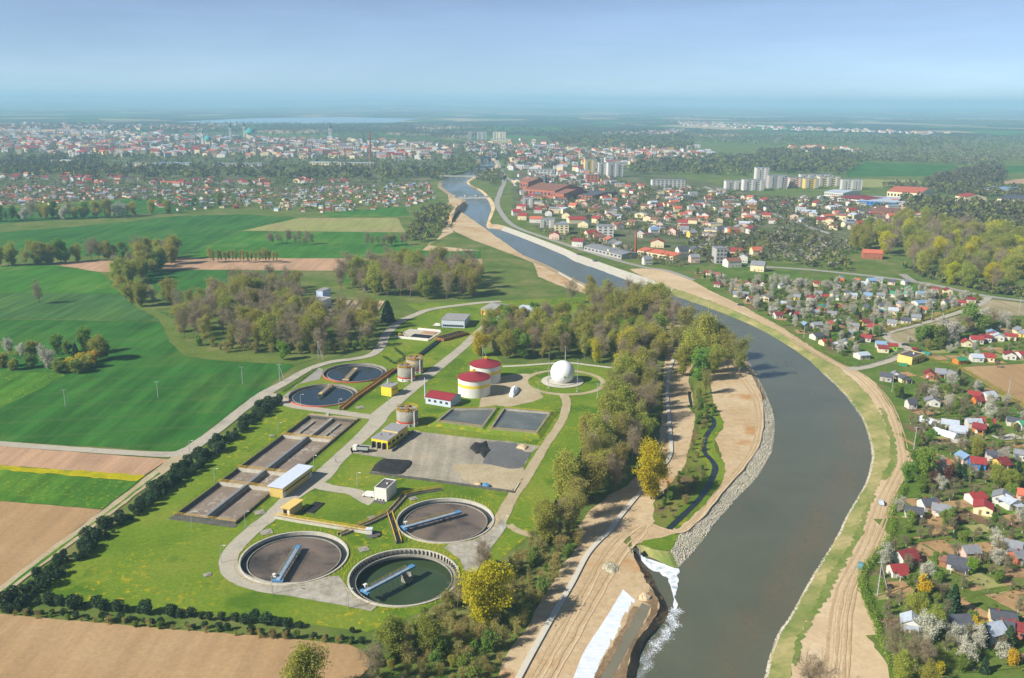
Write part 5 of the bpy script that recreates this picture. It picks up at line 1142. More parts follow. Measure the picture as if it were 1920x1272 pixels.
def make_conifer(seed, h=9.0, r=2.4, round_=False):
    rg = np.random.default_rng(seed); n = 1100 if not round_ else 700
    t = rg.uniform(0, 1, n) ** .8; a = rg.uniform(0, 2 * math.pi, n); lay = np.floor(t * 12) / 12 + rg.uniform(0, .05, n)
    prof = (1 - lay) ** .85 if not round_ else np.sin(np.pi * np.clip(.12 + .86 * (1 - t), 0, 1)) ** .6
    rr = r * prof * rg.uniform(.45, 1.0, n) * (1 + .18 * np.sin(a * 3 + seed)); z = h * (.06 + .92 * (lay if not round_ else t)) - (.15 * rr if not round_ else 0)
    C = np.stack([rr * np.cos(a), rr * np.sin(a), z], 1); V, F_ = quads_np(C, (.75 if not round_ else .55) * h / 9 + .25, rg, 1.0, .5)
    cm = np_mesh('conifer_crown', V, [F_], [M['needle'], M['needle']])
    V, F_ = tube_np([(np.zeros(3), np.array([0, 0, h * .95]), .16, .03)], 6); tm = np_mesh('conifer_trunk', V, [F_], [M['bark']])
    return tm, cm, h
PROTO = {}
for kd, seeds in (('bare', (1, 2, 3, 4, 41, 42)), ('tall', (5, 6, 7, 8, 43, 44)), ('olive', (9, 10, 11, 45, 46)), ('yellow', (12, 13)), ('green', (15, 16, 17)), ('bright', (18, 19)), ('blossom', (20, 21, 22)), ('fruit', (23, 24, 25)), ('shrub', (26, 27, 28)), ('scrub', (51, 52, 53))):
    PROTO[kd] = [make_tree(kd, s) for s in seeds]
PROTO['conifer'] = [make_conifer(31), make_conifer(32)]
PROTO['pine'] = [make_conifer(33, 4.2, 1.9, True), make_conifer(34, 4.2, 1.7, True), make_conifer(35, 4.2, 2.0, True)]
NAMES = {'bare': ('bare_tree', 'tree'), 'tall': ('budding_tree', 'tree'), 'olive': ('olive_tree', 'tree'), 'yellow': ('yellow_green_tree', 'tree'), 'green': ('green_tree', 'tree'), 'bright': ('bright_green_tree', 'tree'), 'blossom': ('blossom_tree', 'tree'), 'fruit': ('fruit_tree', 'tree'), 'shrub': ('shrub', 'shrub'), 'scrub': ('bare_shrub', 'shrub'), 'conifer': ('conifer_tree', 'tree'), 'pine': ('dwarf_pine', 'shrub')}
VAR = {}
def variant(me, key, mats):
    k = (me.name, key)
    if k not in VAR:
        c = me.copy()
        for i_, m_ in enumerate(mats): c.materials[i_] = M[m_]
        VAR[k] = c
    return VAR[k]
TREES = []
def tree(kind, xy, h, label, group, share=True, wide=1.0, leaf=None, name=None, z=0.0):
    """a tree standing at world xy: an Empty with trunk and crown; copies share their meshes"""
    tm, cm, h0 = PROTO[kind][random.randrange(len(PROTO[kind]))]
    o = empty(name or NAMES[kind][0], (xy[0], xy[1], z), random.uniform(0, 6.28)); s = h / h0
    o.scale = (s * wide * random.uniform(.9, 1.1), s * wide * random.uniform(.9, 1.1), s)
    if leaf: cm = variant(cm, leaf, (cm.materials[0].name if False else {'bare': 'twig', 'tall': 'twig_red'}.get(kind, 'twig'), leaf))
    link(bpy.data.objects.new('trunk', tm), o); link(bpy.data.objects.new('crown', cm), o)
    TREES.append((o, h))
    return T(o, label, NAMES[kind][1], group, share=share)
def tpx(kind, px, h, label, group=None, share=False, **kw):
    p = G(*px); return tree(kind, (p.x, p.y), h, label, group, share, **kw)
def grove(poly, dist, n, kinds, hmin, hmax, labels, group, seed=0, wide=1.0, world_poly=None):
    """kinds: weighted list; labels: per kind"""
    rg_ = random.Random(seed)
    for x, y in scatter(poly, dist, n, seed, world_poly):
        k = rg_.choice(kinds); tree(k, (x, y), rg_.uniform(hmin, hmax), labels[k] if isinstance(labels, dict) else labels % {'bare': 'bare brown', 'tall': 'budding brown', 'olive': 'olive leaved', 'yellow': 'yellow green', 'green': 'fresh green', 'bright': 'bright green', 'conifer': 'dark conifer', 'shrub': 'leafy green', 'scrub': 'brown twiggy', 'blossom': 'white blossoming', 'fruit': 'small fruit', 'pine': 'dark pine'}[k], group, True, wide)

# wood between the plant fence and the sand
grove([(1160, 705), (1226, 695), (1226, 765), (1214, 820), (1176, 882), (1128, 920), (1092, 945), (1066, 960), (1060, 945), (1086, 890), (1116, 825), (1142, 760)], 6.6, 72, ['tall'] * 8 + ['bare'] * 6 + ['olive'] * 4, 10, 14.5, '%s tree in the wood between fence and sand', 'trees of the fence wood', 1)
grove([(1078, 880), (1215, 815), (1130, 918), (1075, 950)], 5.0, 36, ['shrub', 'scrub', 'scrub'], 2, 4, '%s undergrowth bush under the fence wood', 'bushes of the fence wood', 2)
# wood left of the plant
grove([(330, 602), (352, 585), (400, 566), (450, 545), (540, 540), (556, 575), (580, 600), (700, 610), (716, 622), (700, 655), (640, 666), (560, 668), (420, 660), (350, 645)], 8.0, 112, ['bare'] * 10 + ['tall'] * 5 + ['olive'] * 3, 12, 17, '%s tree in the wood beside the wheat', 'trees of the wheat wood', 3)
grove([(345, 645), (420, 662), (560, 668), (640, 664), (690, 655), (690, 648), (420, 652)], 6, 30, ['shrub', 'scrub', 'scrub'], 2.5, 5, '%s bush along the wheat wood edge', 'bushes of the wheat wood', 4)
tpx('bright', (531, 676), 8.5, 'rounded bright green tree in front of the bare wood'); tpx('conifer', (727, 604), 15, 'tall dark conifer beside the country road bend', wide=1.3)
# wood behind the plant
grove([(690, 512), (880, 514), (905, 545), (880, 562), (760, 563), (700, 556), (640, 548), (640, 520)], 9, 78, ['bare'] * 6 + ['tall'] * 4 + ['olive'] * 4, 13, 18, '%s tree in the wood behind the drying beds', 'trees of the wood behind the plant', 5)
tpx('blossom', (686, 549), 9, 'single white blossoming tree at the edge of the wood')
# wood behind the gas holder
grove([(900, 655), (930, 618), (1010, 606), (1100, 610), (1180, 620), (1240, 636), (1246, 690), (1170, 690), (1110, 678), (1050, 674), (980, 680), (930, 676)], 8.6, 80, ['tall'] * 5 + ['olive'] * 6 + ['bare'] * 5 + ['green'] * 2, 10, 14, '%s tree in the wood behind the gas holder', 'trees behind the gas holder', 6)
grove([(1100, 560), (1240, 600), (1250, 632), (1140, 625), (1110, 600)], 11, 26, ['tall', 'bare', 'olive'], 13, 18, '%s tree on the bank behind the plant yard', 'trees of the upper bank', 7)
for px, h, l in (((898, 668), 11, 'yellow green tree beside the plant road'), ((1120, 680), 10, 'yellow green tree behind the ring road'), ((1175, 672), 13, 'broad yellow green tree at the wood corner'), ((1165, 700), 9, 'low yellow green tree at the fence corner')): tpx('olive', px, h, l, wide=1.15, leaf='leaf_yellow')
# riverside trees
for i, (px, h, k) in enumerate((((1215, 600), 17, 'olive'), ((1228, 612), 19, 'tall'), ((1246, 622), 18, 'tall'), ((1262, 632), 19, 'bare'), ((1285, 640), 19, 'tall'), ((1307, 652), 18, 'tall'), ((1325, 672), 20, 'olive'), ((1300, 690), 16, 'olive'), ((1345, 668), 14, 'olive'), ((1338, 700), 12, 'olive'), ((1365, 692), 18, 'tall'), ((1385, 705), 17, 'tall'), ((1310, 715), 14, 'green'), ((1322, 740), 10, 'tall'), ((1200, 612), 15, 'olive'), ((1180, 560), 12, 'bare'), ((1198, 565), 12, 'bare'), ((1280, 705), 13, 'olive'), ((1268, 668), 16, 'tall'), ((1240, 585), 15, 'olive'), ((1072, 570), 14, 'bare'), ((1085, 640), 16, 'bare'), ((1110, 630), 16, 'tall'))):
    tpx(k, px, h, {'olive': 'olive', 'tall': 'slender budding', 'bare': 'bare', 'green': 'green'}[k] + ' tree on the river bank', 'riverside trees')
tpx('yellow', (1221, 937), 17, 'lone bright yellow tree beside the flood wall', leaf='leaf_yellow', wide=.8)
tpx('yellow', (912, 1172), 14.5, 'rounded bright yellow tree below the green tank', wide=1.05)
# lower left scrub below the tanks
grove([(690, 1280), (700, 1235), (760, 1190), (800, 1155), (880, 1110), (960, 1050), (1030, 985), (1075, 985), (1090, 1010), (1050, 1066), (1002, 1145), (955, 1215), (930, 1262), (880, 1340), (700, 1380)], 3.1, 260, ['scrub'] * 13 + ['shrub'] * 4 + ['bare'] * 2 + ['olive'], 1.4, 3.8, '%s bush in the scrub below the green tank', 'scrub below the tanks', 8)
for px, h, k, l in (((905, 1088), 11, 'bare', 'bare tree in front of the cracked apron'), ((858, 1145), 9, 'bare', 'bare thin tree at the rim of the green tank'), ((1065, 1012), 13, 'tall', 'tall budding tree in the row by the sand'), ((1045, 1010), 12, 'bare', 'bare tree in the row by the sand, next to the fence end'), ((1075, 1000), 13, 'tall', 'slender tree in the row by the sand, beside the flood wall side'), ((1020, 1020), 11, 'olive', 'olive tree at the end of the perimeter fence'), ((700, 1290), 10, 'bare', 'wide bare tree at the field corner'), ((735, 1240), 10, 'olive', 'olive tree at the scrub edge by the field corner'), ((570, 1330), 11.5, 'olive', 'spreading olive tree standing on the tan field edge'), ((1522, 1330), 11, 'bare', 'bare tree at the foot of the haul road'), ((800, 1230), 9, 'olive', 'olive tree inside the scrub'), ((1112, 940), 13, 'tall', 'budding tree standing on the sand beside the wood'), ((1155, 925), 13, 'bare', 'bare tree on the sand beside the wood'), ((1085, 975), 13, 'tall', 'budding tree by the fence end above the sand')):
    tpx(k, px, h, l)
grove([(1226, 955), (1250, 918), (1282, 880), (1300, 820), (1306, 780), (1322, 790), (1318, 850), (1325, 890), (1290, 945), (1250, 985)], 4.0, 50, ['scrub', 'scrub', 'shrub'], 1.0, 2.4, '%s bush on the creek meadow', 'bushes along the creek', 9)
grove([(1300, 740), (1330, 745), (1350, 790), (1330, 810), (1300, 790)], 4.0, 14, ['shrub', 'scrub'], 1.6, 3.5, '%s bush at the creek bend', 'bushes along the creek', 10)
# dwarf pine hedges round the lawn
hedge = resample(P2([(512, 757), (480, 782), (440, 815), (400, 846), (350, 886), (300, 925), (250, 962), (200, 1000), (150, 1038), (100, 1076), (50, 1112), (18, 1140)]), 2.4)
rg_ = random.Random(3)
for i, p in enumerate(hedge):
    for row in range(3):
        if rg_.random() < .72:
            q = p + Vector((rg_.uniform(-.8, .8) - 2.6 + row * 2.6, rg_.uniform(-.8, .8))); tree(rg_.choice(['pine'] * 9 + ['shrub']) if False else 'pine', q, rg_.choice([1.4, 2.2, 2.8, 3.4, 4.0, 4.6]) * rg_.uniform(.85, 1.1), 'dark dwarf pine in the hedge along the field track', 'pines of the track hedge', True, rg_.uniform(.9, 1.25))
hedge = resample(P2([(20, 1142), (80, 1146), (150, 1152), (250, 1163), (350, 1170), (450, 1180), (560, 1190), (640, 1196), (680, 1202)]), 3.1)
for i, p in enumerate(hedge):
    for row in range(2):
        if rg_.random() < .85:
            q = p + Vector((rg_.uniform(-.8, .8), 3.2 - row * 4.6 + rg_.uniform(-.8, .8))); tree('pine', q, rg_.choice([1.8, 2.6, 3.4, 4.2]) * rg_.uniform(.9, 1.1) if row == 0 else rg_.uniform(1.2, 2.8), 'dark dwarf pine in the row above the tan field', 'pines of the field row', True, rg_.uniform(.9, 1.4))
grove([(20, 1150), (250, 1170), (450, 1188), (640, 1204), (690, 1212), (640, 1208), (440, 1194), (240, 1176), (20, 1156)], 3.0, 46, ['scrub', 'shrub', 'scrub'], .8, 1.8, '%s bush below the dwarf pines', 'bushes of the field row', 41)
# garden island in the wheat
for px, k, h, l in (((92, 692), 'blossom', 7, 'white blossoming tree in front of the wheat garden'), ((80, 678), 'blossom', 6.5, 'pale blossoming tree inside the wheat garden'), ((18, 662), 'blossom', 6, 'white blossoming tree at the end of the wheat garden'), ((40, 668), 'blossom', 5, 'small pale blossoming tree beside the brown patch'), ((108, 665), 'green', 9, 'green tree at the back of the wheat garden'), ((128, 668), 'green', 7, 'small green tree in the middle of the wheat garden'), ((143, 672), 'conifer', 9, 'dark conifer in the wheat garden'), ((160, 664), 'green', 12, 'tall slim green tree in the wheat garden'), ((172, 666), 'conifer', 11, 'narrow conifer in the wheat garden'), ((187, 676), 'olive', 11, 'yellowish tree at the tip of the wheat garden'), ((198, 672), 'green', 8, 'green tree behind the tip of the wheat garden')): tpx(k, px, h, l)
for px, lf, l in (((134, 697), 'leaf_yellow', 'yellow green bush at the wheat garden edge'), ((152, 688), 'leaf_yellow', 'golden bush in the wheat garden'), ((173, 680), 'shrubyellow', 'bright yellow flowering bush in the wheat garden'), ((110, 700), 'leaf_green', 'green bush beside the big blossoming tree'), ((145, 700), 'leaf_green', 'green bush at the lower corner of the wheat garden'), ((5, 690), 'leaf_olive', 'olive bush at the end of the wheat garden'), ((25, 694), 'leaf_olive', 'olive bush beside the rape field'), ((60, 690), 'leaf_green', 'green bush in the open of the wheat garden'), ((165, 690), 'leaf_olive', 'olive bush along the wheat garden shadow'), ((60, 664), 'leaf_olive', 'olive bush on the back hedge')): tpx('shrub', px, 4.6, l, leaf=lf, wide=1.3)
tpx('bare', (75, 570), 12.5, 'lone bare round tree standing in the wheat', wide=1.15)
# tree belts on the left
belt = [(0, 500), (20, 500), (48, 499), (70, 497), (95, 496), (112, 494), (150, 491), (172, 490), (205, 488), (232, 487), (254, 485), (28, 498), (85, 495), (125, 494), (190, 489), (220, 487)]
for i, px in enumerate(belt): tpx(rg_.choice(['bare', 'olive', 'olive', 'tall', 'green']), (px[0] + rg_.uniform(-5, 5), px[1]), rg_.uniform(11, 17), 'tree in the belt behind the bright green field', 'trees of the field belt', True)
grove([(260, 480), (330, 475), (330, 495), (300, 512), (270, 524), (230, 540), (210, 528), (240, 505)], 7, 30, ['olive'] * 4 + ['green', 'bare', 'bare'], 9, 16, '%s tree in the clump where field belts meet', 'trees of the clump', 12)
for px, k, h, l in (((265, 575), 'olive', 12, 'yellow green tree at the end of the clump'), ((247, 568), 'olive', 12, 'pale green tree beside the clump end'), ((287, 572), 'bare', 10, 'bare tree at the end of the clump'), ((318, 572), 'olive', 13, 'round olive tree beside the stony track end'), ((230, 553), 'olive', 11, 'yellow green tree on the clump edge by the sparse wheat'), ((238, 560), 'green', 9, 'green tree on the clump edge')): tpx(k, px, h, l, wide=1.2)
for i, x in enumerate(range(395, 525, 7)): tpx('tall', (x + rg_.uniform(-2, 2), 493 + rg_.uniform(-2, 2)), rg_.uniform(8, 11), 'thin bare tree in the row on the pink strip', 'trees on the pink strip', True, wide=.7)
for i, x in enumerate(range(505, 590, 8)): tpx('bare', (x + rg_.uniform(-2, 2), 458 + rg_.uniform(-3, 2)), rg_.uniform(7, 11), 'bare bush tree in the clump in the green field', 'trees of the field clump', True)
for i, x in enumerate(range(690, 770, 9)): tpx(rg_.choice(['bare', 'bare', 'olive']), (x + rg_.uniform(-2, 2), 462 + rg_.uniform(-3, 2)), rg_.uniform(7, 11), 'bare bush tree in the clump below the weir', 'trees of the weir clump', True)
for i, x in enumerate(list(range(-10, 245, 11))): tpx(rg_.choice(['bare', 'olive', 'olive', 'green', 'blossom']), (x + rg_.uniform(-4, 4), 415 - x * .038 + rg_.uniform(-3, 2)), rg_.uniform(9, 17), 'tree in the belt before the far allotments', 'trees of the far belt', True)
for px, k, h in (((250, 405), 'olive', 14), ((285, 402), 'olive', 13), ((315, 400), 'olive', 14), ((363, 391), 'green', 11), ((390, 388), 'bare', 14), ((412, 388), 'olive', 14), ((425, 385), 'bare', 13), ((440, 390), 'bare', 10)): tpx(k, px, h, 'tree beside the far green field', 'trees by the far field', True)
# right: woods behind the allotments
grove([(1590, 470), (1640, 432), (1730, 425), (1810, 440), (1920, 460), (2040, 480), (2040, 590), (1920, 560), (1860, 552), (1800, 540), (1735, 525), (1700, 505), (1690, 485), (1620, 480)], 8.6, 165, ['bare'] * 6 + ['olive'] * 6 + ['yellow'] * 2, 13, 19, '%s tree in the park wood behind the allotments', 'trees of the park wood', 13)
grove([(1720, 648), (1760, 640), (1810, 618), (1870, 604), (1885, 612), (1830, 630), (1790, 642), (1740, 660)], 5.5, 34, ['bare', 'bare', 'olive', 'shrub', 'shrub', 'blossom'], 5, 11, '%s tree in the copse by the fallow field', 'trees of the copse', 14)
# ------------------------------------------------------------------ allotment cabins, town houses, blocks
ROOF = {'red': S(150, 60, 60), 'orange': S(188, 104, 78), 'maroon': S(128, 54, 56), 'dark grey': S(84, 86, 94), 'grey': S(132, 134, 138), 'pale grey': S(172, 180, 190), 'green': S(64, 142, 104), 'teal': S(70, 158, 150), 'brown': S(132, 92, 76), 'blue': S(124, 150, 178)}
WALL = {'white': S(204, 200, 190), 'cream': S(224, 208, 168), 'yellow': S(222, 192, 100), 'pink': S(218, 186, 170), 'blue': S(74, 130, 196), 'orange': S(206, 120, 50), 'grey': S(170, 166, 160), 'brick': S(168, 104, 80), 'lime': S(150, 196, 60)}
for k, v in ROOF.items(): M['roof_' + k] = mat_plain('roof_' + k.replace(' ', '_'), v, .75, .2, .16, .9, objvar=.08)
for k, v in WALL.items(): M['wall_' + k] = mat_plain('wall_' + k, v, .9, .1, .08, .5, objvar=.06)
def cabin(px, w, wall, roof, detail=2, d=None, h=None, rh=None, rz=None, ridge=None, cat='cabin', name='garden_cabin', group='allotment cabins', label=None, z=0.0, rg_=random.Random(21), base=None):
    d = d or w * rg_.uniform(.75, 1.0); h = h or rg_.uniform(2.5, 3.1); rh = rh if rh is not None else rg_.uniform(1.1, 1.9)
    rz = rz if rz is not None else rg_.choice([-.45, -.45, -.2, .25]) + rg_.uniform(-.15, .15); ridge = ridge or rg_.choice('xxy')
    p = base or G(*px)
    lab = label or f'{wall} {cat} with {roof} roof'
    if detail == 0:
        wv, wf, rv, rf = gable_mesh(w, d, h, rh, .4, ridge)
        o = mesh_obj(name, wv + rv, wf + [tuple(len(wv) + i for i in f) for f in rf], [M['wall_' + wall], M['roof_' + roof]], None, [0] * len(wf) + [1] * len(rf)); o.location = (p.x, p.y, z); o.rotation_euler[2] = rz
        return T(o, lab, cat, group, share=label is not None)
    o = empty(name, (p.x, p.y, z), rz)
    r_ = gable_parts(o, w, d, h, rh, 'wall_' + wall, 'roof_' + roof, .4, ridge)
    if detail >= 1:
        MB().box((-w * .15, -d / 2 - .03, 1.0), (.95, .08, 2.0)).build('door', M['wood' if rg_.random() < .6 else 'white'], o)
        for q in ((w * .25,) if w < 7 else (w * .12, w * .34)): MB().box((q, -d / 2 - .03, 1.5), (1.0, .08, .9)).build('window', M['glass'], o)
    if detail >= 2:
        f = MB().box((w / 2 + .03, d * .15, 1.5), (.08, 1.0, .9)).build('window', M['glass'], o); MB().box((w / 2 + .08, d * .15, 1.0), (.12, 1.2, .08)).build('sill', M['white'], f)
        if rg_.random() < .5: MB().box((-w * .2, 0, h + rh + .25) if ridge == 'x' else (0, -d * .2, h + rh + .25), (.5, .5, .9)).build('chimney', M['brick'], r_)
        if rg_.random() < .55:
            pr = MB().box((w * .05, -d / 2 - 1.3, h - .2), (w * .7, 2.4, .12)).build('porch', M['roof_' + roof], o)
            for s in (-1, 1): MB().box((w * .05 + s * w * .32, -d / 2 - 2.3, h / 2 - .15), (.14, .14, h - .2)).build('post', M['white'], pr)
    return T(o, lab, cat, group)
NEAR = [((1696, 1054), 7.2, 'white', 'maroon'), ((1681, 1078), 5.8, 'white', 'red'), ((1815, 1045), 6, 'pink', 'grey'), ((1797, 1066), 7.5, 'white', 'dark grey'), ((1772, 1062), 4, 'brick', 'brown'), ((1897, 1036), 6, 'white', 'grey'), ((1910, 1053), 6.5, 'brick', 'grey'), ((1792, 1180), 7.6, 'white', 'dark grey'), ((1706, 1180), 6, 'white', 'pale grey'), ((1878, 1169), 7.5, 'cream', 'dark grey'), ((1858, 1197), 6.5, 'white', 'pale grey'), ((1906, 1190), 6, 'brick', 'maroon'), ((1880, 1190), 5, 'grey', 'dark grey'),
        ((1707, 765), 5, 'white', 'dark grey'), ((1747, 760), 8, 'white', 'grey'), ((1825, 748), 6.5, 'white', 'red'), ((1832, 757), 5, 'orange', 'maroon'), ((1852, 748), 7, 'white', 'pale grey'), ((1780, 803), 8, 'white', 'pale grey'), ((1795, 814), 8, 'white', 'pale grey'), ((1824, 801), 7, 'white', 'pale grey'), ((1850, 800), 7, 'white', 'red'), ((1835, 811), 6, 'orange', 'maroon'), ((1900, 797), 7, 'white', 'dark grey'), ((1918, 804), 6, 'white', 'green'), ((1764, 883), 6.5, 'white', 'orange'), ((1807, 866), 6, 'pink', 'blue'), ((1831, 877), 6.5, 'blue', 'red'),
        ((1860, 862), 6, 'white', 'dark grey'), ((1874, 876), 6.5, 'yellow', 'maroon'), ((1913, 861), 6, 'white', 'grey'), ((1739, 954), 6.8, 'white', 'dark grey'), ((1712, 969), 6.6, 'white', 'dark grey'), ((1763, 964), 6.6, 'pink', 'grey'), ((1828, 941), 6.8, 'white', 'red'), ((1842, 961), 7.2, 'cream', 'red'), ((1877, 942), 7, 'white', 'grey'), ((1894, 952), 6.5, 'white', 'pale grey'), ((1918, 938), 5, 'pink', 'orange'), ((1694, 716), 6, 'cream', 'dark grey'), ((1678, 709), 5, 'white', 'grey'), ((1662, 714), 7, 'grey', 'dark grey'), ((1741, 709), 6, 'brick', 'maroon'), ((1762, 706), 6, 'orange', 'grey'), ((1785, 710), 6.5, 'white', 'grey')]
for i, (px, w, a, b) in enumerate(NEAR): cabin(px, w * .86, a, b, 2)
MID = [((1615, 672), 7.5, 'white', 'pale grey'), ((1571, 654), 7, 'white', 'pale grey'), ((1584, 650), 7, 'white', 'grey'), ((1547, 647), 6.5, 'cream', 'red'), ((1531, 636), 7.5, 'white', 'dark grey'), ((1623, 640), 6.5, 'white', 'red'), ((1636, 620), 6.5, 'white', 'red'), ((1621, 611), 6, 'yellow', 'maroon'), ((1672, 612), 6.5, 'white', 'grey'), ((1698, 607), 6.5, 'white', 'dark grey'), ((1717, 602), 6.5, 'white', 'grey'), ((1728, 586), 6.5, 'white', 'orange'), ((1703, 588), 6.5, 'brick', 'red'), ((1674, 589), 7, 'cream', 'pale grey'),
       ((1646, 590), 7, 'orange', 'teal'), ((1655, 580), 6, 'white', 'dark grey'), ((1690, 576), 6.5, 'pink', 'grey'), ((1626, 582), 5.5, 'white', 'dark grey'), ((1572, 583), 5.5, 'pink', 'red'), ((1540, 583), 6.5, 'brick', 'teal'), ((1560, 594), 6.5, 'white', 'grey'), ((1528, 592), 6, 'white', 'grey'), ((1558, 614), 5, 'yellow', 'red'), ((1531, 616), 7, 'grey', 'grey'), ((1596, 632), 6, 'white', 'grey'), ((1655, 660), 6.5, 'cream', 'maroon'), ((1672, 656), 6, 'lime', 'red'), ((1651, 652), 6.5, 'white', 'blue'), ((1724, 573), 10, 'white', 'blue'), ((1747, 573), 7, 'white', 'grey'), ((1775, 573), 7, 'white', 'dark grey'),
       ((1801, 574), 7, 'white', 'red'), ((1820, 568), 7, 'white', 'maroon'), ((1776, 551), 7, 'cream', 'maroon'), ((1752, 549), 6, 'pink', 'red'), ((1726, 556), 7, 'white', 'blue'), ((1702, 549), 6.5, 'white', 'green'), ((1703, 557), 6.5, 'white', 'teal'), ((1676, 557), 6, 'white', 'green'), ((1651, 559), 6.5, 'white', 'grey'), ((1626, 560), 6.5, 'white', 'blue'), ((1616, 552), 5.5, 'grey', 'dark grey'), ((1599, 560), 6, 'white', 'pale grey'), ((1590, 554), 6, 'white', 'dark grey'), ((1574, 563), 6, 'white', 'grey'), ((1562, 556), 6, 'cream', 'grey'), ((1546, 561), 5, 'pink', 'red'), ((1535, 557), 5.5, 'white', 'grey'), ((1520, 564), 6.5, 'white', 'maroon'), ((1697, 534), 6, 'white', 'grey'), ((1671, 534), 6, 'pink', 'dark grey'), ((1647, 530), 7, 'white', 'grey'), ((1632, 532), 7, 'white', 'blue'), ((1605, 531), 5, 'brick', 'orange'), ((1620, 538), 5, 'white', 'pale grey'), ((1577, 528), 6, 'orange', 'blue'), ((1570, 540), 6, 'grey', 'dark grey'),
       ((1811, 649), 6.5, 'cream', 'red'), ((1830, 643), 8, 'white', 'red'), ((1847, 640), 8, 'white', 'maroon'), ((1859, 630), 7, 'brick', 'blue'), ((1871, 638), 7.5, 'white', 'pale grey'), ((1894, 637), 7, 'pink', 'red'), ((1911, 626), 7, 'cream', 'grey'), ((1919, 632), 6, 'yellow', 'grey'), ((1830, 677), 7, 'white', 'pale grey'), ((1852, 677), 7, 'cream', 'red'), ((1892, 673), 7, 'white', 'maroon'), ((1915, 671), 6.5, 'white', 'red'), ((1799, 682), 7, 'orange', 'green'),
       ((1345, 538), 5.5, 'white', 'maroon'), ((1382, 543), 5.5, 'yellow', 'orange'), ((1402, 537), 6, 'white', 'red'), ((1412, 541), 6, 'white', 'red'), ((1429, 537), 4, 'white', 'red'), ((1466, 541), 6, 'white', 'grey'), ((1396, 558), 7, 'pink', 'grey'), ((1380, 557), 5, 'white', 'grey'), ((1409, 566), 7, 'white', 'brown'), ((1434, 564), 8, 'cream', 'grey'), ((1449, 588), 6, 'white', 'grey'), ((1458, 597), 6, 'white', 'maroon'), ((1478, 585), 6, 'brick', 'pale grey'), ((1490, 595), 6.5, 'white', 'red'), ((1494, 563), 5, 'yellow', 'grey'), ((1536, 556), 6, 'white', 'dark grey'), ((1509, 616), 6, 'grey', 'blue'), ((1345, 520), 6, 'white', 'brown'), ((1330, 516), 6, 'cream', 'red'), ((1470, 575), 5, 'white', 'pale grey'), ((1570, 610), 5, 'white', 'pale grey'), ((1601, 618), 6, 'pink', 'grey'), ((1500, 532), 5, 'white', 'grey'), ((1530, 537), 5, 'cream', 'red')]
for px, w, a, b in MID: cabin(px, w * .9, a, b, 1)
# arched greenhouses
M['poly'] = mat_plain('polythene', S(216, 224, 228), .35, .4, .08, .8)
def greenhouse(px, L, w, rz, label):
    o = empty('greenhouse', G(*px), rz); mb = MB(); n = 9
    pts = [(w / 2 * math.cos(math.pi * i / n), w / 2 * 1.1 * math.sin(math.pi * i / n)) for i in range(n + 1)]
    mb.add([(x, -L / 2, z) for x, z in pts] + [(x, L / 2, z) for x, z in pts], [(i, i + 1, n + 2 + i, n + 1 + i) for i in range(n)] + [tuple(range(n + 1)), tuple(range(2 * n + 1, n, -1))])
    mb.build('cover', M['poly'], o)
    for k in range(5): MB().tube([(x * 1.01, -L / 2 + k * L / 4, z * 1.01) for x, z in pts], .06, 4).build('hoop', M['steel'], o)
    T(o, label, 'greenhouse', 'arched greenhouses')
greenhouse((1744, 794), 10, 4.5, .5, 'white arched greenhouse beside the pale roofed houses'); greenhouse((1772, 816), 11, 4.2, .55, 'white arched greenhouse in front of the gabled pale house'); greenhouse((1655, 655), 8, 4, .3, 'small arched greenhouse among cabins by the lane')
# yellow hall
o, w, d, an = flat_building('club_hall', 'large yellow flat roofed hall at the allotment lane', (1682, 678.5), (1709, 685), (1731, 676.5), 4.2, 'ywall', 'darkroof', 'hall', parapet=.4, group='allotment hall')
for k in range(5): MB().box((w / 2 + .04, -d / 2 + (k + .6) * d / 5.4, 2.2), (.1, 1.2, 1.3)).build('window', M['glass'], o)
MB().box((w / 2 + .05, 0, 1.2), (.1, 1.4, 2.4)).build('door', M['maroon'], o); MB().box((.5, d * .1, 4.7), (.7, .7, 1.2)).build('chimney', M['white'], o)
for px, c, l in (((1693, 686), 'roof_green', 'green waste skip beside the yellow hall'), ((1735, 665), 'roof_teal', 'teal waste skip behind the yellow hall')):
    q = MB().add([(-2, -1, 0), (2, -1, 0), (2, 1, 0), (-2, 1, 0), (-2.4, -1.2, 1.4), (2.4, -1.2, 1.4), (2.4, 1.2, 1.4), (-2.4, 1.2, 1.4)], [(0, 1, 5, 4), (1, 2, 6, 5), (2, 3, 7, 6), (3, 0, 4, 7), (4, 5, 6, 7)]).build('waste_skip', M[c]); q.location = G(*px); q.rotation_euler[2] = -.4; T(q, l, 'skip', 'skips by the hall')

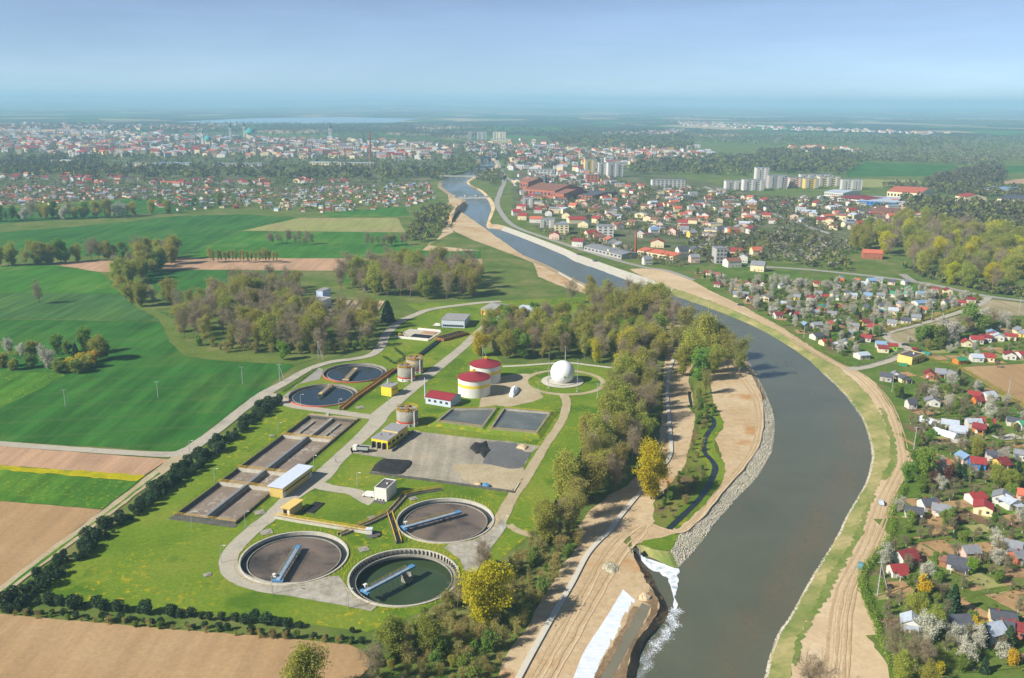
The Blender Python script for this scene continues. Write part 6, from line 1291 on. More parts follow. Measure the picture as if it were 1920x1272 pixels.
# garden plots and lawns
def plot(px, w, d, rz, mat, name='vegetable_bed', z=.1):
    p = G(*px); ca, sa = math.cos(rz), math.sin(rz); w2 = [Vector((p.x + x * ca - y * sa, p.y + x * sa + y * ca)) for x, y in ((-w / 2, -d / 2), (w / 2, -d / 2), (w / 2, d / 2), (-w / 2, d / 2))]
    return sheet(name, None, z, M[mat], .2, 2.0, world_pts=w2)
rg_ = random.Random(8)
M['garden2'] = mat_ground('bright_lawn', [S(92, 124, 40), S(110, 136, 48)], 0.06, 0.6, None, 0.5, 0.0, (S(170, 156, 40), 0.58, 0.5))
PLOTS = [((1684, 1106), 9.5, 9, .2, 'bed'), ((1730, 1033), 6, 8, .35, 'bed'), ((1765, 1026), 8, 11, .35, 'bed'), ((1815, 1092), 7, 12, .5, 'bed'), ((1847, 1030), 9, 8, .3, 'bed'), ((1830, 1140), 5, 15, .5, 'bed'), ((1890, 1126), 10, 10, .4, 'bed'), ((1905, 1075), 9, 6, 0, 'bed'), ((1760, 986), 11, 8, .4, 'bed'), ((1784, 972), 7, 9, .4, 'beddark'), ((1800, 946), 8, 6, .2, 'bed'), ((1826, 970), 5, 12, .5, 'beddark'), ((1908, 972), 9, 6, .2, 'bed'), ((1733, 775), 9, 6, .4, 'bed'), ((1765, 790), 10, 5, .2, 'bed'), ((1775, 828), 11, 7, .1, 'bed'), ((1770, 860), 4, 11, .5, 'bed'), ((1850, 893), 4, 12, .4, 'concrete_pale'), ((1798, 827), 8, 5, .2, 'concrete_pale'), ((1888, 820), 12, 6, .2, 'concrete_pale'), ((1690, 703), 14, 8, .2, 'bed'), ((1860, 655), 16, 6, .1, 'bed'), ((1890, 660), 14, 6, .1, 'bed'), ((1880, 620), 14, 7, .2, 'bed'), ((1760, 672), 10, 8, .3, 'bed'), ((1790, 670), 9, 7, .3, 'bed'), ((1720, 820), 14, 12, .3, 'gardenlawn'), ((1745, 865), 12, 16, .4, 'gardenlawn'), ((1690, 990), 14, 14, .1, 'gardenlawn'), ((1770, 925), 9, 12, .4, 'gardenlawn'), ((1700, 1215), 16, 14, .2, 'gardenlawn'), ((1760, 1230), 18, 14, .2, 'gardenlawn'), ((1700, 1140), 12, 10, .2, 'gardenlawn'), ((1760, 1080), 13, 16, .4, 'gardenlawn'), ((1862, 1140), 8, 14, .5, 'gardenlawn'), ((1745, 735), 12, 8, .3, 'gardenlawn'), ((1780, 745), 10, 8, .3, 'khaki'), ((1830, 850), 10, 8, .3, 'gardenlawn'), ((1850, 1095), 8, 12, .5, 'khaki')]
for k, (px, w, d, a, mt) in enumerate(PLOTS): plot(px, w, d, a, mt, 'vegetable_bed' if 'bed' in mt or 'conc' in mt else 'garden_lawn', .1 + .004 * k)
# patchwork of small plots in rows between the garden lanes
ux = (G(1925, 1098) - G(1672, 1128)).xy.normalized(); uy = Vector((-ux.y, ux.x)); LOWB = [(1676, 1008), (1672, 986), (1690, 935), (1722, 890), (1714, 850), (1702, 800), (1700, 735), (1760, 700), (1860, 735), (1960, 800), (1960, 1290), (1700, 1290), (1664, 1220), (1640, 1150), (1630, 1100)]
lw = P2(LOWB); o0 = G(1672, 1128).xy; zc = 0
for j in range(-8, 40):
    for i in range(-4, 22):
        c = o0 + ux * (i * 8.2 + (j % 2) * 2) + uy * (j * 11.5)
        if not inside(lw, np.array([c.x]), np.array([c.y]))[0] or rg_.random() < .28: continue
        w2, d2 = rg_.uniform(3.0, 3.8), rg_.uniform(3.2, 5.2); zc += 1; mt = rg_.choice(['gardenlawn', 'gardenlawn', 'garden2', 'bed', 'bed', 'beddark', 'khaki', 'rape'])
        sheet('garden_plot', None, .075 + .0003 * zc % .02, M[mt], .25, 2.0, world_pts=[c - ux * w2 - uy * d2, c + ux * w2 - uy * d2, c + ux * w2 + uy * d2, c - ux * w2 + uy * d2])
UP = [(1300, 512), (1400, 530), (1480, 525), (1600, 535), (1720, 545), (1840, 560), (1760, 590), (1660, 625), (1600, 680), (1530, 640), (1420, 585)]
for k, (x, y) in enumerate(scatter(UP, 11, 120, 3)): plot((0, 0), 1, 1, 0, 'bed') if False else sheet('vegetable_bed', None, .1 + .003 * k, M[rg_.choice(['bed', 'bed', 'gardenlawn', 'beddark', 'khaki'])], .2, 2.0, world_pts=[Vector((x + a, y + b)) for a, b in ((-4, -5), (4, -6), (5, 5), (-3, 6))])
RL = [(1700, 640), (1800, 655), (1920, 600), (1980, 640), (1980, 670), (1820, 682)]
for k, (x, y) in enumerate(scatter(RL, 13, 22, 4)): sheet('vegetable_bed', None, .1 + .003 * k, M[rg_.choice(['bed', 'gardenlawn', 'khaki'])], .2, 2.0, world_pts=[Vector((x + a, y + b)) for a, b in ((-5, -5), (6, -4), (5, 5), (-5, 4))])
for pts in ([(1672, 1130), (1760, 1120), (1830, 1114), (1925, 1098)], [(1670, 1020), (1760, 1010), (1840, 1004), (1925, 992)], [(1720, 912), (1790, 908), (1860, 900), (1925, 895)], [(1700, 846), (1760, 842), (1830, 838), (1925, 830)], [(1700, 783), (1780, 780), (1860, 776)], [(1760, 1260), (1850, 1255), (1925, 1245)], [(1715, 725), (1790, 735), (1860, 770), (1925, 800)]): strip('garden_path', pts, 2.6, .3, M['gardenlawn'], 6, .2)

# orchards: limewashed fruit trees, blossom, bushes
LOW = [(1690, 1000), (1740, 905), (1720, 860), (1700, 790), (1720, 720), (1800, 715), (1930, 780), (1930, 1260), (1720, 1260), (1660, 1190), (1640, 1110)]
lm = [(G(px[0], px[1]).xy, w) for px, w, a, b in NEAR + MID]
bedc = [(G(px[0], px[1]).xy, max(w, d) * .45) for px, w, d, a, mt in PLOTS if mt in ('bed', 'beddark', 'concrete_pale')]
def clear(x, y, k=.62): return all((p - Vector((x, y))).length > w * k for p, w in lm)
def offbed(x, y): return all((p - Vector((x, y))).length > r for p, r in bedc)
for x, y in scatter(LOW, 3.4, 360, 5):
    if clear(x, y) and offbed(x, y):
        k = rg_.choice(['fruit'] * 12 + ['blossom'] * 1 + ['shrub'] * 3)
        tree(k, (x, y), {'fruit': rg_.uniform(2.2, 4.0), 'blossom': rg_.uniform(3.5, 5.5), 'shrub': rg_.uniform(1.4, 3)}[k], {'fruit': 'small limewashed fruit tree in the riverside allotments', 'blossom': 'white blossoming tree in the riverside allotments', 'shrub': 'garden bush in the riverside allotments'}[k], {'fruit': 'allotment fruit trees', 'blossom': 'allotment blossom trees', 'shrub': 'allotment bushes'}[k], True)
for px, k, h, lf, l in (((1784, 1152), 'conifer', 11, None, 'large dark conifer in the middle of the allotments'), ((1735, 1090), 'blossom', 5.5, None, 'wide pale blossoming tree beside the maroon roofed cabin'), ((1658, 1058), 'blossom', 6, None, 'pale blossoming tree at the corner of the haul road hedge'), ((1735, 1205), 'blossom', 7.5, None, 'large white blossoming tree beside the pale shed'), ((1795, 1215), 'blossom', 6, None, 'pale blossoming tree below the dark roofed cabin'), ((1810, 1240), 'blossom', 5.5, None, 'white blossoming tree at the lower allotments'), ((1842, 1205), 'conifer', 7, None, 'conifer beside the pale roofed cottage'), ((1890, 1215), 'conifer', 8, None, 'bushy conifer below the pale roofed cottage'), ((1845, 1262), 'conifer', 6, None, 'low conifer at the bottom lawn'), ((1715, 1128), 'conifer', 5, None, 'small dark conifer beside the yellow bush'), ((1728, 1122), 'shrub', 4.5, 'shrubyellow', 'golden yellow bush by the brown vegetable bed'),
                        ((1820, 1078), 'bright', 5, None, 'bright green tree beside the dark roofed cabin'), ((1720, 1165), 'olive', 7, None, 'olive tree behind the pale shed'), ((1750, 1190), 'olive', 7, None, 'olive tree between the pale shed and the dark roof'), ((1700, 1250), 'bare', 9, None, 'bare tree at the allotment bottom corner'), ((1735, 1262), 'bare', 9, None, 'dark bare tree at the allotment bottom'), ((1690, 1285), 'olive', 7, None, 'olive tree at the bottom of the haul road hedge'), ((1740, 1300), 'olive', 7, None, 'olive tree at the bottom frame of the allotments'), ((1672, 1246), 'bare', 11, None, 'white barked birch leaning at the haul road edge'), ((1795, 900), 'conifer', 8, None, 'dark conifer left of a conifer pair behind the lane'), ((1805, 902), 'conifer', 8.5, None, 'dark conifer in the pair near the maroon bush'), ((1838, 898), 'conifer', 7, None, 'blue conifer beside the pale plot'), ((1778, 906), 'shrub', 4.5, 'maroonleaf', 'dark maroon bush beside the conifer pair'), ((1750, 908), 'shrub', 3.5, 'maroonleaf', 'small maroon bush by the lane'), ((1732, 898), 'green', 11, None, 'tall green tree at the haul road bulge'), ((1718, 890), 'green', 8, None, 'green tree beside the haul road bulge'), ((1700, 905), 'green', 7, None, 'bushy green tree on the haul road corner'),
                        ((1725, 925), 'green', 7, None, 'green tree behind the lane corner'), ((1905, 905), 'conifer', 10, None, 'large blue conifer near the maroon roofed cabin'), ((1870, 915), 'olive', 8, None, 'olive tree beside the large blue conifer'), ((1892, 922), 'olive', 8, None, 'olive tree in front of the large blue conifer'), ((1740, 832), 'green', 6, None, 'green tree beside the concrete pole'), ((1718, 838), 'green', 5, None, 'green bush at the concrete pole'), ((1690, 747), 'conifer', 7, None, 'dark conifer near the small dark roofed cabin'), ((1680, 745), 'green', 6, None, 'green tree on the haul road edge above'), ((1685, 960), 'blossom', 5, None, 'white blossoming tree beside the grey roofed cabin'), ((1830, 858), 'olive', 7, None, 'olive tree behind the blue cabin'), ((1800, 850), 'bare', 7, None, 'bare tree behind the blue cabin'), ((1868, 690), 'fruit', 4, None, 'small tree at the tan field corner'), ((1797, 712), 'conifer', 7, None, 'blue conifer beside the upper lane cabins'), ((1780, 765), 'blossom', 6, None, 'pale blossoming tree by the long grey roof'), ((1870, 818), 'conifer', 6, None, 'conifer beside the white concrete beds'), ((1855, 812), 'green', 6, None, 'green tree beside the orange cabin'), ((1790, 778), 'green', 6, None, 'green tree by the long white cabin'), ((1730, 745), 'bare', 6, None, 'bare tree by the long white cabin'), ((1775, 985), 'shrub', 4, None, 'green bush beside the pink cabin'), ((1710, 985), 'shrub', 4, None, 'green bush in the open lawn by the hedge'), ((1870, 1060), 'blossom', 5, None, 'white blossoming tree by the long bed'), ((1790, 1010), 'conifer', 4, None, 'small conifer at the lane edge'), ((1885, 1075), 'fruit', 5, None, 'wide fruit tree by the long bed'), ((1880, 1235), 'shrub', 3, 'blossom', 'white round bush at the lower path'), ((1898, 1248), 'shrub', 3, 'shrubyellow', 'yellow bush at the lower path'), ((1757, 1266), 'shrub', 2.5, 'shrubyellow', 'yellow bush at the bottom lawn'), ((1830, 1188), 'shrub', 3, 'shrubyellow', 'golden bush between two cabins')): tpx(k, px, h * (.8 if k == 'blossom' else .9), l, leaf=lf)
for x, y in scatter(UP, 4.6, 330, 6):
    if clear(x, y, .7):
        k = rg_.choice(['fruit'] * 2 + ['blossom'] * 5 + ['green', 'shrub', 'shrub', 'shrub', 'conifer'])
        tree(k, (x, y), {'fruit': 3.2, 'blossom': rg_.uniform(3, 5.5), 'green': rg_.uniform(3, 6), 'shrub': rg_.uniform(1.5, 3.5), 'conifer': rg_.uniform(4, 7)}[k], {'fruit': 'small fruit tree', 'blossom': 'white blossoming tree', 'green': 'green garden tree', 'shrub': 'garden bush', 'conifer': 'dark conifer'}[k] + ' in the upper allotments', 'upper allotment plants', True)
for x, y in scatter(RL, 6, 55, 7):
    if clear(x, y, .7): k = rg_.choice(['fruit', 'blossom', 'shrub', 'green']); tree(k, (x, y), rg_.uniform(2, 4), {'fruit': 'small fruit tree', 'blossom': 'white blossoming tree', 'green': 'green garden tree', 'shrub': 'garden bush'}[k] + ' in the allotments above the tan field', 'tan field allotment plants', True)
# leafy hedges
def hedge_row(pts, w, h, label, n=70, mat='leaf_green', dens=9):
    c = resample(P2(pts), 1.0); rg = np.random.default_rng(len(c)); L = np.array([(p.x, p.y) for p in c]); n = int(len(L) * dens * w * 2); k = rg.integers(0, len(L), n)
    C = np.stack([L[k, 0] + rg.uniform(-w / 2, w / 2, n), L[k, 1] + rg.uniform(-w / 2, w / 2, n), h * rg.uniform(0.05, 1, n) ** .7 * (1 + .2 * np.sin(k * .4))], 1)
    V, F_ = quads_np(C, .38, rg, 1.0, .6); o = link(bpy.data.objects.new('hedge', np_mesh('hedge', V, [F_], [M[mat]]))); return T(o, label, 'hedge')
hedge_row([(1672, 1255), (1662, 1230), (1650, 1200), (1640, 1170), (1628, 1140), (1614, 1108), (1616, 1080), (1638, 1048), (1662, 1022), (1671, 1000), (1673, 985), (1668, 968), (1682, 940), (1694, 915)], 2.4, 2.2, 'long clipped hedge along the sandy haul road', mat='leaf_green')
hedge_row([(1604, 689), (1640, 680), (1668, 671), (1692, 658)], 2.2, 2.0, 'clipped hedge along the lane to the yellow hall'); hedge_row([(1662, 622), (1700, 612), (1760, 594), (1815, 574), (1840, 560)], 2.4, 2.2, 'dark hedge along the lane above the fallow field', mat='leaf_olive')
hedge_row([(1530, 652), (1560, 672), (1600, 688)], 2.0, 1.8, 'hedge between the haul road and the upper allotments'); hedge_row([(1730, 672), (1795, 690), (1860, 728), (1925, 768)], 2.4, 2.0, 'long hedge beside the tan field', mat='leaf_olive')
hedge_row([(720, 672), (742, 684), (760, 672), (740, 655)], 1.6, 1.4, 'trimmed dark hedge corner behind the silos', mat='needle'); hedge_row([(530, 735), (560, 716), (590, 695)], 1.8, 1.2, 'low hedge beside the country road bend', mat='leaf_green')
hedge_row([(0, 668), (60, 664), (110, 662)], 2.4, 2.2, 'hedge at the back of the wheat garden', mat='leaf_olive')

# ------------------------------------------------------------------ town houses placed one by one (base px, width m, wall, roof)
HOUSES = [((1233, 463), 17, 'cream', 'red'), ((1278, 478), 13, 'white', 'dark grey'), ((1303, 476), 12, 'cream', 'dark grey'), ((1301, 492), 11, 'pink', 'grey'), ((1380, 480), 14, 'pink', 'red'), ((1417, 480), 13, 'cream', 'orange'), ((1372, 500), 17, 'white', 'brown'), ((1392, 492), 12, 'white', 'grey'), ((1421, 508), 15, 'cream', 'grey'), ((1213, 496), 10, 'white', 'grey'), ((1144, 458), 15, 'white', 'orange'), ((1137, 440), 16, 'white', 'grey'), ((1085, 462), 15, 'white', 'maroon'), ((1108, 445), 16, 'cream', 'red'), ((1122, 452), 14, 'pink', 'brown'), ((1163, 467), 16, 'cream', 'grey'), ((1080, 418), 26, 'cream', 'red'), ((1118, 418), 12, 'cream', 'red'), ((1053, 430), 18, 'cream', 'pale grey'), ((1095, 426), 16, 'cream', 'grey'), ((1006, 417), 20, 'white', 'orange'), ((980, 412), 14, 'cream', 'red'), ((968, 404), 14, 'white', 'red'), ((985, 382), 14, 'white', 'red'), ((1040, 448), 14, 'pink', 'red'), ((1120, 395), 16, 'white', 'brown'), ((1075, 392), 14, 'cream', 'orange'), ((1258, 412), 15, 'cream', 'red'), ((1280, 410), 14, 'yellow', 'orange'), ((1322, 410), 15, 'white', 'red'), ((1280, 425), 14, 'white', 'red'), ((1235, 393), 13, 'white', 'red'), ((1270, 397), 13, 'cream', 'orange'), ((1306, 393), 16, 'cream', 'red'), ((1228, 420), 12, 'cream', 'brown'), ((1245, 436), 13, 'white', 'dark grey'), ((1282, 438), 13, 'white', 'grey'), ((1262, 440), 12, 'pink', 'brown'), ((1225, 440), 12, 'white', 'blue'), ((1350, 437), 14, 'white', 'dark grey'), ((1375, 440), 14, 'orange', 'brown'), ((1410, 438), 15, 'white', 'maroon'), ((1437, 380), 20, 'white', 'red'), ((1472, 388), 15, 'white', 'red'), ((1532, 387), 14, 'cream', 'red'), ((1437, 410), 14, 'cream', 'red'), ((1540, 420), 14, 'cream', 'maroon'), ((1580, 407), 16, 'white', 'dark grey'), ((1602, 412), 17, 'white', 'orange'), ((1596, 402), 14, 'cream', 'red'), ((1592, 424), 13, 'white', 'dark grey'), ((1612, 425), 13, 'brick', 'red'), ((1645, 415), 13, 'pink', 'brown'), ((1655, 420), 13, 'white', 'dark grey'), ((1670, 413), 13, 'pink', 'orange'), ((1680, 418), 14, 'white', 'green'), ((1700, 410), 14, 'white', 'red'), ((1712, 420), 20, 'cream', 'red'), ((1735, 420), 16, 'white', 'blue'), ((1752, 426), 15, 'cream', 'orange'), ((1766, 426), 14, 'white', 'dark grey'), ((1722, 428), 14, 'brown' if False else 'brick', 'brown'), ((1675, 428), 12, 'yellow', 'red'), ((1650, 432), 13, 'white', 'dark grey'), ((1904, 443), 16, 'cream', 'maroon'), ((1912, 455), 16, 'cream', 'red'), ((1910, 474), 20, 'brick', 'blue'), ((1634, 484), 22, 'brick', 'orange'), ((1052, 395), 13, 'white', 'brown'), ((1140, 412), 14, 'cream', 'red'), ((1160, 430), 13, 'white', 'red'), ((1185, 425), 13, 'cream', 'brown'), ((1200, 445), 13, 'white', 'dark grey'), ((1062, 410), 13, 'cream', 'brown'), ((1150, 480), 14, 'cream', 'grey'), ((1030, 405), 12, 'white', 'red')]
for px, w, a, b in HOUSES: cabin(px, w * .8, a, b, 1, d=w * .62, h=random.uniform(4.5, 6.0), rh=random.uniform(2.4, 3.4), cat='house', name='town_house', group='town houses', rz=random.choice([-.5, -.3, .15, .3]) + random.uniform(-.1, .1))
# factory with long orange roof and chimney, red roofed farm building
def longhouse(A, B_, C, h, rh, wall, roof, label, name='long_building', nwin=10):
    ctr, w, d, an = foot(A, B_, C); o = empty(name, (ctr.x, ctr.y, 0), an); gable_parts(o, w, abs(d), h, rh, 'wall_' + wall, 'roof_' + roof, .4, 'x')
    q = MB()
    for k in range(nwin): q.box((-w / 2 + (k + .5) * w / nwin, -abs(d) / 2 - .05, h * .55), (w / nwin * .5, .12, h * .35))
    q.build('window_row', M['glass'], o)['kind'] = 'stuff'
    return T(o, label, 'building', 'long town buildings')
longhouse((1195, 478), (1262, 490), (1268, 482), 4.5, 2, 'cream', 'orange', 'long orange roofed factory hall above the river'); longhouse((1095, 470), (1165, 487), (1172, 478), 4.5, 1.5, 'grey', 'grey', 'long grey factory sheds along the riverside road'); longhouse((1828, 458), (1873, 460), (1876, 452), 4.5, 2, 'cream', 'red', 'long red roofed barn beside the park wood'); longhouse((1622, 400), (1672, 408), (1680, 398), 5, 2, 'brick', 'brown', 'long brown brick shed near the yellow trees'); longhouse((1570, 378), (1620, 384), (1640, 376), 6, 2.5, 'white', 'maroon', 'white works with maroon roof beside the blue hall'); longhouse((1610, 384), (1680, 388), (1690, 378), 6, 1.5, 'blue', 'pale grey', 'large blue market hall with pale roof'); longhouse((1662, 372), (1725, 376), (1730, 364), 11, 4, 'cream', 'orange', 'large orange roofed residential block'); longhouse((1868, 385), (1930, 390), (1935, 380), 10, 3, 'cream', 'dark grey', 'long cream residence with dark mansard roof'); longhouse((1790, 378), (1808, 381), (1815, 375), 9, 4, 'cream', 'red', 'tall cream house with red roof among conifers'); longhouse((1720, 400), (1752, 405), (1758, 398), 5, 1.5, 'white', 'pale grey', 'low white sheds in front of the park trees'); longhouse((1845, 362), (1890, 365), (1892, 358), 7, 1.5, 'grey', 'blue', 'pale blue shed beyond the park'); longhouse((1545, 368), (1580, 371), (1585, 364), 7, 2, 'white', 'pale grey', 'white storage hall before the housing estate')
def chimney(px, h, r, label, mat='brick'):
    o = MB().lathe([(r, 0), (r * .6, h), (r * .4, h), (r * .4, h - 1)], 12).box((0, 0, .4), (r * 3, r * 3, .8)).build('brick_chimney', M[mat]); o.location = G(*px); return T(o, label, 'chimney')
chimney((1191, 482), 26, 1.3, 'slim brick chimney of the factory above the river'); chimney((695, 308), 75, 2.6, 'tall brick chimney rising over the far town')
# brick church and school complex
longhouse((985, 368), (1040, 373), (1048, 362), 12, 7, 'brick', 'brown', 'large brick abbey with steep brown roof', nwin=8); longhouse((1030, 372), (1057, 375), (1062, 366), 9, 5, 'brick', 'brown', 'gabled brick wing of the abbey', nwin=4); longhouse((1072, 372), (1110, 375), (1114, 364), 6, 2.5, 'brick', 'dark grey', 'brick hall with dark roof beside the abbey', nwin=6); longhouse((975, 355), (990, 358), (996, 350), 14, 6, 'brick', 'brown', 'brick tower wing of the abbey', nwin=3)
def spire(px, w, h, sh, label, wall='brick', top='dark grey', dome=False, name='church_tower'):
    o = empty(name, G(*px)); MB().box((0, 0, h / 2), (w, w, h)).build('tower', M['wall_' + wall], o)
    if dome: MB().lathe([(w * .75, h)] + [(w * .75 * math.cos(a), h + sh * .7 * math.sin(a)) for a in np.linspace(.1, 1.45, 8)] + [(.1, h + sh)], 20).build('dome', M['roof_' + top], o, True)
    else: MB().lathe([(w * .72, h), (.15, h + sh)], 4).build('spire', M['roof_' + top], o)
    MB().box((0, -w / 2 - .1, h * .75), (w * .3, .2, h * .12)).build('window', M['glass'], o)
    T(o, label, 'church', 'church towers')
spire((1022, 365), 6, 18, 16, 'thin dark spire on the brick abbey'); spire((470, 262), 26, 24, 26, 'green domed church in the far old town', 'cream', 'teal', True); spire((459, 262), 9, 50, 16, 'slim church tower beside the green dome', 'grey', 'dark grey'); spire((433, 262), 9, 44, 18, 'church tower in the woods of the old town', 'grey', 'dark grey'); spire((391, 276), 16, 22, 18, 'smaller green domed church in the old town', 'cream', 'teal', True); spire((381, 276), 7, 42, 14, 'pale tower by the smaller green dome', 'white', 'teal'); spire((620, 262), 12, 42, 24, 'grey church tower over the crowded old town', 'grey', 'dark grey'); spire((1088, 302), 8, 20, 9, 'pale church gable amid town trees', 'cream', 'orange'); spire((911, 288), 5, 16, 8, 'small white tower near the bridges', 'white', 'grey')
# apartment blocks: x range, base y, height px
def block(x0, x1, yb, hp, label, wall='white', dm=12.0, floors=5, group='apartment blocks', roof='grey', cols=None):
    p = G((x0 + x1) / 2, yb); k = depth_of(p) / FOC; w, h = (x1 - x0) * k, hp * k * 1.0; o = empty('apartment_block', p, random.uniform(-.12, .12))
    MB().box((0, dm / 2, h / 2), (w, dm, h)).build('wall', M['wall_' + wall], o); MB().box((0, dm / 2, h + .3), (w + .4, dm + .4, .6)).build('roof', M['roof_' + roof], o)
    q = MB(); cols = cols or max(3, int(w / 7))
    for f in range(floors):
        for c in range(cols): q.box((-w / 2 + (c + .5) * w / cols, -.06, h * (f + .5) / floors), (w / cols * .5, .16, h / floors * .45))
    q.build('window_row', M['glass'], o)['kind'] = 'stuff'
    q = MB()
    for c in range(0, cols, 2): q.box((-w / 2 + (c + .5) * w / cols, -.7, h * .5), (w / cols * .7, 1.2, h * .9))
    if floors >= 5: q.build('balcony_stack', M['wall_grey'], o)['kind'] = 'stuff'
    T(o, label, 'apartment block', group)
for b_ in ((877, 885, 263, 14, 'narrow white tower block, first of the three far towers'), (895, 912, 263, 15, 'white tower block in the middle of the three far towers'), (924, 948, 262, 14, 'widest beige block of the three far towers', 'cream')): block(*b_, dm=18, floors=10, cols=4)
for b_ in ((1096, 1117, 325, 25, 'tall block with yellow corner above the town', 'yellow', 16, 10), (1122, 1140, 328, 22, 'tall white block beside the yellow cornered block', 'white', 16, 9), (1139, 1168, 332, 26, 'broad white block of the town centre', 'white', 16, 9), (1100, 1121, 345, 17, 'red brick apartment house with flat roof', 'brick', 12, 4), (1416, 1440, 352, 36, 'tall pale tower block of the estate', 'white', 18, 11), (1393, 1433, 358, 20, 'mid rise white block before the pale tower', 'white', 14, 6), (1440, 1476, 354, 24, 'mid rise grey block beside the pale tower', 'grey', 14, 7), (1479, 1508, 352, 18, 'pale block with orange end on the estate', 'pink', 12, 5), (1508, 1535, 354, 18, 'yellow block with pale roof on the estate', 'yellow', 12, 5), (1535, 1575, 350, 18, 'long cream block on the estate', 'cream', 12, 5), (1578, 1615, 356, 18, 'white block at the end of the estate', 'white', 12, 5), (1500, 1560, 342, 14, 'long pale block at the back of the estate', 'white', 12, 5), (1222, 1285, 352, 14, 'long white block below the woods', 'white', 12, 4), (1360, 1395, 356, 16, 'white block half hidden by trees', 'white', 12, 5), (1013, 1040, 428, 16, 'white modern apartment block by the riverside street', 'white', 14, 5), (980, 1000, 390, 18, 'white apartment house by the abbey', 'white', 12, 5), (1040, 1066, 440, 18, 'cream flat roofed house above the river road', 'cream', 14, 4), (1120, 1150, 445, 20, 'large white cube house above the sheds', 'white', 14, 4), (1342, 1362, 495, 28, 'grey tall gabled warehouse near the allotments', 'grey', 14, 4)): block(b_[0], b_[1], b_[2], b_[3], b_[4], b_[5], b_[6], b_[7])
for i, (x0, x1, y, h, wl_) in enumerate(((5, 40, 252, 8, 'cream'), (48, 75, 250, 9, 'white'), (78, 105, 252, 9, 'cream'), (108, 144, 251, 9, 'white'), (152, 172, 251, 8, 'white'), (174, 186, 250, 7, 'cream'), (60, 90, 261, 7, 'white'), (95, 130, 260, 7, 'cream'), (132, 150, 259, 6, 'yellow'), (10, 28, 280, 14, 'grey'), (180, 200, 288, 14, 'brick'), (190, 235, 273, 5, 'white'), (235, 297, 272, 6, 'white'), (215, 235, 288, 8, 'cream'), (240, 275, 287, 8, 'pink'), (150, 180, 283, 8, 'brick'), (130, 150, 298, 12, 'white'), (430, 480, 288, 9, 'white'), (580, 610, 280, 9, 'white'), (615, 640, 284, 10, 'cream'), (640, 668, 286, 12, 'white'), (666, 674, 282, 18, 'white'), (745, 775, 288, 12, 'cream'), (775, 805, 290, 10, 'pink'), (590, 630, 290, 9, 'brick'), (740, 760, 303, 8, 'white'))):
    block(x0, x1, y, h, f'{wl_} apartment row in the far town', wl_, 14, 4, 'far apartment rows', random.choice(['grey', 'orange', 'red', 'pale grey']))
for i, (x0, x1, y, h, l) in enumerate(((235, 280, 312, 5, 'long white depot hall beside the far railway'), (285, 355, 310, 4, 'dark roofed depot hall beside the far railway'), (400, 490, 313, 6, 'long pale depot with many bays'), (580, 640, 312, 7, 'long cream brick depot by the chimney'), (645, 700, 311, 5, 'low white depot by the chimney'), (95, 140, 308, 7, 'white warehouse with green roof in the trees'), (990, 1040, 328, 9, 'white glazed sports hall behind the abbey'), (966, 1000, 284, 6, 'white school building behind the bridges'), (1000, 1040, 280, 7, 'long pale blue roofed hall in the town'), (985, 1010, 312, 5, 'white long school with many windows'), (920, 958, 268, 7, 'brown brick hall below the three towers'), (1010, 1030, 292, 6, 'white block by the blue hall'))): block(x0, x1, y, h, l, random.choice(['white', 'cream']), 20, 2, 'far halls', random.choice(['pale grey', 'blue', 'grey']))
for i, (x, y) in enumerate([(1140 + 16 * k, 300 - 2.2 * k) for k in range(11)]): block(x, x + 13, y, 7, 'pale terrace below the dark woods', random.choice(['cream', 'white', 'pink', 'yellow']), 12, 3, 'terrace row', random.choice(['red', 'orange', 'grey']))
# bridges and weir
def bridge(A, B_, w, h, label, mat='concrete', piers=3):
    a, b = G(*A), G(*B_); d = b - a; o = empty('bridge', a, math.atan2(d.y, d.x)); L = d.length
    MB().box((L / 2, 0, h), (L, w, 1.0)).build('deck', M[mat], o)
    for s in (-1, 1): MB().box((L / 2, s * w / 2, h + 1.0), (L, .3, 1.0)).build('parapet', M[mat], o)
    for k in range(piers): MB().box((L * (k + 1) / (piers + 1), 0, h / 2 - 1.5), (2, w * .8, h + 3)).build('pier', M['concrete'], o)
    T(o, label, 'bridge', 'river bridges')
bridge((812, 334), (900, 335), 4, 3.5, 'pale footbridge over the upper basin', 'concrete_pale'); bridge((872, 318), (925, 317), 10, 4, 'dark road bridge beyond the footbridge', 'concrete_dark'); bridge((890, 302), (945, 300), 10, 6, 'blue railed bridge at the end of the river', 'blue')
a, b = G(842, 370), G(922, 369); d = b - a; o = empty('weir', a, math.atan2(d.y, d.x)); MB().box((d.length / 2, 0, -.8), (d.length, 5, 2.6)).build('sill', M['concrete'], o); MB().box((d.length / 2, -3.5, -1.6), (d.length, 3, 1.4)).build('apron', M['foam'], o)
for k in range(4): MB().box((d.length * (k + .5) / 4, 0, 1.2), (1.6, 6, 3.2)).build('gate_pier', M['concrete_pale'], o)
T(o, 'concrete weir with gate piers across the river', 'weir')
heap('spoil_heap', [(846, 420), (852, 404), (868, 388), (874, 380), (862, 384), (848, 398), (840, 412)], 5, M['sand'], 'orange spoil bank beside the weir', group='weir works')

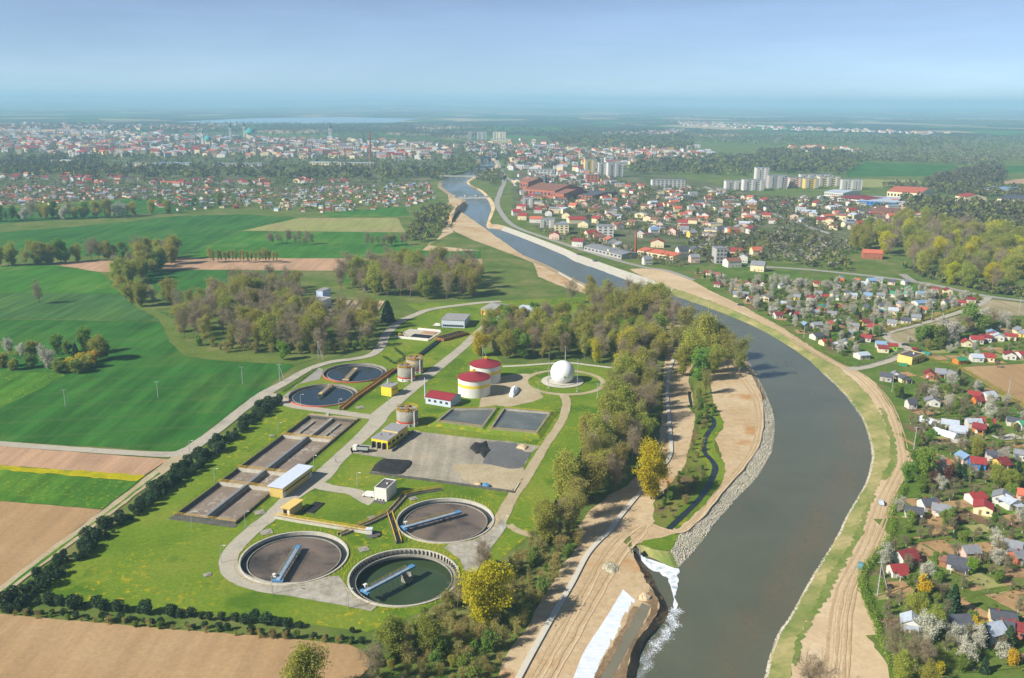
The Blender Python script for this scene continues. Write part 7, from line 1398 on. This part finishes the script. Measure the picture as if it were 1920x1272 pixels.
# ------------------------------------------------------------------ far scatter: houses as things, woods as masses
FARZ = [([(0, 330), (110, 326), (200, 332), (330, 340), (480, 338), (650, 336), (650, 345), (480, 352), (200, 350), (0, 346)], 64, ('white', 'cream', 'pink', 'white'), ('red', 'orange', 'red', 'maroon'), 12, 6, 'row house at the far allotments', 'far row houses'),
        ([(0, 350), (330, 352), (480, 358), (640, 350), (805, 345), (815, 375), (760, 388), (620, 400), (500, 396), (420, 392), (340, 398), (230, 372), (60, 388), (0, 388)], 120, ('white', 'white', 'cream', 'brick'), ('red', 'grey', 'pale grey', 'orange', 'dark grey', 'blue'), 8, 3.4, 'tiny cabin in the far allotments', 'far allotment cabins'),
        ([(0, 262), (120, 268), (300, 274), (520, 282), (720, 286), (840, 290), (840, 302), (520, 296), (200, 292), (0, 285)], 62, ('white', 'cream', 'pink', 'yellow'), ('red', 'orange', 'maroon', 'grey'), 22, 12, 'old town house in the far town', 'far old town houses'),
        ([(0, 240), (200, 241), (420, 236), (480, 235), (420, 245), (250, 252), (0, 246)], 40, ('white', 'cream'), ('red', 'orange'), 24, 10, 'house at the farthest town edge', 'far edge houses'),
        ([(960, 318), (1090, 320), (1200, 345), (1350, 360), (1420, 378), (1420, 436), (1300, 450), (1200, 440), (1090, 400), (980, 395)], 45, ('white', 'cream', 'pink', 'yellow'), ('red', 'brown', 'orange', 'grey'), 12, 6, 'house in the near town gardens', 'near town houses'),
        ([(950, 262), (1100, 272), (1300, 278), (1290, 300), (1100, 298), (950, 290)], 42, ('white', 'cream', 'pink'), ('red', 'orange', 'brown'), 18, 9, 'house below the dark far woods', 'wood edge houses'),
        ([(1270, 228), (1450, 238), (1620, 244), (1780, 250), (1770, 254), (1500, 246), (1280, 236)], 46, ('white', 'cream'), ('red', 'orange'), 26, 9, 'house in the distant village', 'distant village houses'),
        ([(1480, 276), (1620, 278), (1620, 286), (1480, 284)], 20, ('white', 'cream'), ('red', 'orange'), 18, 8, 'house in the hamlet before the meadow', 'hamlet houses')]
rg_ = random.Random(77)
for zi, (poly, n, ws, rs, w, h, lab, grp) in enumerate(FARZ):
    for x, y in scatter(poly, w * 1.25, n, 100 + zi):
        a, b = rg_.choice(ws), rg_.choice(rs)
        cabin(None, w * rg_.uniform(.7, 1.2), a, b, 0, d=w * rg_.uniform(.6, .9), h=h * rg_.uniform(.7, 1.0), rh=h * .35, rz=rg_.uniform(-.5, .5), cat='house', name='far_house' if h > 4 else 'far_cabin', group=grp, label=f'{a} {lab} with {b} roof', base=Vector((x, y, 0)))
# dense streets of the far town, past counting
def town_mass(poly, n, w, h, seed, walls=('white', 'cream', 'white', 'pink'), roofs=('red', 'orange', 'grey', 'brown', 'grey', 'dark grey', 'pale grey')):
    rg = np.random.default_rng(seed); V_, F_, mi = [], [], []; k = 0
    for x, y in scatter(poly, w * 1.05, n, seed):
        wv, wf, rv, rf = gable_mesh(w * rg.uniform(.6, 1.3), w * rg.uniform(.5, .8), h * rg.uniform(.6, 1.1), h * rg.uniform(.15, .4), .3, 'x' if rg.uniform() < .6 else 'y'); a = rg.uniform(-.5, .5); ca, sa = math.cos(a), math.sin(a)
        for q in wv + rv: V_.append((x + q[0] * ca - q[1] * sa, y + q[0] * sa + q[1] * ca, q[2]))
        a1, a2 = int(rg.integers(0, len(walls))), len(walls) + int(rg.integers(0, len(roofs)))
        F_ += [tuple(k + i for i in f) for f in wf] + [tuple(k + len(wv) + i for i in f) for f in rf]; mi += [a1] * len(wf) + [a2] * len(rf); k += len(wv) + len(rv)
    o = mesh_obj('far_town', V_, F_, [M['wall_' + q] for q in walls] + [M['roof_' + q] for q in roofs], None, mi); o['kind'] = 'stuff'; o['label'] = 'dense far streets of pale houses'
town_mass([(0, 246), (200, 249), (480, 258), (700, 266), (860, 275), (850, 300), (700, 298), (520, 300), (300, 296), (0, 290)], 620, 22, 11, 51)
town_mass([(870, 268), (960, 272), (1130, 284), (1330, 284), (1340, 300), (1180, 312), (1060, 330), (960, 322), (950, 300), (880, 290)], 300, 18, 9, 52)
town_mass([(960, 330), (1090, 325), (1200, 345), (1380, 362), (1420, 380), (1500, 395), (1520, 430), (1420, 442), (1300, 455), (1190, 445), (1080, 405), (980, 398)], 150, 13, 6, 53)
town_mass([(1500, 372), (1700, 376), (1760, 395), (1700, 430), (1560, 436), (1500, 410)], 50, 14, 6, 54)
town_mass(FARZ[1][0], 420, 6, 3, 55, ('white', 'cream', 'white'), ('grey', 'pale grey', 'red', 'orange')); town_mass([(0, 232), (300, 236), (420, 234), (200, 241), (0, 240)], 90, 26, 9, 56); town_mass(FARZ[6][0], 120, 26, 9, 57); town_mass([(1130, 250), (1280, 244), (1280, 250), (1140, 256)], 40, 24, 9, 58)
# low-detail woods: one mass per wood
M['fw_dark'] = mat_leaf('far_dark_wood', S(80, 82, 58), S(104, 100, 72), S(118, 112, 80), .25, 0)
M['fw_green'] = mat_leaf('far_green_wood', S(100, 112, 60), S(126, 132, 68), S(152, 150, 78), .3, 0)
M['fw_grey'] = mat_leaf('far_garden_trees', S(104, 106, 80), S(138, 134, 106), S(186, 182, 166), .3, 0)
def mass(name, poly, n, hmin, hmax, mats, seed, dens=26, world_poly=None, label=None):
    w = world_poly or P2(poly); rg = np.random.default_rng(seed); xs = [p.x for p in w]; ys = [p.y for p in w]; X, Y = [], []
    while len(X) < n:
        x = rg.uniform(min(xs), max(xs), n * 2); y = rg.uniform(min(ys), max(ys), n * 2); k = inside(w, x, y); X += list(x[k]); Y += list(y[k])
        if not k.any(): break
    X, Y = np.array(X[:n]), np.array(Y[:n]); H = rg.uniform(hmin, hmax, n); Rr = H * rg.uniform(.32, .48, n); idx = np.repeat(np.arange(n), dens); q = rg.normal(size=(n * dens, 3)); q /= np.linalg.norm(q, axis=1, keepdims=True); q *= rg.uniform(.55, 1.0, (n * dens, 1))
    C = np.stack([X[idx] + q[:, 0] * Rr[idx], Y[idx] + q[:, 1] * Rr[idx], H[idx] * .58 + q[:, 2] * H[idx] * .42], 1)
    V, F_ = quads_np(C, Rr[idx] * .75, rg, 1.0, .5); mi = rg.integers(0, len(mats), n)[idx]
    o = link(bpy.data.objects.new(name, np_mesh(name, V, [F_], [M[k] for k in mats], mi))); o['kind'] = 'stuff'; o['label'] = label or 'far wood seen as one mass'; return o
D3 = ['fw_dark', 'fw_dark', 'fw_green']; G3 = ['fw_green', 'fw_dark', 'fw_grey']
mass('far_treeline', [(0, 316), (160, 312), (400, 316), (640, 316), (800, 318), (812, 334), (640, 340), (400, 336), (150, 336), (0, 330)], 620, 9, 16, D3, 1)
mass('far_treeline', [(0, 300), (180, 296), (200, 316), (0, 330)], 260, 9, 15, ['fw_dark'], 2)
mass('allotment_trees', FARZ[1][0], 1900, 3, 7, ['fw_grey', 'fw_grey', 'fw_green', 'fw_dark'], 3, 14)
mass('allotment_trees', [(0, 336), (650, 340), (800, 346), (640, 352), (330, 354), (0, 352)], 420, 4, 9, G3, 4, 18)
mass('town_trees', [(0, 252), (300, 258), (560, 262), (860, 268), (870, 318), (600, 316), (300, 312), (0, 318)], 2400, 8, 14, ['fw_dark', 'fw_green', 'fw_dark'], 5, 16)
mass('far_wood', [(0, 236), (420, 233), (640, 234), (870, 238), (1060, 246), (1200, 244), (1280, 250), (1300, 268), (1100, 264), (960, 256), (870, 262), (600, 258), (300, 250), (0, 248)], 2600, 12, 20, ['fw_dark'], 6, 12)
mass('far_wood', [(1020, 262), (1150, 258), (1300, 258), (1300, 286), (1160, 284), (1040, 274)], 900, 14, 22, D3, 7, 14)
mass('town_trees', [(860, 270), (960, 276), (1130, 296), (1330, 292), (1340, 318), (1150, 306), (1000, 318), (950, 312), (930, 300), (860, 300)], 1200, 8, 14, D3, 8, 16)
mass('hill_wood', [(1180, 310), (1320, 296), (1420, 296), (1440, 318), (1400, 330), (1300, 330), (1180, 326)], 560, 10, 18, D3, 9, 20)
mass('hill_wood', [(1420, 288), (1500, 284), (1590, 290), (1628, 300), (1600, 318), (1580, 330), (1440, 324)], 520, 12, 20, D3, 10, 20)
mass('hill_wood', [(1600, 286), (1700, 290), (1800, 296), (1880, 306), (1880, 314), (1800, 310), (1620, 303)], 800, 8, 14, G3, 11, 18)
mass('hill_wood', [(1620, 262), (1720, 258), (1800, 262), (1800, 278), (1700, 280), (1640, 276)], 420, 12, 20, D3, 12, 14)
mass('hill_wood', [(1270, 244), (1420, 248), (1640, 254), (1920, 260), (1960, 280), (1800, 284), (1640, 270), (1480, 276), (1300, 268)], 2600, 8, 15, G3, 13, 12)
mass('hill_wood', [(1630, 276), (1800, 280), (1960, 282), (1960, 308), (1880, 304), (1760, 292), (1640, 284)], 900, 6, 13, G3, 26, 12)
mass('hill_wood', [(1725, 345), (1800, 322), (1880, 318), (1890, 335), (1870, 345), (1780, 350)], 240, 9, 16, ['fw_dark'], 14, 24)
mass('town_trees', [(960, 340), (1120, 330), (1200, 350), (1340, 360), (1430, 375), (1640, 372), (1700, 385), (1700, 410), (1560, 440), (1440, 440), (1300, 450), (1180, 440), (1060, 400), (980, 400)], 2600, 4, 8, ['fw_green', 'fw_dark', 'fw_grey'], 15, 20)
mass('park_trees', [(1690, 376), (1800, 384), (1930, 392), (1960, 440), (1880, 446), (1810, 436), (1740, 414), (1700, 400)], 420, 9, 16, ['fw_dark', 'fw_dark', 'fw_green'], 16, 30)
mass('park_trees', [(1640, 350), (1740, 348), (1880, 352), (1950, 360), (1950, 372), (1830, 372), (1740, 362)], 280, 8, 14, ['fw_dark', 'fw_green'], 17, 22)
mass('town_trees', [(1290, 448), (1420, 442), (1560, 446), (1600, 470), (1590, 510), (1450, 496), (1330, 494), (1290, 470)], 420, 4, 9, ['fw_green', 'fw_grey', 'fw_dark'], 18, 24)
mass('town_trees', [(1000, 430), (1100, 440), (1200, 470), (1300, 500), (1290, 508), (1200, 490), (1080, 465)], 170, 3, 7, ['fw_green', 'fw_grey'], 19, 24)
mass('bank_trees', [(800, 395), (845, 390), (838, 425), (800, 455), (760, 455), (780, 410)], 120, 6, 11, ['fw_dark', 'fw_green'], 20, 30)
mass('bank_trees', [(840, 300), (880, 300), (900, 318), (838, 328), (815, 340), (800, 330)], 130, 8, 14, ['fw_dark', 'fw_green'], 21, 24)
mass('bank_trees', [(895, 322), (945, 318), (950, 345), (920, 352), (895, 338)], 100, 6, 12, ['fw_dark', 'fw_green', 'fw_grey'], 22, 24)
mass('allotment_trees', UP, 420, 1.5, 3.6, ['fw_green', 'fw_grey'], 23, 26)
mass('garden_shrubs', LOW, 620, .6, 1.5, ['fw_green', 'fw_grey'], 24, 20)
mass('park_undergrowth', [(1690, 500), (1735, 525), (1860, 552), (1960, 568), (1960, 555), (1860, 540), (1740, 512)], 160, 3, 7, ['fw_dark', 'fw_green'], 25, 30)
for k in range(26):   # distant hedges and spinneys in the plain
    y = random.uniform(206, 236); x = random.uniform(-60, 1980); p = G(x, y); L = random.uniform(300, 1400); a = random.uniform(-.4, .4)
    if 300 < x < 880 and 214 < y < 236: continue
    q = [Vector((p.x + u * math.cos(a) - v * math.sin(a), p.y + u * math.sin(a) + v * math.cos(a))) for u, v in ((-L, -90), (L, -70), (L * .9, 110), (-L * .8, 90))]
    mass('distant_wood', None, 320, 14, 24, ['fw_dark'], 300 + k, 6, world_poly=q)
# low hills on the horizon
def hills(y0, y1, hmax, seed, name='hills'):
    rg = np.random.default_rng(seed); n = 160; xs = np.linspace(-32000, 32000, n); prof = sum(rg.uniform(.3, 1) / k * np.sin(xs / 32000 * math.pi * k * rg.uniform(.8, 1.6) + rg.uniform(0, 6)) for k in range(1, 9)); prof = (prof - prof.min()) / (np.ptp(prof)) * hmax
    vs_, fs_ = [], []
    for j, (yy, s) in enumerate(((y0, 0), (y0 * .5 + y1 * .5, .75), (y1, 1.0), (y1 + 4000, 0))):
        for x, hh in zip(xs, prof): vs_.append((x, yy, -2 + hh * s))
    for j in range(3): fs_ += [(j * n + i, j * n + i + 1, (j + 1) * n + i + 1, (j + 1) * n + i) for i in range(n - 1)]
    o = mesh_obj(name, vs_, fs_, M['country'], smooth_shade=True); o['kind'] = 'structure'
hills(13000, 18000, 150, 2); hills(19000, 25000, 235, 5)
# ------------------------------------------------------------------ haze: one even volume round everything but the sky
hz = MB().box((0, 16000, 124), (70000, 34000, 256)).build('haze', [])
t = NT('haze_air'); t.t.nodes.remove(t.out); t.out = t.n('ShaderNodeOutputMaterial')
pv = t.n('ShaderNodeVolumePrincipled'); pv.inputs['Color'].default_value = (0.48, 0.78, 1.0, 1); pv.inputs['Density'].default_value = 1.3e-4; pv.inputs['Anisotropy'].default_value = 0.0
t.l(pv.outputs[0], t.out.inputs['Volume']); hz.data.materials.append(t.mat); hz['kind'] = 'stuff'; hz['label'] = 'thin blue spring haze in the air'
t.mat.volume_intersection_method = 'FAST' if hasattr(t.mat, 'volume_intersection_method') else None
# ------------------------------------------------------------------ every label singles out one thing
MARKS = [((1706, 676), 'the yellow hall'), ((1711, 862), 'the haul road bulge'), ((1645, 1115), 'the braced wooden pole'), ((1784, 1152), 'the large dark conifer'), ((1744, 794), 'the arched greenhouses'), ((1805, 902), 'the conifer pair'), ((1905, 905), 'the large blue conifer'), ((1831, 877), 'the blue cabin'), ((1890, 742), 'the tan field'), ((1845, 565), 'the lane end'), ((1636, 628), 'the cabin pole'), ((1507, 634), 'the riverside pole'), ((1400, 560), 'the river road'), ((1600, 517), 'the main road'), ((1815, 620), 'the fallow field copse'), ((1191, 482), 'the factory chimney'), ((1020, 365), 'the abbey'), ((1440, 352), 'the housing estate'), ((1640, 384), 'the blue market hall'), ((1800, 460), 'the park wood'), ((1340, 410), 'the mid town gardens'), ((1260, 400), 'the terrace houses'), ((700, 308), 'the tall chimney'), ((470, 262), 'the green dome'), ((100, 251), 'the white estate'), ((1340, 655), 'the river bend trees'), ((1215, 600), 'the upper river bank'), ((1800, 380), 'the park conifers')]
ORD = ['', 'second', 'third', 'fourth', 'fifth', 'sixth', 'seventh', 'eighth', 'ninth', 'tenth', 'eleventh', 'twelfth']
marks = [(G(*px).xy, n) for px, n in MARKS]
MARKS2 = [((1160, 710), 'the fence corner'), ((1100, 850), 'the gravel road'), ((1240, 780), 'the flood wall bend'), ((1070, 955), 'the fence end'), ((350, 640), 'the wheat headland'), ((690, 640), 'the country road'), ((560, 590), 'the pump house'), ((450, 550), 'the green field'), ((760, 555), 'the drying beds'), ((880, 545), 'the store yard'), ((930, 660), 'the plant road'), ((1054, 680), 'the gas holder'), ((800, 1160), 'the green tank'), ((700, 1260), 'the field corner'), ((950, 1200), 'the sand edge'), ((912, 1172), 'the bright yellow tree'), ((480, 785), 'the red rimmed tanks'), ((350, 886), 'the basin'), ((200, 1000), 'the tan field'), ((40, 1120), 'the hedge corner'), ((300, 1166), 'the lawn'), ((560, 1190), 'the loop road'), ((1290, 850), 'the creek'), ((1240, 970), 'the creek mouth'), ((1700, 490), 'the brick lodge'), ((1860, 552), 'the lane end'), ((1650, 430), 'the red roofs'), ((1900, 450), 'the cream houses')]
for px, n in MARKS2: marks.append((G(*px).xy, n))
cnt = {}
for o, share in REG:
    if share: cnt.setdefault(o['label'], []).append(o)
for lab, obs in cnt.items():
    if len(obs) > 8 and len(lab.split()) <= 11:
        for o in obs:
            p = Vector((o.location.x, o.location.y)); d, n = min(((p - q).length, n) for q, n in marks); o['label'] = f'{lab}, near {n}'
marks = marks[:len(MARKS)]
by = {}
for o, share in REG:
    if not share: by.setdefault(o['label'], []).append(o)
for lab, obs in by.items():
    if len(obs) < 2: continue
    sub = {}
    for o in obs:
        p = Vector((o.location.x, o.location.y)); d, n = min(((p - q).length, n) for q, n in marks); sub.setdefault(n, []).append((d, o))
    for n, l in sub.items():
        l.sort(key=lambda e: e[0])
        for i, (d, o) in enumerate(l):
            o['label'] = f'{lab} beside {n}' if i == 0 else f'{lab}, {ORD[i] if i < 12 else str(i + 1) + "th"} from {n}'
